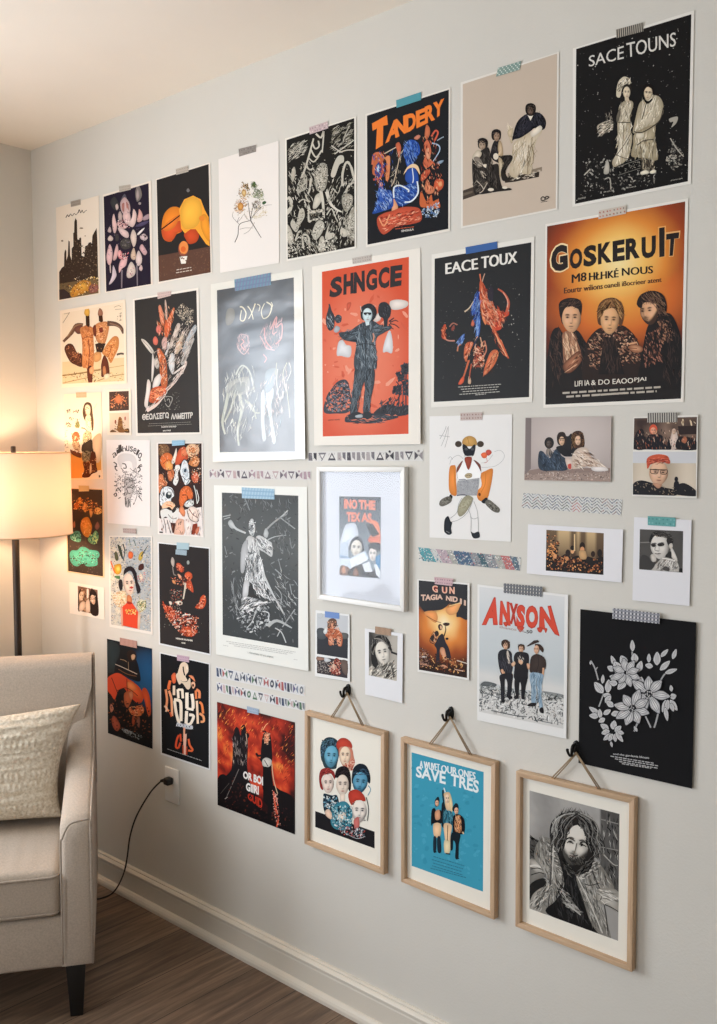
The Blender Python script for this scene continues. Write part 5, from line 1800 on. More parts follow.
poster('art_print', 'white drawing of a crouching athlete in a dark mask with orange sleeves', 'print',
 (425,405,7.067), [(32,80),(616,65),(606,966),(32,936)], 'ecebe9', '''
s 9a9a9a 3 105,240 135,190 150,150
s 9a9a9a 3 115,290 140,230 160,160
s 9a9a9a 3 140,300 160,230 165,150
s 9a9a9a 3 100,215 175,225
s aaaaaa 3 165,380 180,365 195,385
s b0b0b0 3 175,420 190,380 235,355 270,380
s b8b8b8 3 400,440 440,440 500,430 550,390 560,350 530,320 490,330
s c0c0c0 3 395,410 440,400 480,350
b e8744e 395,350 415,335 440,340 435,370 410,375
b c8584a 430,325 455,315 472,335 455,355 440,355
s c86a58 3 432,370 440,400 420,410
e 4a4038 236,276 24,22
e 4a4038 392,276 24,22
b c89c5c 262,270 275,235 315,218 355,235 368,275 350,290 285,290
s a87c40 4 300,228 312,275
b 2b2d33 266,280 290,285 315,310 345,280 358,290 350,340 335,362 290,362 270,330
e 50535a 292,312 12,9
e 50535a 335,312 12,9
b e6e4e0 275,355 300,362 335,358 330,372 300,376 280,368
b 9c4a3c 282,372 330,370 322,430 305,458 288,420
b fafafa 240,430 275,390 300,450 320,455 335,400 370,400 395,440 392,520 225,520 228,470
s 8a8a8a 3 230,520 228,460 270,395
s 8a8a8a 3 392,520 395,450 345,392
b 7c4c44 225,480 228,440 265,392 255,430
b 7c4c44 345,388 390,420 395,470 380,440
b b8a888 280,500 300,482 330,485 330,510 300,518
s 6a5c48 4 292,500 310,495 322,505
s 6a7080 5 240,528 280,525 300,535 360,530
b e99149 172,450 200,425 218,440 220,540 225,630 200,640 170,600
s d07a34 4 205,440 212,560 215,630
b e99149 395,490 430,465 478,450 475,520 455,620 440,660 400,680 372,660 368,610 400,570
s d07a34 4 430,480 425,560 395,620
e 6a3a24 386,632 9,12
p a6a8ac 232,535 385,515 382,560 368,640 225,640 225,560
n 96989c/b4b6ba 60 9 3 2 235,540 380,520 365,630 230,630
s 4a4e60 6 225,640 280,635 340,660
b a8a48c 232,730 260,670 300,638 342,660 320,710 280,770 245,788 230,760
n 96927a/bab69e 30 8 4 2 240,720 300,650 330,670 270,770
s 9a9a9a 3 180,800 225,760 238,700 262,655
s 9a9a9a 3 190,825 240,810 300,760 340,670
s 9a9a9a 3 305,735 325,790 325,900
s 9a9a9a 3 345,680 372,760 378,895
s 9a9a9a 3 320,790 345,805 375,795
b 26282c 170,650 180,632 195,645 190,665 175,668
b 77746c 102,690 120,665 165,645 190,662 180,690 130,715 105,710
n 5a5850/96948a 26 7 5 3 110,680 170,655 180,680 125,708
b 26282c 400,680 430,655 445,665 425,695 408,692
b 77746c 425,695 450,668 500,705 530,735 520,760 480,750
n 4a4844/96948a 36 7 6 3 440,685 500,705 520,750 470,740
b 2e3238 135,880 140,810 165,785 180,820 192,830 185,870 190,905 170,918 145,905
s 8a8a8a 4 150,890 175,905
b 2e3238 325,895 345,905 380,895 388,930 370,942 340,938
''', tape=([(250,56),(406,50),(404,104),(250,110)], 'c0b0aa', 'glyph', ('8a6a64','a88a84')))
def sofa(p):
    p.clip = [(40,48),(363,42),(360,290),(35,283)]
    p.raster([(40,48),(363,42),(360,290),(35,283)], 20, 16, lambda u, v: mixc(lin('a89c98'), lin('cabfba'), 1 - ((u-.55)**2 + (v-.3)**2)*2.2))
    p.draw('''
p 8d7a72 36,250 100,238 360,238 360,290 35,283
p a08c82 36,262 360,252 360,290 35,283
p 7d7270 40,48 62,50 60,240 38,262
n 6e5e58/c8b8ae/8a7870 140 4 3 2 40,258 355,248 355,285 40,280
b 8a8078 118,170 128,160 140,175 150,190 130,195 118,190
e 1d1a1c 129,143 18,22
F 4a3a34/141010 129,148 11,14
b 2d3a48 88,230 90,180 105,175 130,200 150,170 165,165 175,190 200,210 195,245 150,248 105,248
w 1c2430/5a6c80/3a4a5e 90 26 4 65 4 92,190 160,175 195,235 100,245
b 161419 155,160 190,150 215,145 235,165 230,190 200,195 180,190
b 1c1a1e 168,135 180,115 200,118 212,108 225,125 222,160 190,165
b 2a1c18 158,125 165,105 185,103 195,125 190,150 165,150
F dcb494/2a1a14 177,136 11,17
s 2a1c18 3 166,128 188,126
b 4a3020 212,120 225,100 250,100 262,130 260,160 240,165 220,155
F e4bc9c/3a2418 238,134 12,18
w 7a5438/2a1c14/a8845c 60 18 3 90 5 213,110 226,110 228,160 215,160
w 7a5438/2a1c14 40 18 3 80 51 248,108 262,120 260,158 250,155
n 7a5438/2a1c14 30 4 5 2 215,105 258,105 258,155 245,115 225,115
b ddc9b8 225,175 250,160 275,165 285,195 320,215 350,240 330,248 280,230 240,240 215,240 210,215
w b89c88/f0e4d8/8a6e5e 90 24 4 30 6 225,180 275,170 340,235 220,238
b d8c4b8 190,200 215,205 215,240 200,240
b c04c44 200,225 212,222 212,240 202,240
b e8e0dc 290,235 340,235 350,248 300,250
''')
poster('photo_print', 'borderless photo of three people sitting together on a floor against a pale wall', 'photo',
 (515,405,3.774), [(39,48),(364,42),(361,290),(35,284)], 'c8beb8', '', fn=sofa, mat='satin', d0=.004)
def twop(p):
    p.clip = [(447,50),(687,45),(683,345),(445,338)]
    p.raster([(450,50),(687,45),(684,170),(447,168)], 16, 10, lambda u, v: mixc(lin('3a2a26'), lin('8a7060'), .35+.9*noise.noise(Vector((u*5, v*3, 8)))))
    p.raster([(445,176),(684,176),(683,220),(445,219)], 2, 2, lambda u, v: lin('cfd0d4'))
    p.raster([(445,219),(683,220),(683,345),(445,338)], 14, 10, lambda u, v: mixc(lin('a89884'), lin('dccfbc'), .5+.6*math.sin(u*9)*.6+.2*v))
    p.draw('''
e d2553a 522,92 15,19
b e8a880 510,100 522,85 536,98 528,112
b 14121a 495,165 500,120 525,110 555,115 560,140 575,165
b 1a1418 450,165 455,110 480,90 495,130 495,165
b d8c4b8 583,165 590,110 600,88 612,105 615,140 608,165
b 14121a 575,165 580,130 590,165
b 1a1418 610,165 615,125 640,120 680,130 684,168
b b06a4c 628,135 640,118 650,130 642,145
w d8b8a0/3a2420/a85c40/14121a/6a4a3c 150 12 3 80 3 452,100 680,90 684,165 452,165
F e8a080/2a1410 522,97 11,13
F d8b8a0/2a1410 600,100 8,11
n e0c8a8/c0a888 12 6 4 4 455,60 560,50 680,60 680,80
p 2c1e1c 615,80 684,78 684,110 620,112
b 16151a 445,300 470,285 505,290 560,310 600,320 600,343 445,338
b 16151a 600,335 610,305 640,295 680,320 683,344
F e4b898/3a2018/9a5040 542,258 36,46 3 .1 0 .35
b c9573a 498,230 500,200 535,186 575,192 582,215 560,212 520,215 502,240
b b04430 500,228 530,205 580,205 582,222 545,214
s 1c1614 3 508,243 575,245
s 1c1614 2.5 511,245 514,257 536,259 541,246
s 1c1614 2.5 549,247 552,260 571,260 576,247
w 7a2a20/e07860 40 20 3 -15 9 500,205 575,192 580,215 505,225
b c09074 520,295 555,300 540,315
e 14121a 609,280 7,10
b 14121a 600,320 602,290 618,290 618,325
n 8a7a68 20 4 5 3 450,285 600,310 680,320 680,340 450,335
''')
poster('photo_strip', 'card of two stacked photos with a red capped man in glasses below', 'photo',
 (515,405,3.774), [(447,45),(691,37),(686,352),(442,344)], 'e6e3dc', '', fn=twop, mat='satin', d0=.004,
 tape=([(499,30),(612,28),(612,65),(500,66)], 'c4c0b8', 'stripes', ('55504c',)))
def crowd(p):
    p.clip = [(438,146),(625,157),(624,293),(436,279)]
    p.raster([(438,146),(625,157),(624,293),(436,279)], 18, 14, lambda u, v: mixc(lin('3c2418'), lin('e8c896'), (1-v*1.3)*(.75 if (.18 < u < .42 or .5 < u < .6 or .72 < u < .85) else .15)))
    p.draw('''
b 1a1210 438,279 440,240 460,215 480,235 500,225 520,235 540,230 560,240 580,235 600,240 622,235 624,293
n b0683c/e0a068/6a3820/1a1210 160 5 3 2 440,160 475,165 480,230 560,240 620,240 622,285 440,275
e 2a1810 468,215 8,12
e 241610 508,222 8,12
e e0a878 523,215 6,9
e 1c1410 523,205 7,8
e 241610 555,200 9,14
e d89868 555,210 7,9
e 1c1410 575,245 9,12
e 2a1810 590,225 7,10
e 1c1410 612,222 8,13
e c88858 505,240 6,7
e d89868 466,232 6,8
b c8a070 545,215 565,215 568,240 548,240
s e8c896 4 530,160 530,215
n e8a060 20 4 5 2 440,200 470,190 475,230 445,235
''')
poster('photo_print', 'wide white bordered photo of a crowd in warm light, below the zigzag patterned strip', 'photo',
 (412,485,3.259), [(378,128),(688,145),(683,318),(374,288)], 'e6e6ea', '', fn=crowd, mat='satin', d0=.004)
def boy(p):
    p.clip = [(92,225),(495,243),(490,630),(85,598)]
    p.raster([(92,225),(495,243),(490,630),(85,598)], 14, 14, lambda u, v: mixc(lin('2e2d2c'), lin('5f5c59'), .5+.5*noise.noise(Vector((u*2.2, v*2.5, 5)))))
    p.draw('''
p 7a7672 95,345 200,340 190,352 95,355
b 201e1e 178,330 200,270 240,245 300,242 360,260 400,310 395,360 350,350 320,310 230,300 190,350
w 3c3937/6e6965/8a8580 90 40 6 10 3 200,270 300,245 390,300 380,340 300,300
F ded9d2/1c1a19/5a504c 278,388 86,118 -4 -.25 0 .4
w 201e1e/4a4745/6e6965 160 60 5 15 33 195,300 240,250 330,245 390,300 385,350 340,300 240,285
b 2a2726 340,330 360,300 385,320 378,370 360,380
b c8c2ba 362,370 390,355 398,390 375,410
b 3a3634 195,365 215,355 240,370 230,390 205,388
b 3a3634 255,365 285,350 320,362 310,380 270,385
e 161414 220,375 10,7
e 161414 284,370 12,8
s 8a8580 6 240,380 232,420 255,425
s 6a6460 8 232,450 255,455 275,448
b ccc6be 190,470 215,455 240,480 245,515 225,535 195,510
b 8a857e 185,480 195,465 200,520
b d6d1ca 380,400 400,410 440,500 430,525 385,480
b 2a2827 330,470 380,430 385,490 350,490
b c6c1ba 200,600 250,540 310,490 390,500 440,530 460,590 455,622 300,612
w 6e6a66/eeeae4/9a9590 120 50 8 -60 4 230,570 310,500 430,520 455,600 300,610
b 4a4745 305,600 330,570 365,590 360,615
s eae6e0 9 300,495 360,505 420,520
b 3c3a39 92,590 110,470 170,480 200,530 240,530 200,600
p 1a1918 458,590 490,590 490,630 455,625
''')
poster('instant_photo', 'white instant photo of a short haired person in a pale hood looking sideways', 'photo',
 (630,505,9.308), [(38,112),(573,140),(553,940),(22,886)], 'e4e4e8', '', fn=boy, mat='satin', d0=.004,
 tape=([(165,103),(425,118),(423,203),(165,187)], '5fa09f', 'glyph', ('4a8a8a','7ab4b4')))
def gun(p):
    def fn(u, v):
        r = math.hypot((u-.52)/.75, (v-.45)/.42) + .08*noise.noise(Vector((u*6, v*7, 1)))
        c = ramp([(0, 'fff0c8'), (.25, 'f6c880'), (.5, 'dc8438'), (.8, '9c4a1c'), (1.1, '4a2414'), (1.4, '1e1514')], r)
        c = mixc(lin('28282c'), c, (v-.27 - .06*math.sin(u*8))/.06)
        return mixc(c, lin('2a1812'), (v-.84)/.07)
    p.raster([(60,92),(495,132),(490,962),(62,888)], 26, 42, fn)
    p.draw('''
b 26262a 62,290 110,370 200,360 270,350 330,300 300,280 65,270
b 26262a 420,300 495,310 495,440 430,420 395,410
b e89a58 110,375 200,365 230,420 210,470 150,430
b f0a868 300,350 380,310 440,285 420,340 390,390 330,400
s f8d090 7 330,320 440,290
s 7a3a1c 5 130,410 200,450 260,470
t c8503c .06 185,190 228,205 228,140 180,135|G
t e8b8a0 .02 185,190 228,205 228,140 180,135|G
t c8503c .06 270,205 312,212 312,152 268,148|U
t e8b8a0 .02 270,205 312,212 312,152 268,148|U
t c8503c .06 335,210 378,215 378,152 335,148|N
t e8b8a0 .02 335,210 378,215 378,152 335,148|N
t dcb8a4 .05 80,275 275,262 275,218 80,218|TAGIA
t dcb8a4 .05 302,270 405,290 410,240 304,228|NID
t dcb8a4 .02 428,300 478,318 480,272 430,252|II
b 3a2420 232,500 250,480 272,500 265,530 245,535
b e8b890 250,500 262,495 268,520 255,528
b 3c2c24 275,480 300,468 335,475 325,495 295,498
b c07c50 160,620 175,580 220,540 235,560 225,600 200,650 180,650
w 3a241c/e8b890/7a3a22 60 30 5 60 6 165,560 235,540 235,620 180,650
b 2a1e1c 200,560 225,540 240,570 220,590
b 2a1e1c 165,610 178,580 200,590 185,640
s 2a1c18 6 165,600 162,640 200,660
b 26222a 215,640 240,590 275,570 300,640 330,700 350,790 345,810 310,790 290,700 250,700 245,820 215,810 220,710 200,670
s 2a1c18 10-6 285,590 300,540 298,500
e 1c1416 312,612 14,10
b d89c78 250,715 280,690 300,740 310,800 280,790
b a8643c 330,820 360,805 400,840 370,850
b c89070 250,845 290,845 320,870 280,878
n e8b070/7a3a1c/3a1e14 110 10 4 3 70,740 480,780 480,930 70,870
s e8e0d8 10 70,770 130,775
s d8c8b8 8 400,805 490,832
s d8a080 8 75,835 150,850
s e0b8a0 7 380,885 460,900
n 7a5a50/c09078/2a1a18 80 8 5 3 66,690 150,720 150,860 66,860
''')
poster('music_poster', 'small dark poster with red capitals over a bending figure in a burst of orange light', 'poster',
 (412,570,8.908), [(48,80),(513,118),(508,982),(49,905)], 'e8e6e2', '', fn=gun, mat='satin', d0=.004,
 tape=([(198,62),(368,78),(358,143),(203,125)], 'c9a9ae', 'glyph', ('a08088','8a727a')))
def anx(p):
    p.clip = [(46,42),(575,104),(568,924),(44,818)]
    p.raster([(46,42),(575,104),(568,924),(44,818)], 8, 20, lambda u, v: ramp([(0, 'd9dbdc'), (.2, 'cdd3d6'), (.62, 'c2cacd'), (.7, 'd8d8d6'), (1, 'd3d2cf')], v))
    p.draw('''
t b8382a .07 60,280 160,280 172,108 112,106|A
t d64a34 .05 64,276 160,272 168,118 118,112|A
t b8382a .07 168,280 240,285 232,135 176,128|N
t d64a34 .05 172,274 236,280 230,142 180,134|N
t b8382a .07 236,270 278,290 288,148 230,140|X
t b8382a .07 272,300 326,300 334,158 278,148|S
t d64a34 .05 274,292 324,292 330,164 282,156|S
t b8382a .07 330,298 410,306 412,164 336,152|O
t d64a34 .05 334,292 406,298 408,172 340,160|O
t b8382a .07 416,296 545,350 490,158 420,166|N
t d64a34 .05 420,290 540,342 486,166 426,174|N
b c84430 195,262 225,262 215,290 200,280
b c84430 280,290 325,292 300,325
b c84430 405,296 440,296 430,325 412,320
b c84430 448,300 468,302 458,330
t a8847c .02 170,298 325,325 325,308 170,284|thanco be
t 5a5654 .03 325,332 376,332 376,310 325,310|-50
b c4c8c8 48,640 80,625 140,640 200,660 320,680 440,690 565,710 568,740 440,715 300,705 160,680 50,665
b 5f6466 50,655 80,630 150,645 140,665 90,660
b 8a8e8e 440,690 565,712 565,735 480,715
n 5f6466/8e9290/3c4042/b4b4b0 200 7 3 5 50,660 150,660 565,720 566,760 300,740 50,700
n 6a6e70/9a9a98/eeeeec/484c4e 240 7 4 5 50,700 565,760 566,900 300,860 50,800
s 7a7e80 5 60,700 140,720 200,745
s 5a5e60 6 120,810 260,840 340,850
s 6a6e70 5 400,870 500,890
b 3c2a22 182,400 190,375 215,370 235,390 232,425 200,425
F dcae8e/2a1a14 209,409 15,26
w 5a4234/2a1a14 30 16 3 80 71 182,385 235,380 236,400 184,400
b 26262c 162,460 180,435 215,430 245,450 250,490 255,540 240,590 205,600 180,580 165,520
b d8ccc0 215,450 225,440 238,500 232,530 222,500
b d8a888 178,560 195,555 210,590 200,600
w 3a3a44/14141a/4a4a54 60 44 4 85 73 170,460 250,470 250,580 180,580
w 3a3438/100f12/5a4a44 60 40 4 85 74 265,470 350,460 345,600 268,600
w 5a4840/2a201c 50 40 4 85 75 370,480 450,480 450,570 370,570
b 1e1e24 175,590 250,580 250,640 240,720 220,725 220,640 205,620 202,745 182,750 178,650
b 3c2a22 286,410 300,398 325,405 326,435 305,425 292,440
F dcae8e/2a1a14 306,430 15,24
w 5a4234/2a1a14 24 14 3 80 72 288,400 326,400 326,412 288,414
b 1e1c20 260,480 275,450 305,445 345,455 355,490 348,580 340,620 265,615 265,540
b dcb494 245,520 262,505 272,515 262,535 250,535
b dcb494 288,500 306,494 318,506 312,522 298,524
s 1e1c20 8 268,500 285,530 300,520
w d8d0c8/1e1c20 12 20 3 70 76 285,470 325,470 318,505 290,505
b 1a1a1e 268,610 340,610 335,660 325,725 308,728 305,650 295,640 290,710 272,715
b d8a888 340,520 360,520 368,545 350,555
p 3a2e2a 338,412 385,375 410,372 418,385 390,395 350,412
b 3c2a22 390,400 420,398 445,425 440,450 420,430 405,420
F dcae8e/2a1a14 402,432 17,27 0 -.3
b 3c302c 368,480 395,460 425,465 455,490 460,540 440,570 430,580 365,575 360,530
s 2a2220 4 410,470 415,520 400,570
s d0a080 12 445,545 440,600
b 8fa8bc 362,580 440,585 440,620 430,700 440,790 420,795 412,700 400,650 395,760 370,765 370,680
w 6e8aa0/b8ccd8/5a7488 80 50 4 92 5 370,590 435,590 430,780 375,740
b 1c1a1e 345,775 370,762 398,765 392,782 355,785
b 1c1a1e 420,800 440,790 446,825 425,822
b 1c1a1e 180,750 202,742 205,758 190,762
b 1c1a1e 220,722 245,720 252,735 230,738
b 1c1a1e 262,722 290,712 285,735 268,738
b 1c1a1e 308,728 325,725 330,738 312,740
''')
poster('music_poster', 'white poster with dripping red ANXSON lettering over three standing men', 'poster',
 (472,580,6.21), [(34,27),(597,92),(585,986),(32,870)], 'e8e8e6', '', fn=anx, mat='satin', d0=.005,
 tape=([(196,20),(438,42),(436,105),(196,80)], 'b4b2b0', 'grid', ('4a4e54','6a6e74')))
# ---- flower print ----------------------------------------------------------
def flower(p, cx, cy, r, petals, seed, squash=1.0, rot=0, cen=True):
    rnd = random.Random(seed)
    for k in range(petals):
        a = rot + 2*PI*k/petals + rnd.uniform(-.15, .15)
        L = r*rnd.uniform(.85, 1.15); w = r*.27
        ca, sa = math.cos(a), math.sin(a)
        def q(t, s): return (cx + (L*t*ca - w*s*sa), cy + (L*t*sa + w*s*ca)*squash)
        p.blob([q(.1, 0), q(.3, .7), q(.6, .95), q(.84, .55), q(1.02, 0), q(.84, -.55), q(.6, -.95), q(.3, -.7)], '2a2b2f')
        p.grad([q(.12, 0), q(.32, .58), q(.6, .82), q(.83, .44), q(.98, 0), q(.83, -.44), q(.6, -.82), q(.32, -.58)], 'dcdcdc', 'a9a9ac')
        for s in (-.38, 0, .38):
            p.stroke([q(.25, s*.7), q(.6, s), q(.85, s*.6)], r*.022, '6a6b6e')
    if cen:
        p.ell(cx, cy, r*.2, r*.2, '2a2b2f'); p.scatter([(cx-r*.17, cy-r*.17), (cx+r*.17, cy-r*.17), (cx+r*.17, cy+r*.17), (cx-r*.17, cy+r*.17)], 14, r*.05, ['c9c9ca'], seed)
def petal(p, x0, y0, x1, y1, w):
    dx, dy = x1-x0, y1-y0; L = math.hypot(dx, dy); nx, ny = -dy/L*w, dx/L*w
    def q(t, s): return (x0+dx*t+nx*s, y0+dy*t+ny*s)
    p.blob([q(0, 0), q(.35, 1.12), q(.7, .9), q(1.02, 0), q(.7, -.9), q(.35, -1.12)], '2a2b2f')
    p.blob([q(0.04, 0), q(.35, .9), q(.7, .72), q(.97, 0), q(.7, -.72), q(.35, -.9)], 'c9c9ca')
    p.stroke([q(.15, 0), q(.9, 0)], w*.12, '6a6b6e'); p.stroke([q(.2, .4), q(.75, .35)], w*.09, '8a8b8e'); p.stroke([q(.2, -.4), q(.75, -.35)], w*.09, '8a8b8e')
def flowers(p):
    st = lambda pts, w=7: p.stroke(pts, w, 'a9a9aa')
    st([(122,420),(105,360),(85,320)]); st([(110,365),(118,352)], 5); st([(125,560),(140,520),(150,490)]); st([(300,270),(300,320)])
    st([(330,640),(310,690)], 9); st([(370,610),(398,670)], 8); st([(440,580),(425,640),(415,670)], 9); st([(450,420),(480,380),(535,362)], 8); st([(455,290),(430,340)])
    for a in [(303,272,300,208,13),(388,330,388,280,11),(448,300,490,258,12),(512,312,532,256,12),(80,340,85,316,6),(430,345,432,270,20),(410,350,368,340,15),(445,370,500,318,16),(470,385,538,362,13),
              (145,440,148,390,10),(150,490,102,430,22),(172,490,178,415,18),(190,500,145,500,14),(318,330,310,278,20),(330,380,350,318,18),(215,350,190,290,13),(210,370,170,348,16),
              (250,395,205,320,26),(262,410,180,400,18),(270,345,242,290,22),(285,415,300,330,22),(225,440,180,430,17),(270,420,225,470,20),
              (345,480,350,400,20),(160,540,190,500,16),(205,560,165,530,16),(130,600,75,560,14),(128,610,75,605,16),(135,620,130,570,13),(150,600,190,575,14),(160,620,125,640,14),(190,600,240,590,16),
              (180,680,135,650,16),(185,685,140,700,16),(200,680,210,630,18),(210,690,245,660,15),(195,700,150,735,14),(200,700,180,740,14),(210,700,215,745,12),(215,690,255,745,13),(225,690,260,700,12),(190,740,198,772,7),
              (480,520,460,590,12),(490,520,486,580,14),(500,510,535,500,17),(500,520,540,580,15),(505,540,520,585,12),(475,560,488,635,12),(510,480,505,445,10),(330,690,312,660,8)]:
        petal(p, *a)
    flower(p, 270, 380, 82, 8, 3, .95, .5, False)
    flower(p, 390, 490, 108, 7, 5, .98, .1)
    flower(p, 306, 568, 104, 8, 7, .95, .35)
    p.draw('''
t d0d0d0 .01 205,812 392,836 392,820 205,800|and the gardenia bloom
l b8b8b8 182,818 425,858 1 6 5
l b8b8b8 205,832 448,872 1 6 5
l b8b8b8 228,846 445,884 1 6 5
l b8b8b8 245,858 410,884 1 6 5
''')
poster('art_print', 'large matte black print with a white line drawn bouquet of flowers', 'print',
 (575,600,5.248), [(28,48),(636,118),(614,990),(18,855)], '18181a', '', fn=flowers, d0=.006,
 tape=([(198,42),(445,70),(443,125),(196,98)], 'cfcfd2', 'grid', ('5a5c66','8a8c94')))
# ---- small cards below the white frame --------------------------------------
poster('photo_strip', 'small card of two stacked outdoor photos taped below the white frame', 'photo',
 (310,605,7.17), [(40,36),(283,68),(286,550),(35,510)], 'e8e9e8', '''
p c4c8cc 50,58 272,78 270,290 50,210
p 2e3036 50,170 272,225 270,385 50,350
b 4c5256 50,175 90,165 115,190 110,240 60,240
b 5a5c5c 210,200 270,205 270,240 220,240
b 6a4a3a 125,140 135,105 165,95 190,110 190,150 160,175 130,175
b d89c7c 140,140 160,130 175,150 165,175 145,170
b b8603c 120,200 125,170 165,170 205,180 232,220 228,290 205,292 195,250 165,240 160,285 135,285 130,240 110,215
b e09c7c 135,240 150,220 165,250 160,280 140,280
b e09c7c 190,240 210,220 225,250 220,290 200,290
n d89070/7a3424/e8b898/3a2420 90 8 3 2 125,120 190,110 230,230 215,290 140,280 115,200
b dadcda 95,190 120,150 125,190 110,210
p 3a3438 50,368 270,400 268,525 50,488
b c8ccd0 100,378 130,382 150,400 110,410
b 9a7464 50,372 98,380 95,395 50,395
b 6a5a52 220,400 268,405 268,500 235,480
b 8a3c34 150,480 165,420 185,380 215,400 215,470 200,505
n d8a890/c05c48/e8d0c0/2a2024 80 8 4 2 130,430 180,385 220,410 220,500 150,495
b e0b8a0 158,430 175,420 180,450 165,460
n 8a8480/4a4648/b0a8a0 50 7 5 2 55,400 140,410 140,490 55,480
s b8bcb8 3 58,85 75,95 92,80 85,60 62,65
''', mat='satin', d0=.004, tape=([(107,44),(210,58),(210,100),(107,88)], '6f8fc8', None, (), 'blue translucent tape')) 
def girl(p):
    p.clip = [(422,193),(628,222),(622,545),(422,503)]
    p.raster([(422,193),(628,222),(622,545),(422,503)], 12, 14, lambda u, v: mixc(lin('3a3836'), lin('b8b2a8'), u*.9 + .3*noise.noise(Vector((u*3, v*3, 6)))))
    p.draw('''
b 1c1b1b 440,380 440,300 460,240 490,218 540,225 575,270 580,320 560,300 500,240 475,290 470,350 490,430 470,430
w 4a4846/8a8680/141313 90 60 5 95 3 445,270 540,225 570,290 490,250 450,380
F e6e0d4/211f1e/5a504a 522,345 52,84 -12 -.05 0 .5
w 211f1e/5a5652 50 40 6 60 33 545,235 580,300 580,330 555,290
s 8a8680 8 460,240 510,248 565,300
b bab4a8 425,450 450,440 490,460 520,450 560,420 590,400 600,450 620,500 622,543 430,505
w 3a3836/eae4d8/7a766e/bab4a8 220 44 8 -50 4 430,450 600,400 620,540 430,500
b 1c1b1b 440,360 470,370 485,430 470,450 445,420
p 2c2a2a 580,330 625,345 625,360 580,345
s 2c2a2a 6 545,470 580,430 600,520
''')
poster('instant_photo', 'white instant photo of a tilted black and white face beside the small dark poster', 'photo',
 (310,605,7.17), [(393,168),(666,205),(661,704),(395,641)], 'e6e7ea', '', fn=girl, mat='satin', d0=.005,
 tape=([(467,153),(582,172),(580,222),(466,205)], 'c8a488', 'stripes', ('86705c',)))
# ---- loose strips of patterned tape ------------------------------------------
def strip(name_label, crop, q, base, draw, group, seed):
    p = Print(crop, .0008); p.sheet(q, base, .0002)
    draw(p, q, seed)
    o = p.build('decorative_tape_strip', M['tape']); tag(o, name_label, 'tape', group)
    return o
def Q(q, u, v): return lerp2(lerp2(q[0], q[1], u), lerp2(q[3], q[2], u), v)
def zig(p, q, seed):
    rnd = random.Random(seed); cols = ['2f4468', '44525e', '4a5054', '1f3458', '7c5050', '38443f']
    p.clip = q
    for j in range(7):
        for i in range(10):
            for h in range(2):
                c = rnd.choice(cols) if not (5 <= i < 6 and j > 3) else 'b0484e'
                u0 = (i + h*.5)/10; u1 = (i + .5 + h*.5)/10; v0 = j/5 - .15; dv = .30*(1 if h else -1)
                for k in range(4):
                    a = k/4 + .03; b_ = k/4 + .2
                    A = Q(q, u0+(u1-u0)*a, v0 + (0 if h == 0 else -.30) + dv*a); B = Q(q, u0+(u1-u0)*b_, v0 + (0 if h == 0 else -.30) + dv*b_)
                    p.mesh2d([A, B, (B[0], B[1]+5.0), (A[0], A[1]+5.0)], [(0, 1, 2, 3)], c if rnd.random() < .85 else 'a8b0b8'); p.layer -= 1
    p.layer += 1
strip('wide torn strip of chevron patterned tape under the photo of three seated people', (515,405,3.774), [(32,332),(405,357),(400,416),(24,388)], 'd5d5d2', zig, None, 3)
def patch(p, q, seed):
    rnd = random.Random(seed)
    cols = ['4f98a0','6e90a8','b4a0a8','46607c','8c8c90','40606a','a8a8a0','b86a68','c8c8c4','5a6a78']
    xs = [0, .06, .14, .2, .3, .36, .42, .52, .6, .66, .76, .83, .92, 1]
    for a, b, c in zip(xs, xs[1:], [cols[i % 10] for i in (0,0,8,2,6,3,3,4,5,4,6,7,9)]):
        p.poly([Q(q, max(0, a-.03), 0), Q(q, b-.03, 0), Q(q, min(1, b+.03), 1), Q(q, min(1, a+.03), 1)], c)
    p.scatter([q[0], q[1], q[2], q[3]], 260, 3.2, cols + ['e4e4e0']*6, seed, 2.5)
strip('torn strip of patchwork patterned tape with a teal end, under the masked athlete drawing', (412,485,3.259), [(20,203),(355,236),(352,279),(25,246)], 'd8d8d4', patch, None, 5)
def glyphs(cols, n):
    def f(p, q, seed):
        rnd = random.Random(seed)
        for i in range(n):
            u = (i+.5)/n; w = .42/n
            c = rnd.choice(cols); c2 = rnd.choice(cols); k = rnd.randint(0, 4)
            A, B, C_, D = Q(q, u-w, .12), Q(q, u+w, .12), Q(q, u+w, .9), Q(q, u-w, .9)
            m = Q(q, u, .5); top = Q(q, u, .1); bot = Q(q, u, .92); r = abs(B[0]-A[0])*.5
            if k == 0: p.poly([A, B, bot], c); p.poly([lerp2(A, m, .45), lerp2(B, m, .45), lerp2(bot, m, .5)], 'dcdad6')
            elif k == 1: p.poly([D, top, C_], c); p.poly([lerp2(D, m, .5), lerp2(top, m, .6), lerp2(C_, m, .5)], 'dcdad6')
            elif k == 2: p.ell(*m, r*.75, abs(D[1]-A[1])*.45, c); p.ell(*m, r*.3, abs(D[1]-A[1])*.2, 'dcdad6')
            elif k == 3: p.poly([A, lerp2(A, B, .4), bot, D], c); p.poly([lerp2(A, B, .6), B, C_, lerp2(m, C_, .3)], c2)
            else:
                p.poly([A, m, D], c); p.poly([m, B, C_], c2); p.ell(*top, r*.3, r*.3, c2)
            p.scatter([A, B, C_, D], 7, r*.17, cols + ['dcdad6'], seed*50+i)
    return f
G1 = ['6a6068','8c7c84','4c4650','a89098','b8a0a0']
strip('strip of mauve triangle and oval shapes just above the statue print', (208,460,4.762), [(4,44),(490,50),(490,96),(6,90)], 'd6d3d0', glyphs(G1, 13), None, 3)
G2 = ['48444c','6e6a70','2f2c34','8c8688','a8a0a0']
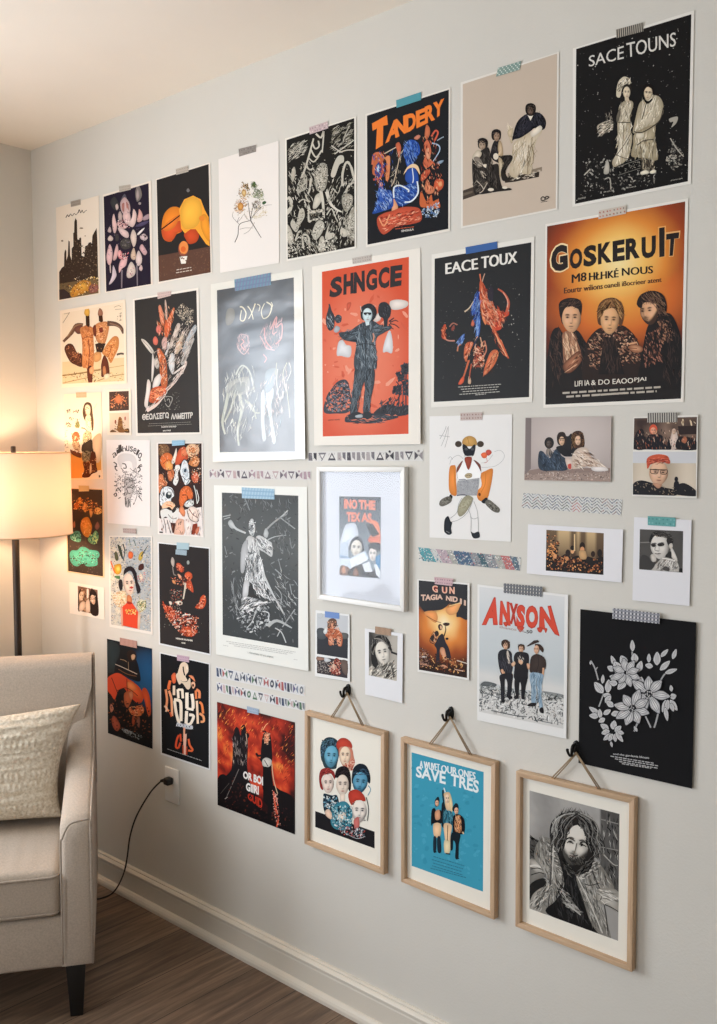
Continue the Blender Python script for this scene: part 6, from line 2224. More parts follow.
strip('strip of dark grey triangle shapes just above the white frame', (205,445,3.259), [(335,22),(712,16),(712,52),(335,54)], 'd8d6d2', glyphs(G2, 12), None, 8)
G3 = ['3f4454','7a8088','5a7a62','a85c5c','6a6488','c8b0b0','8a94a4','44506a']
strip('upper of two rows of small coloured sticker shapes above the fiery red poster', (210,660,5.69), [(33,36),(538,144),(538,206),(36,98)], 'dcdcdc', glyphs(G3, 15), None, 11)
strip('lower of two rows of small coloured sticker shapes above the fiery red poster', (210,660,5.69), [(36,124),(540,240),(540,292),(40,184)], 'dcdcdc', glyphs(G3, 15), None, 12)
# ---------------------------------------------------------------- room shell
RX, RY, RZ = 5.0, -4.6, 2.7
def shell(name, bm, mat, smooth=None):
    return tag(from_bm(name, bm, mat, smooth=smooth), kind='structure')
shell('floor', box_bm(-.12, RX+.12, RY-.12, .12, -.1, 0), M['floor'])
shell('ceiling', box_bm(-.12, RX+.12, RY-.12, .12, RZ, RZ+.1), M['ceiling'])
shell('wall_right', box_bm(-.12, RX+.12, 0, .12, 0, RZ), M['wall'])
WY0, WY1, WZ0, WZ1 = -2.9, -1.0, .75, 2.25
bm = box_bm(-.12, 0, WY1, 0, 0, RZ); box_bm(-.12, 0, RY, WY0, 0, RZ, bm); box_bm(-.12, 0, WY0, WY1, 0, WZ0, bm); box_bm(-.12, 0, WY0, WY1, WZ1, RZ, bm)
shell('wall_left', bm, M['wall'])
shell('wall_far', box_bm(RX, RX+.12, RY, 0, 0, RZ), M['wall'])
NX0, NX1, NZ0, NZ1 = .5, 2.5, .9, 2.25
bm = box_bm(-.12, NX0, RY-.12, RY, 0, RZ); box_bm(NX1, RX+.12, RY-.12, RY, 0, RZ, bm); box_bm(NX0, NX1, RY-.12, RY, 0, NZ0, bm); box_bm(NX0, NX1, RY-.12, RY, NZ1, RZ, bm)
shell('wall_near', bm, M['wall'])
def window(name, horiz, a0, a1, z0, z1, at):
    bm = bmesh.new()
    def b(p0, p1, q0, q1, d0=-.09, d1=.02):
        if horiz: box_bm(p0, p1, at+d0*1, at+d1, q0, q1, bm)
        else: box_bm(at+d0, at+d1, p0, p1, q0, q1, bm)
    b(a0, a0+.05, z0, z1); b(a1-.05, a1, z0, z1); b(a0, a1, z1-.05, z1); b(a0-.05, a1+.05, z0-.03, z0+.02, -.09, .06)
    m = (a0+a1)/2; b(m-.02, m+.02, z0, z1, -.07, -.03); b(a0, a1, (z0+z1)/2-.02, (z0+z1)/2+.02, -.07, -.03)
    o = shell(name, bm, M['trim'])
    g = bmesh.new()
    if horiz: box_bm(a0+.05, a1-.05, at-.055, at-.05, z0+.02, z1-.05, g)
    else: box_bm(at-.055, at-.05, a0+.05, a1-.05, z0+.02, z1-.05, g)
    from_bm('pane', g, M['glass'], o)
window('window_1', False, WY0, WY1, WZ0, WZ1, 0)
window('added_rear_window', True, NX0, NX1, NZ0, NZ1, RY)  # unseen window, added to carry the soft fill from behind the camera
# skirting with an ogee top and a rounded shoe
PROF = [(0, 0), (-.030, 0), (-.030, .010), (-.027, .018), (-.021, .024), (-.016, .026), (-.016, .078), (-.0145, .082), (-.0145, .086), (-.019, .089), (-.019, .094), (-.014, .099), (-.010, .101), (-.010, .105), (-.005, .108), (0, .108)]
def skirting(name, a, b, nrm):
    bm = bmesh.new(); e = []
    for P in (a, b): e.append([bm.verts.new((P[0]+nrm[0]*-d, P[1]+nrm[1]*-d, z)) for d, z in PROF])
    n = len(PROF)
    for i in range(n): bm.faces.new((e[0][i], e[0][(i+1) % n], e[1][(i+1) % n], e[1][i]))
    bm.faces.new(e[0]); bm.faces.new(e[1][::-1])
    shell(name, bm, M['trim'])
skirting('baseboard_right', (0, 0), (RX, 0), (0, -1))
skirting('baseboard_left', (0, 0), (0, RY), (1, 0))
skirting('baseboard_far', (RX, 0), (RX, RY), (-1, 0))
# ---------------------------------------------------------------- lights
W_ = bpy.data.worlds.new('sky'); SC.world = W_; W_.use_nodes = True
bg = W_.node_tree.nodes['Background']; bg.inputs[0].default_value = (.72, .83, 1, 1); bg.inputs[1].default_value = WORLD_S
def area(name, loc, rot, sx, sy, power, col):
    l = bpy.data.lights.new(name, 'AREA'); l.shape = 'RECTANGLE'; l.size = sx; l.size_y = sy; l.energy = power; l.color = col
    o = bpy.data.objects.new(name, l); COL.objects.link(o); o.location = loc; o.rotation_euler = rot
    return o
area('daylight_side_window', (.03, (WY0+WY1)/2, (WZ0+WZ1)/2), (0, -PI/2, 0), WZ1-WZ0-.1, WY1-WY0-.1, P_SIDE, C_DAY)
area('rear_fill_light', ((NX0+NX1)/2, RY+.03, (NZ0+NZ1)/2), (PI/2, 0, 0), NX1-NX0-.1, NZ1-NZ0-.1, P_REAR, C_DAY)  # added broad fill light; no source is known on this wall
# ---------------------------------------------------------------- floor lamp
LX, LY = .259, -.240
lamp = tag(empty('floor_lamp', (LX, LY, 0)), 'dark floor lamp with a glowing cream drum shade in the room corner', 'lamp')
from_bm('base', lathe([(.001, 0), (.118, 0), (.12, .006), (.118, .016), (.05, .022), (.016, .03), (.0125, .045)], 40), M['bronze'], lamp, smooth=.6)
from_bm('pole', lathe([(.0125, .03), (.0125, 1.30), (.010, 1.31), (.010, 1.345)], 20), M['bronze'], lamp, smooth=.6)
bm = lathe([(.011, 1.335), (.019, 1.34), (.019, 1.375), (.016, 1.38)], 20)
sk = from_bm('bulb_socket', bm, M['brass'], lamp, smooth=.6)
# harp, spider and finial
hz = 1.562
bm = tube([(0.018, 0, 1.35), (.045, 0, 1.40), (.052, 0, 1.46), (.035, 0, 1.53), (0.004, 0, 1.556)], .0016, 6, smooth_n=5)
tube([(-.018, 0, 1.35), (-.045, 0, 1.40), (-.052, 0, 1.46), (-.035, 0, 1.53), (-.004, 0, 1.556)], .0016, 6, bm, smooth_n=5)
from_bm('harp', bm, M['brass'], lamp, smooth=9)
bm = bmesh.new()
for k in range(3):
    a = 2*PI*k/3 + .4
    tube([(0, 0, hz), (.12*math.cos(a), .12*math.sin(a), hz), (.189*math.cos(a), .189*math.sin(a), hz+.004)], .0015, 6, bm)
from_bm('spider', bm, M['brass'], lamp, smooth=9)
from_bm('finial', lathe([(.001, hz-.004), (.007, hz-.002), (.0085, hz+.004), (.0085, hz+.026), (.0075, hz+.03), (.001, hz+.031)], 16), M['bronze'], lamp, smooth=.6)
ms, t, b = nt('cream_shade_linen')
tr = t.nodes.new('ShaderNodeBsdfTranslucent'); mx = t.nodes.new('ShaderNodeMixShader'); out = t.nodes['Material Output']
b.inputs['Base Color'].default_value = (*lin('ece0d0'), 1); b.inputs['Roughness'].default_value = .95; b.inputs['Specular IOR Level'].default_value = .1
tr.inputs[0].default_value = (*lin('c9a68c'), 1); mx.inputs[0].default_value = SHADE_T
t.links.new(b.outputs[0], mx.inputs[1]); t.links.new(tr.outputs[0], mx.inputs[2]); t.links.new(mx.outputs[0], out.inputs[0])
n, bp, tc = add_noise_bump(t, b, 60, .3, .0006, 3, (1, 1, 6))
bm = bmesh.new(); N = 64; rr = []
for r, z in ((.190, 1.570), (.193, 1.286)): rr.append([bm.verts.new((r*math.cos(2*PI*i/N), r*math.sin(2*PI*i/N), z)) for i in range(N)])
for i in range(N): bm.faces.new((rr[0][i], rr[0][(i+1) % N], rr[1][(i+1) % N], rr[1][i]))
sh = from_bm('lamp_shade', bm, ms, lamp, smooth=9)
trim_m = plain('cream_trim', 'cdb894', .8)
for r, z in ((.190, 1.570), (.193, 1.286)):
    from_bm('rim_band', tube([(r*math.cos(2*PI*i/64), r*math.sin(2*PI*i/64), z) for i in range(64)], .0022, 6, closed=True), trim_m, sh, smooth=9)
mb = bpy.data.materials.new('warm_bulb_glow'); mb.use_nodes = True; t = mb.node_tree; t.nodes.clear()
em = t.nodes.new('ShaderNodeEmission'); o_ = t.nodes.new('ShaderNodeOutputMaterial'); em.inputs[0].default_value = (*C_BULB, 1); em.inputs[1].default_value = E_BULB
t.links.new(em.outputs[0], o_.inputs[0])
from_bm('bulb', lathe([(.001, 1.378), (.012, 1.382), (.016, 1.40), (.028, 1.425), (.031, 1.445), (.026, 1.467), (.012, 1.477), (.001, 1.479)], 24), mb, lamp, smooth=9)
# ---------------------------------------------------------------- armchair
CW = .74
P0 = Vector((1.1075+.0057+.0175, -.4964+.008-.0195, 0)); CX = Vector((.557, .8305, 0)); CB = Vector((-.8305, .557, 0))
corg = P0 - CX*(CW/2)
chair = tag(empty('armchair', corg, math.atan2(CX.y, CX.x)), 'greige linen upholstered armchair with black tapered legs, angled in the corner', 'armchair')
def prof_extrude(pts, x0, x1, bm=None):
    bm = bm or bmesh.new()
    L = [bm.verts.new((x0, y, z)) for y, z in pts]; R = [bm.verts.new((x1, y, z)) for y, z in pts]
    n = len(pts)
    for i in range(n): bm.faces.new((L[i], L[(i+1) % n], R[(i+1) % n], R[i]))
    bm.faces.new(L); bm.faces.new(R[::-1])
    return bm
h = CW/2; AW = .086
bm = box_bm(-h+.012, h-.012, .012, .60, .155, .30); bevel_all(bm, .012, 3)
from_bm('seat_rail', bm, M['linen'], chair, smooth=.7)
bm = box_bm(-h+AW+.002, h-AW-.002, .004, .50, .302, .432); 
bmesh.ops.subdivide_edges(bm, edges=list(bm.edges), cuts=1, use_grid_fill=True)
for v in bm.verts:
    if abs(v.co.x) < .01 and v.co.z > .42: v.co.z += .012
bevel_all(bm, .022, 4)
cu = from_bm('seat_cushion', bm, M['linen'], chair, smooth=.7)
def loop_pipe(z, r=.0035):
    x = h-AW-.004; c = .02; y0, y1 = .002, .49
    pts = [(-x+c, y0, z), (x-c, y0, z), (x-c*.3, y0+c*.3, z), (x, y0+c, z), (x, y1, z), (-x, y1, z), (-x, y0+c, z), (-x+c*.3, y0+c*.3, z)]
    return tube(pts, r, 6, closed=True)
from_bm('piping', loop_pipe(.418), M['piping'], cu, smooth=9)
from_bm('piping', loop_pipe(.316), M['piping'], cu, smooth=9)
side = [(.012, .158), (.0, .18), (0, .515), (.004, .548), (.018, .571), (.045, .583), (.12, .588), (.22, .595), (.32, .607), (.40, .627), (.46, .662), (.50, .715), (.53, .785), (.555, .860), (.575, .892), (.60, .902), (.64, .898), (.66, .878), (.665, .82), (.655, .45), (.635, .158)]
for sx in (-1, 1):
    bm = bmesh.new(); n = len(side)
    # section across the arm: rounded on the inside, crisp on the outside
    xs = [(h, -.010), (h-.004, -.003), (h-.014, 0), (h-AW+.05, 0), (h-AW+.022, -.006), (h-AW+.006, -.02), (h-AW, -.045)]
    rings = []
    cy, cz = .34, .36
    for x, off in xs:
        ring = []
        for i, (y, z) in enumerate(side):
            a, b2 = side[i-1], side[(i+1) % n]
            ty, tz = b2[0]-a[0], b2[1]-a[1]; L = math.hypot(ty, tz) or 1
            ny, nz = -tz/L, ty/L      # outward for this winding
            k = off if z > .3 else off*.35
            ring.append(bm.verts.new((sx*x, y + ny*k, z + nz*k if z > .16 else z)))
        rings.append(ring)
    for r0, r1 in zip(rings, rings[1:]):
        for i in range(n): bm.faces.new((r0[i], r0[(i+1) % n], r1[(i+1) % n], r1[i]))
    bm.faces.new(rings[0]); bm.faces.new(rings[-1][::-1])
    arm = from_bm('arm', bm, M['linen'], chair, smooth=.9)
    pts = [(sx*(h-.001), y-.001, z+.001) for y, z in side[1:-1]]
    bm = tube(pts, .0032, 6, smooth_n=3)
    pts = [(sx*(h-AW+.004), -.001, .172), (sx*(h-AW+.004), -.001, .49), (sx*(h-AW+.008), -.001, .525), (sx*(h-AW+.026), -.0015, .562), (sx*(h-AW+.050), -.002, .572), (sx*(h-.006), -.002, .575)]
    tube(pts, .003, 6, bm, smooth_n=4)
    tube([(sx*(h-.003), -.001, .165), (sx*(h-.003), -.001, .57)], .003, 6, bm)
    from_bm('piping', bm, M['piping'], arm, smooth=9)
# back
bm = bmesh.new()
bp_ = [(.47, .43), (.478, .55), (.495, .68), (.515, .82), (.530, .876), (.548, .898), (.575, .908), (.62, .907), (.645, .894), (.655, .868), (.66, .82), (.65, .45), (.63, .16), (.52, .16)]
prof_extrude(bp_, -h+.006, h-.006, bm)
for v in bm.verts:
    if v.co.z < .75: v.co.x *= .80 + .2*max(0, (v.co.z-.6)/.15) if v.co.z > .6 else .80
from_bm('backrest', bm, M['linen'], chair, smooth=.9)
for x, y in ((h-.050, .05), (-h+.058, .05), (h-.06, .59), (-h+.06, .59)):
    bm = bmesh.new(); k = -.012 if y < .3 else .03
    T = [bm.verts.new((x+sx*.027, y+sy*.027, .157)) for sx, sy in ((-1, -1), (1, -1), (1, 1), (-1, 1))]
    B_ = [bm.verts.new((x+sx*.017, y+k+.01*(k < 0)+sy*.017, 0)) for sx, sy in ((-1, -1), (1, -1), (1, 1), (-1, 1))]
    for i in range(4): bm.faces.new((T[i], B_[i], B_[(i+1) % 4], T[(i+1) % 4]))
    bm.faces.new(T[::-1]); bm.faces.new(B_)
    bevel_all(bm, .002, 2)
    from_bm('leg', bm, M['leg'], chair, smooth=.6)
# ---------------------------------------------------------------- cushion
mk, t, b = nt('chunky_cream_knit')
n, bp, tc = add_noise_bump(t, b, 130, .7, .003, 3)
cr = t.nodes.new('ShaderNodeValToRGB'); cr.color_ramp.elements[0].color = (*lin('c2b49e'), 1); cr.color_ramp.elements[1].color = (*lin('e8dfce'), 1)
cr.color_ramp.elements[0].position = .3; cr.color_ramp.elements[1].position = .65
t.links.new(n.outputs[0], cr.inputs[0]); t.links.new(cr.outputs[0], b.inputs['Base Color']); b.inputs['Roughness'].default_value = .95; b.inputs['Specular IOR Level'].default_value = .1
bm = bmesh.new(); NU, NV = 150, 104; PW, PH, PT = .50, .335, .075
grids = {}
for side_ in (1, -1):
    for j in range(NV+1):
        for i in range(NU+1):
            u = 2*i/NU - 1; v = 2*j/NV - 1
            if side_ == -1 and (abs(u) == 1 or abs(v) == 1): grids[side_, i, j] = grids[1, i, j]; continue
            pin = 1 - .10*(1-abs(u)**1.5)*abs(v)**4*.9 ; pinu = 1 - .12*(1-abs(v)**2)*abs(u)**4
            x = u*PW/2*pinu + .075*max(0, u)**2*((v+1)/2)**1.2; z = v*PH/2*pin
            th = PT*(max(0, (1-abs(u)**3.2))**.55)*(max(0, (1-abs(v)**3.2))**.55)
            d = 0
            if side_ == 1 and th > 0:
                row = abs(math.sin((v+1)*17)); band = (int((v+1)*3.2) % 2 == 0)
                d = .0035*(abs(math.sin(u*52 + (1.57 if int((v+1)*17/PI) % 2 else 0))) * row if band else math.sin((v+1)*34)*.55)
                d += .002*noise.noise(Vector((u*20, v*16, 1)))
                if abs(v-.55) < .16: d += .004*math.cos((v-.55)*22)*math.cos(u*14)
                d *= min(1, th/.03)
            grids[side_, i, j] = bm.verts.new((x, -side_*(th+d), z))
    for j in range(NV):
        for i in range(NU):
            q = [grids[side_, i, j], grids[side_, i+1, j], grids[side_, i+1, j+1], grids[side_, i, j+1]]
            bm.faces.new(q if side_ == 1 else q[::-1])
cus = from_bm('throw_cushion', bm, mk, smooth=9)
tag(cus, 'chunky cream knitted cushion on the seat of the armchair', 'cushion')
Mx = Matrix.Translation(corg) @ Matrix.Rotation(math.atan2(CX.y, CX.x), 4, 'Z')
cus.matrix_world = Mx @ Matrix.Translation((.266-PW/2, .385, .437+PH/2+.004)) @ Matrix.Rotation(math.radians(-14), 4, 'X') @ Matrix.Rotation(math.radians(-2.5), 4, 'Y')
# ---------------------------------------------------------------- outlet, plug and cord
OQ = [onwall(163.6, 767.5, .006), onwall(179.5, 771.5, .006), onwall(179.5, 804, .006), onwall(163.6, 799, .006)]
oc = sum(OQ, Vector())/4; ow, oh = .075, .118
outlet = tag(empty('wall_outlet', (oc.x, 0, oc.z)), 'white double wall outlet low on the wall beside the armchair', 'outlet')
bm = box_bm(-ow/2, ow/2, -.006, -.0002, -oh/2, oh/2); bevel_all(bm, .0025, 3)
from_bm('cover_plate', bm, M['white_plastic'], outlet, smooth=.6)
for s_ in (1, -1):
    bm = bmesh.new()
    pts = []
    for k in range(24):
        a = 2*PI*k/24; pts.append((.017*math.cos(a), max(-.0125, min(.0125, .017*math.sin(a)))))
    f0 = [bm.verts.new((x, -.0075, z + s_*.0195)) for x, z in pts]; f1 = [bm.verts.new((x, -.003, z + s_*.0195)) for x, z in pts]
    bm.faces.new(f0)
    for k in range(24): bm.faces.new((f0[k], f0[(k+1) % 24], f1[(k+1) % 24], f1[k]))
    so = from_bm('socket', bm, M['white_plastic'], outlet)
    bm = bmesh.new()
    box_bm(-.0075, -.0055, -.0078, -.006, s_*.0195-.001, s_*.0195+.007, bm); box_bm(.0055, .0075, -.0078, -.006, s_*.0195, s_*.0195+.006, bm); box_bm(-.002, .002, -.0078, -.006, s_*.0195-.009, s_*.0195-.005, bm)
    from_bm('slot', bm, M['black_plastic'], so)
from_bm('screw', lathe([(.001, 0), (.0028, 0), (.0028, .0012), (.001, .0016)], 12), M['trim'], outlet)
sc_ = outlet.children[-1]; sc_.rotation_euler = (PI/2, 0, 0); sc_.location = (0, -.006, 0)
pl = Vector((oc.x + .002, -.0075, oc.z + .0195))
plug = tag(empty('power_cord', (pl.x, 0, pl.z)), 'black power cord plugged in the wall outlet and trailing down behind the armchair', 'cord')
rel = lambda v: Vector(v) - Vector((pl.x, 0, pl.z))
bm = box_bm(-.013, .013, -.0335, -.0082, -.012, .012); bevel_all(bm, .005, 3)
tube([(-.008, -.022, -.001), (-.020, -.024, -.002), (-.032, -.027, -.005)], [.0085, .0065, .0045], 10, bm)
from_bm('plug', bm, M['black_plastic'], plug, smooth=.7)
cp = [pl + Vector((-.030, -.019, -.005))]
for (x, y, d) in ((153, 789, .032), (146, 799, .036), (138.5, 812, .040), (133.4, 824, .043), (129.6, 838.6, .045), (127.5, 855, .045), (125, 869, .044), (121.5, 879, .042)):
    cp.append(onwall(x, y, d))
cp.append(Vector((.546, -.044, .032)))
for (x, y) in ((110.5, 894.5), (99.5, 898.6), (91, 899)):
    cp.append(onfloor(x, y, .005))
cp += [Vector((.52, -.13, .004)), Vector((.40, -.10, .004)), Vector((.33, -.13, .006)), Vector((LX+.02, LY+.119, .006))]
from_bm('cable', tube([rel(p) for p in cp], .0028, 8, smooth_n=6), M['black_plastic'], plug, smooth=9)
# ---------------------------------------------------------------- framed pictures
def frame_rails(F, B, w, mats, parent, name='frame'):
    "F: outer front corners TL TR BR BL (wall frame of reference), extruded to y = -.001"
    tl, tr, br, bl = F
    ux = (tr-tl).normalized(); uz = (tl-bl).normalized()
    ins = [tl + ux*w - uz*w, tr - ux*w - uz*w, br - ux*w + uz*w, bl + ux*w + uz*w]
    bm = bmesh.new()
    back = Vector((0, -F[0].y - .0012, 0))
    for k in range(4):
        a, b_, c, d = F[k], F[(k+1) % 4], ins[(k+1) % 4], ins[k]
        f = [bm.verts.new(v) for v in (a, b_, c, d)]; g = [bm.verts.new(v + back) for v in (a, b_, c, d)]
        fs = [bm.faces.new(f), bm.faces.new(g[::-1])]
        for i in range(4): fs.append(bm.faces.new((f[i], g[i], g[(i+1) % 4], f[(i+1) % 4])))
        for q in fs: q.material_index = 0 if k in (0, 2) else 1
    bmesh.ops.bevel(bm, geom=list(bm.edges), offset=.0009, segments=2, profile=.5, affect='EDGES', clamp_overlap=True)
    org = (tl+tr+br+bl)/4; org.y = 0
    for v in bm.verts: v.co -= org
    return from_bm(name, bm, mats, parent, smooth=.5), org, ins
def framed(label, group, crop, front, D, w, mats, print_q, print_col, fn, matd=.008, hook=None, cord=None, glass=False, mat='matte'):
    F = [onwall(crop[0]+x/crop[2], crop[1]+y/crop[2], D) for x, y in front]
    org = (F[0]+F[1]+F[2]+F[3])/4; org.y = 0
    root = tag(empty('framed_picture', org), label, 'picture', group)
    fr, o2, ins = frame_rails(F, None, w, mats, root)
    # mat board
    bm = bmesh.new()
    a = [v.copy() - org for v in ins]
    gx = .004
    a = [a[0]+Vector((-gx, 0, gx)), a[1]+Vector((gx, 0, gx)), a[2]+Vector((gx, 0, -gx)), a[3]+Vector((-gx, 0, -gx))]
    f = [bm.verts.new((v.x, -matd, v.z)) for v in a]; g = [bm.verts.new((v.x, -.002, v.z)) for v in a]
    bm.faces.new(f); bm.faces.new(g[::-1])
    for i in range(4): bm.faces.new((f[i], g[i], g[(i+1) % 4], f[(i+1) % 4]))
    from_bm('mat_board', bm, M['mat_cool'] if glass else M['mat_board'], root)
    p = Print(crop, matd+.0003); p.sheet(print_q, print_col, .0002); p.clip = print_q; fn(p)
    p.build('print', M[mat], root)
    if glass:
        bm = bmesh.new(); yy = -D+.004
        f = [bm.verts.new((v.x, yy, v.z)) for v in a]; g = [bm.verts.new((v.x, yy+.0015, v.z)) for v in a]
        bm.faces.new(f); bm.faces.new(g[::-1])
        for i in range(4): bm.faces.new((f[i], g[i], g[(i+1) % 4], f[(i+1) % 4]))
        from_bm('glass_pane', bm, M['glass'], root)
    if cord:
        (ax, ay), L, R = cord
        A = onwall(ax, ay, .014); A2 = A - org
        bm = bmesh.new()
        for (ex, ey) in (L, R):
            E_ = onwall(ex, ey, .012) - org; E_.z -= .004
            for dx in (-.0032, .0032):
                tube([A2 + Vector((dx*.4, 0, 0)), (A2+E_)/2 + Vector((dx*.8, 0, -.001)), E_ + Vector((dx, 0, 0))], .0016, 6, bm)
        tube([A2 + Vector((-.004, 0, -.003)), A2 + Vector((0, -.001, .0015)), A2 + Vector((.004, 0, -.003))], .0018, 6, bm, smooth_n=3)
        from_bm('hanging_cord', bm, M['cord'], root, smooth=9)
    return root
M['mat_cool'] = plain('cool_mat_board', 'd9dce2', .85)
M['cord'] = plain('jute_cord', '9a8468', .8)
def faces6(p):
    p.draw('''
p 1d1c20 88,670 392,776 392,862 88,752
b 31474f 118,400 115,340 140,298 180,295 208,320 214,360 200,430 190,455 140,450 125,420
n 1c262c/4a6a78 50 8 3 2 120,310 205,310 205,340 130,360
w 3c5870/16202c/5a8098 120 16 4 -50 91 118,400 118,340 170,298 212,330 205,350 160,335 135,380
F 6cb0cc/142430/1c3c4c 170,392 36,56 4 .05 .35 .4
b bf4434 196,330 215,300 245,298 272,320 275,350 230,345 210,360
b d98c74 210,350 240,340 275,350 285,390 290,430 270,460 240,450 215,410
F f4dcc0/4a241c/b83c30 241,388 29,48 2 0 0 .3
n c05a48/f0c8b0 40 7 4 3 240,430 290,400 280,465 240,455
b 20191c 188,500 200,455 235,440 262,460 272,520 265,570 240,520 200,500
w 3a2e34/120c10 70 24 4 -40 92 190,500 235,442 270,500 250,490 210,490
F ead9c9/241a1c/b04840 228,538 33,54 0 .05 0 .35
b ead8c8 215,585 240,580 238,625 220,625
b 18222c 275,500 285,450 315,428 350,440 370,490 365,530 330,480 300,475 280,530
F 5a9cbc/10202a/1c3c4c 318,525 38,56 8 .05 .6 .4
b 18222c 278,495 290,452 318,432 350,448 368,490 350,480 318,470 290,480
w 3c5870/101820 50 20 4 10 93 282,470 350,450 365,485 290,485
s 6a9cb0 4 360,540 372,560 358,590
b 8f2f2c 108,500 118,460 150,450 185,470 188,510 170,480 140,478 120,510 130,560 115,550
F f0dccf/2c181a/b03c38 154,530 30,50 -2 .05 0 .35
w c05048/5c1c1c 40 18 4 -40 94 112,490 150,455 185,480 150,480
b 243c4c 130,600 135,580 175,590 200,590 210,640 190,700 150,700 130,650
n 6a9cb0/d8e0e0/18242c 70 8 5 2 130,590 205,590 200,690 140,690
b bb3e30 258,600 265,570 300,560 335,585 345,620 300,615 275,640
n 3a3a40/a8b0b4 50 7 6 2 280,625 345,630 345,720 290,710
F efe6dc/282830/b04a40 314,672 38,58 4 .05 .35 .35
s 2a3a40 4 350,600 362,660 355,720
b 3f8ca0 170,700 190,640 240,620 275,660 278,710 260,760 200,765 172,740
b e8c8b0 140,670 160,660 175,690 170,712 145,695
b e8d8c8 205,690 235,675 250,700 235,730 210,715
n 9cc8d0/1c3440/2c6c80/d8e8e8 150 8 7 2 172,640 275,650 278,750 180,750
b c8706a 285,720 310,700 315,745 295,765
n 8a8a90/d8d8dc/3a5a68/c05048 100 6 8 2 190,740 340,760 345,810 230,790
s b0b0b4 3 240,780 300,810 345,800
''')
framed('oak framed picture of six blue and pale hatted heads hanging from a hook', 'oak frames hanging from hooks',
 (298,680,5.116), [(33,158),(441,268),(438,998),(32,838)], .020, .0125, [M['oak_h'], M['oak_v']], [(78,200),(416,292),(408,955),(74,822)], 'eeeade', faces6,
 cord=((347, 693), (331.8, 716), (362.8, 724)))
def savetres(p):
    p.draw('''
p 3f9cb8 85,238 413,328 410,873 85,755
n 4aa4c0/3894b0 60 16 2 2 90,260 405,340 405,850 90,740
t e6eef0 .02 122,308 212,325 212,292 122,276|A WUVET
t e6eef0 .02 220,328 290,340 290,308 220,295|OUR
t e6eef0 .02 298,344 375,364 375,330 298,312|ONES
t e8f0f2 .03 104,350 240,385 240,326 106,300|SAVE
t e8f0f2 .03 262,388 390,426 392,368 264,334|TRES
s dfe8ea 5 232,400 238,420
s 1c2a34 9-6 228,410 228,440 232,470
b e8c8a0 235,450 232,425 255,420 265,440 272,480 262,510 245,500 238,480
F f0d4b8/4a241c/c04038 248,450 12,20
b e8d0a0 255,440 268,450 272,500 264,510
b 1a2830 190,460 205,440 212,455 208,480 195,485
F e4b494/2a1a18 201,470 9,14
b 1a2830 270,495 285,470 298,480 296,510 280,510
F e8b494/2a1a18 289,505 10,16
b 16222c 222,480 232,465 240,490 245,530 240,580 222,570
b 2a6a80 232,510 262,505 275,530 272,570 235,565 228,545
w 1c3c4c/5a9cb0 50 24 4 85 3 232,510 270,510 270,565 235,560
b f0cca4 232,565 268,570 262,620 258,690 245,695 238,640
b e8d8b0 234,640 262,645 258,695 236,695
s 8a6a50 4 250,570 248,640
b 16181e 174,570 176,505 190,492 200,510 215,500 225,520 222,560 185,562
b d89c78 192,510 212,500 215,540 195,545
b f0c8a0 185,565 218,565 215,620 188,620
b 1c2c38 185,625 198,628 196,690 184,688
b 1c2c38 202,628 216,625 220,690 204,690
b 16181e 272,590 275,530 300,520 325,545 326,600 308,612 275,605
b e0a070 282,540 305,525 312,560 310,600 285,600
w 8a4c30/f0c098/2a1c1c 60 22 3 75 4 280,530 310,530 312,600 285,600
b 142028 268,605 306,610 300,660 298,720 284,718 286,660 275,640 272,680 262,678
s e8c8a0 6 318,600 322,610
s 16242c 4 185,690 200,692
s 16242c 5 240,698 262,702
s 16242c 5 284,715 302,722
l 2f6a80 180,712 330,758 1 6 3
l 2f6a80 172,726 325,772 3 14 3
l 2f6a80 165,765 340,812 1 6 3
''')
framed('oak framed picture with a bright blue print of three women, lettered SAVE TRES', 'oak frames hanging from hooks',
 (393,700,4.555), [(34,170),(466,285),(460,1002),(36,828)], .020, .0125, [M['oak_h'], M['oak_v']], [(70,222),(438,312),(432,960),(70,820)], 'eeeade', savetres,
 cord=((450.3, 717.5), (430, 743), (471.2, 754)))
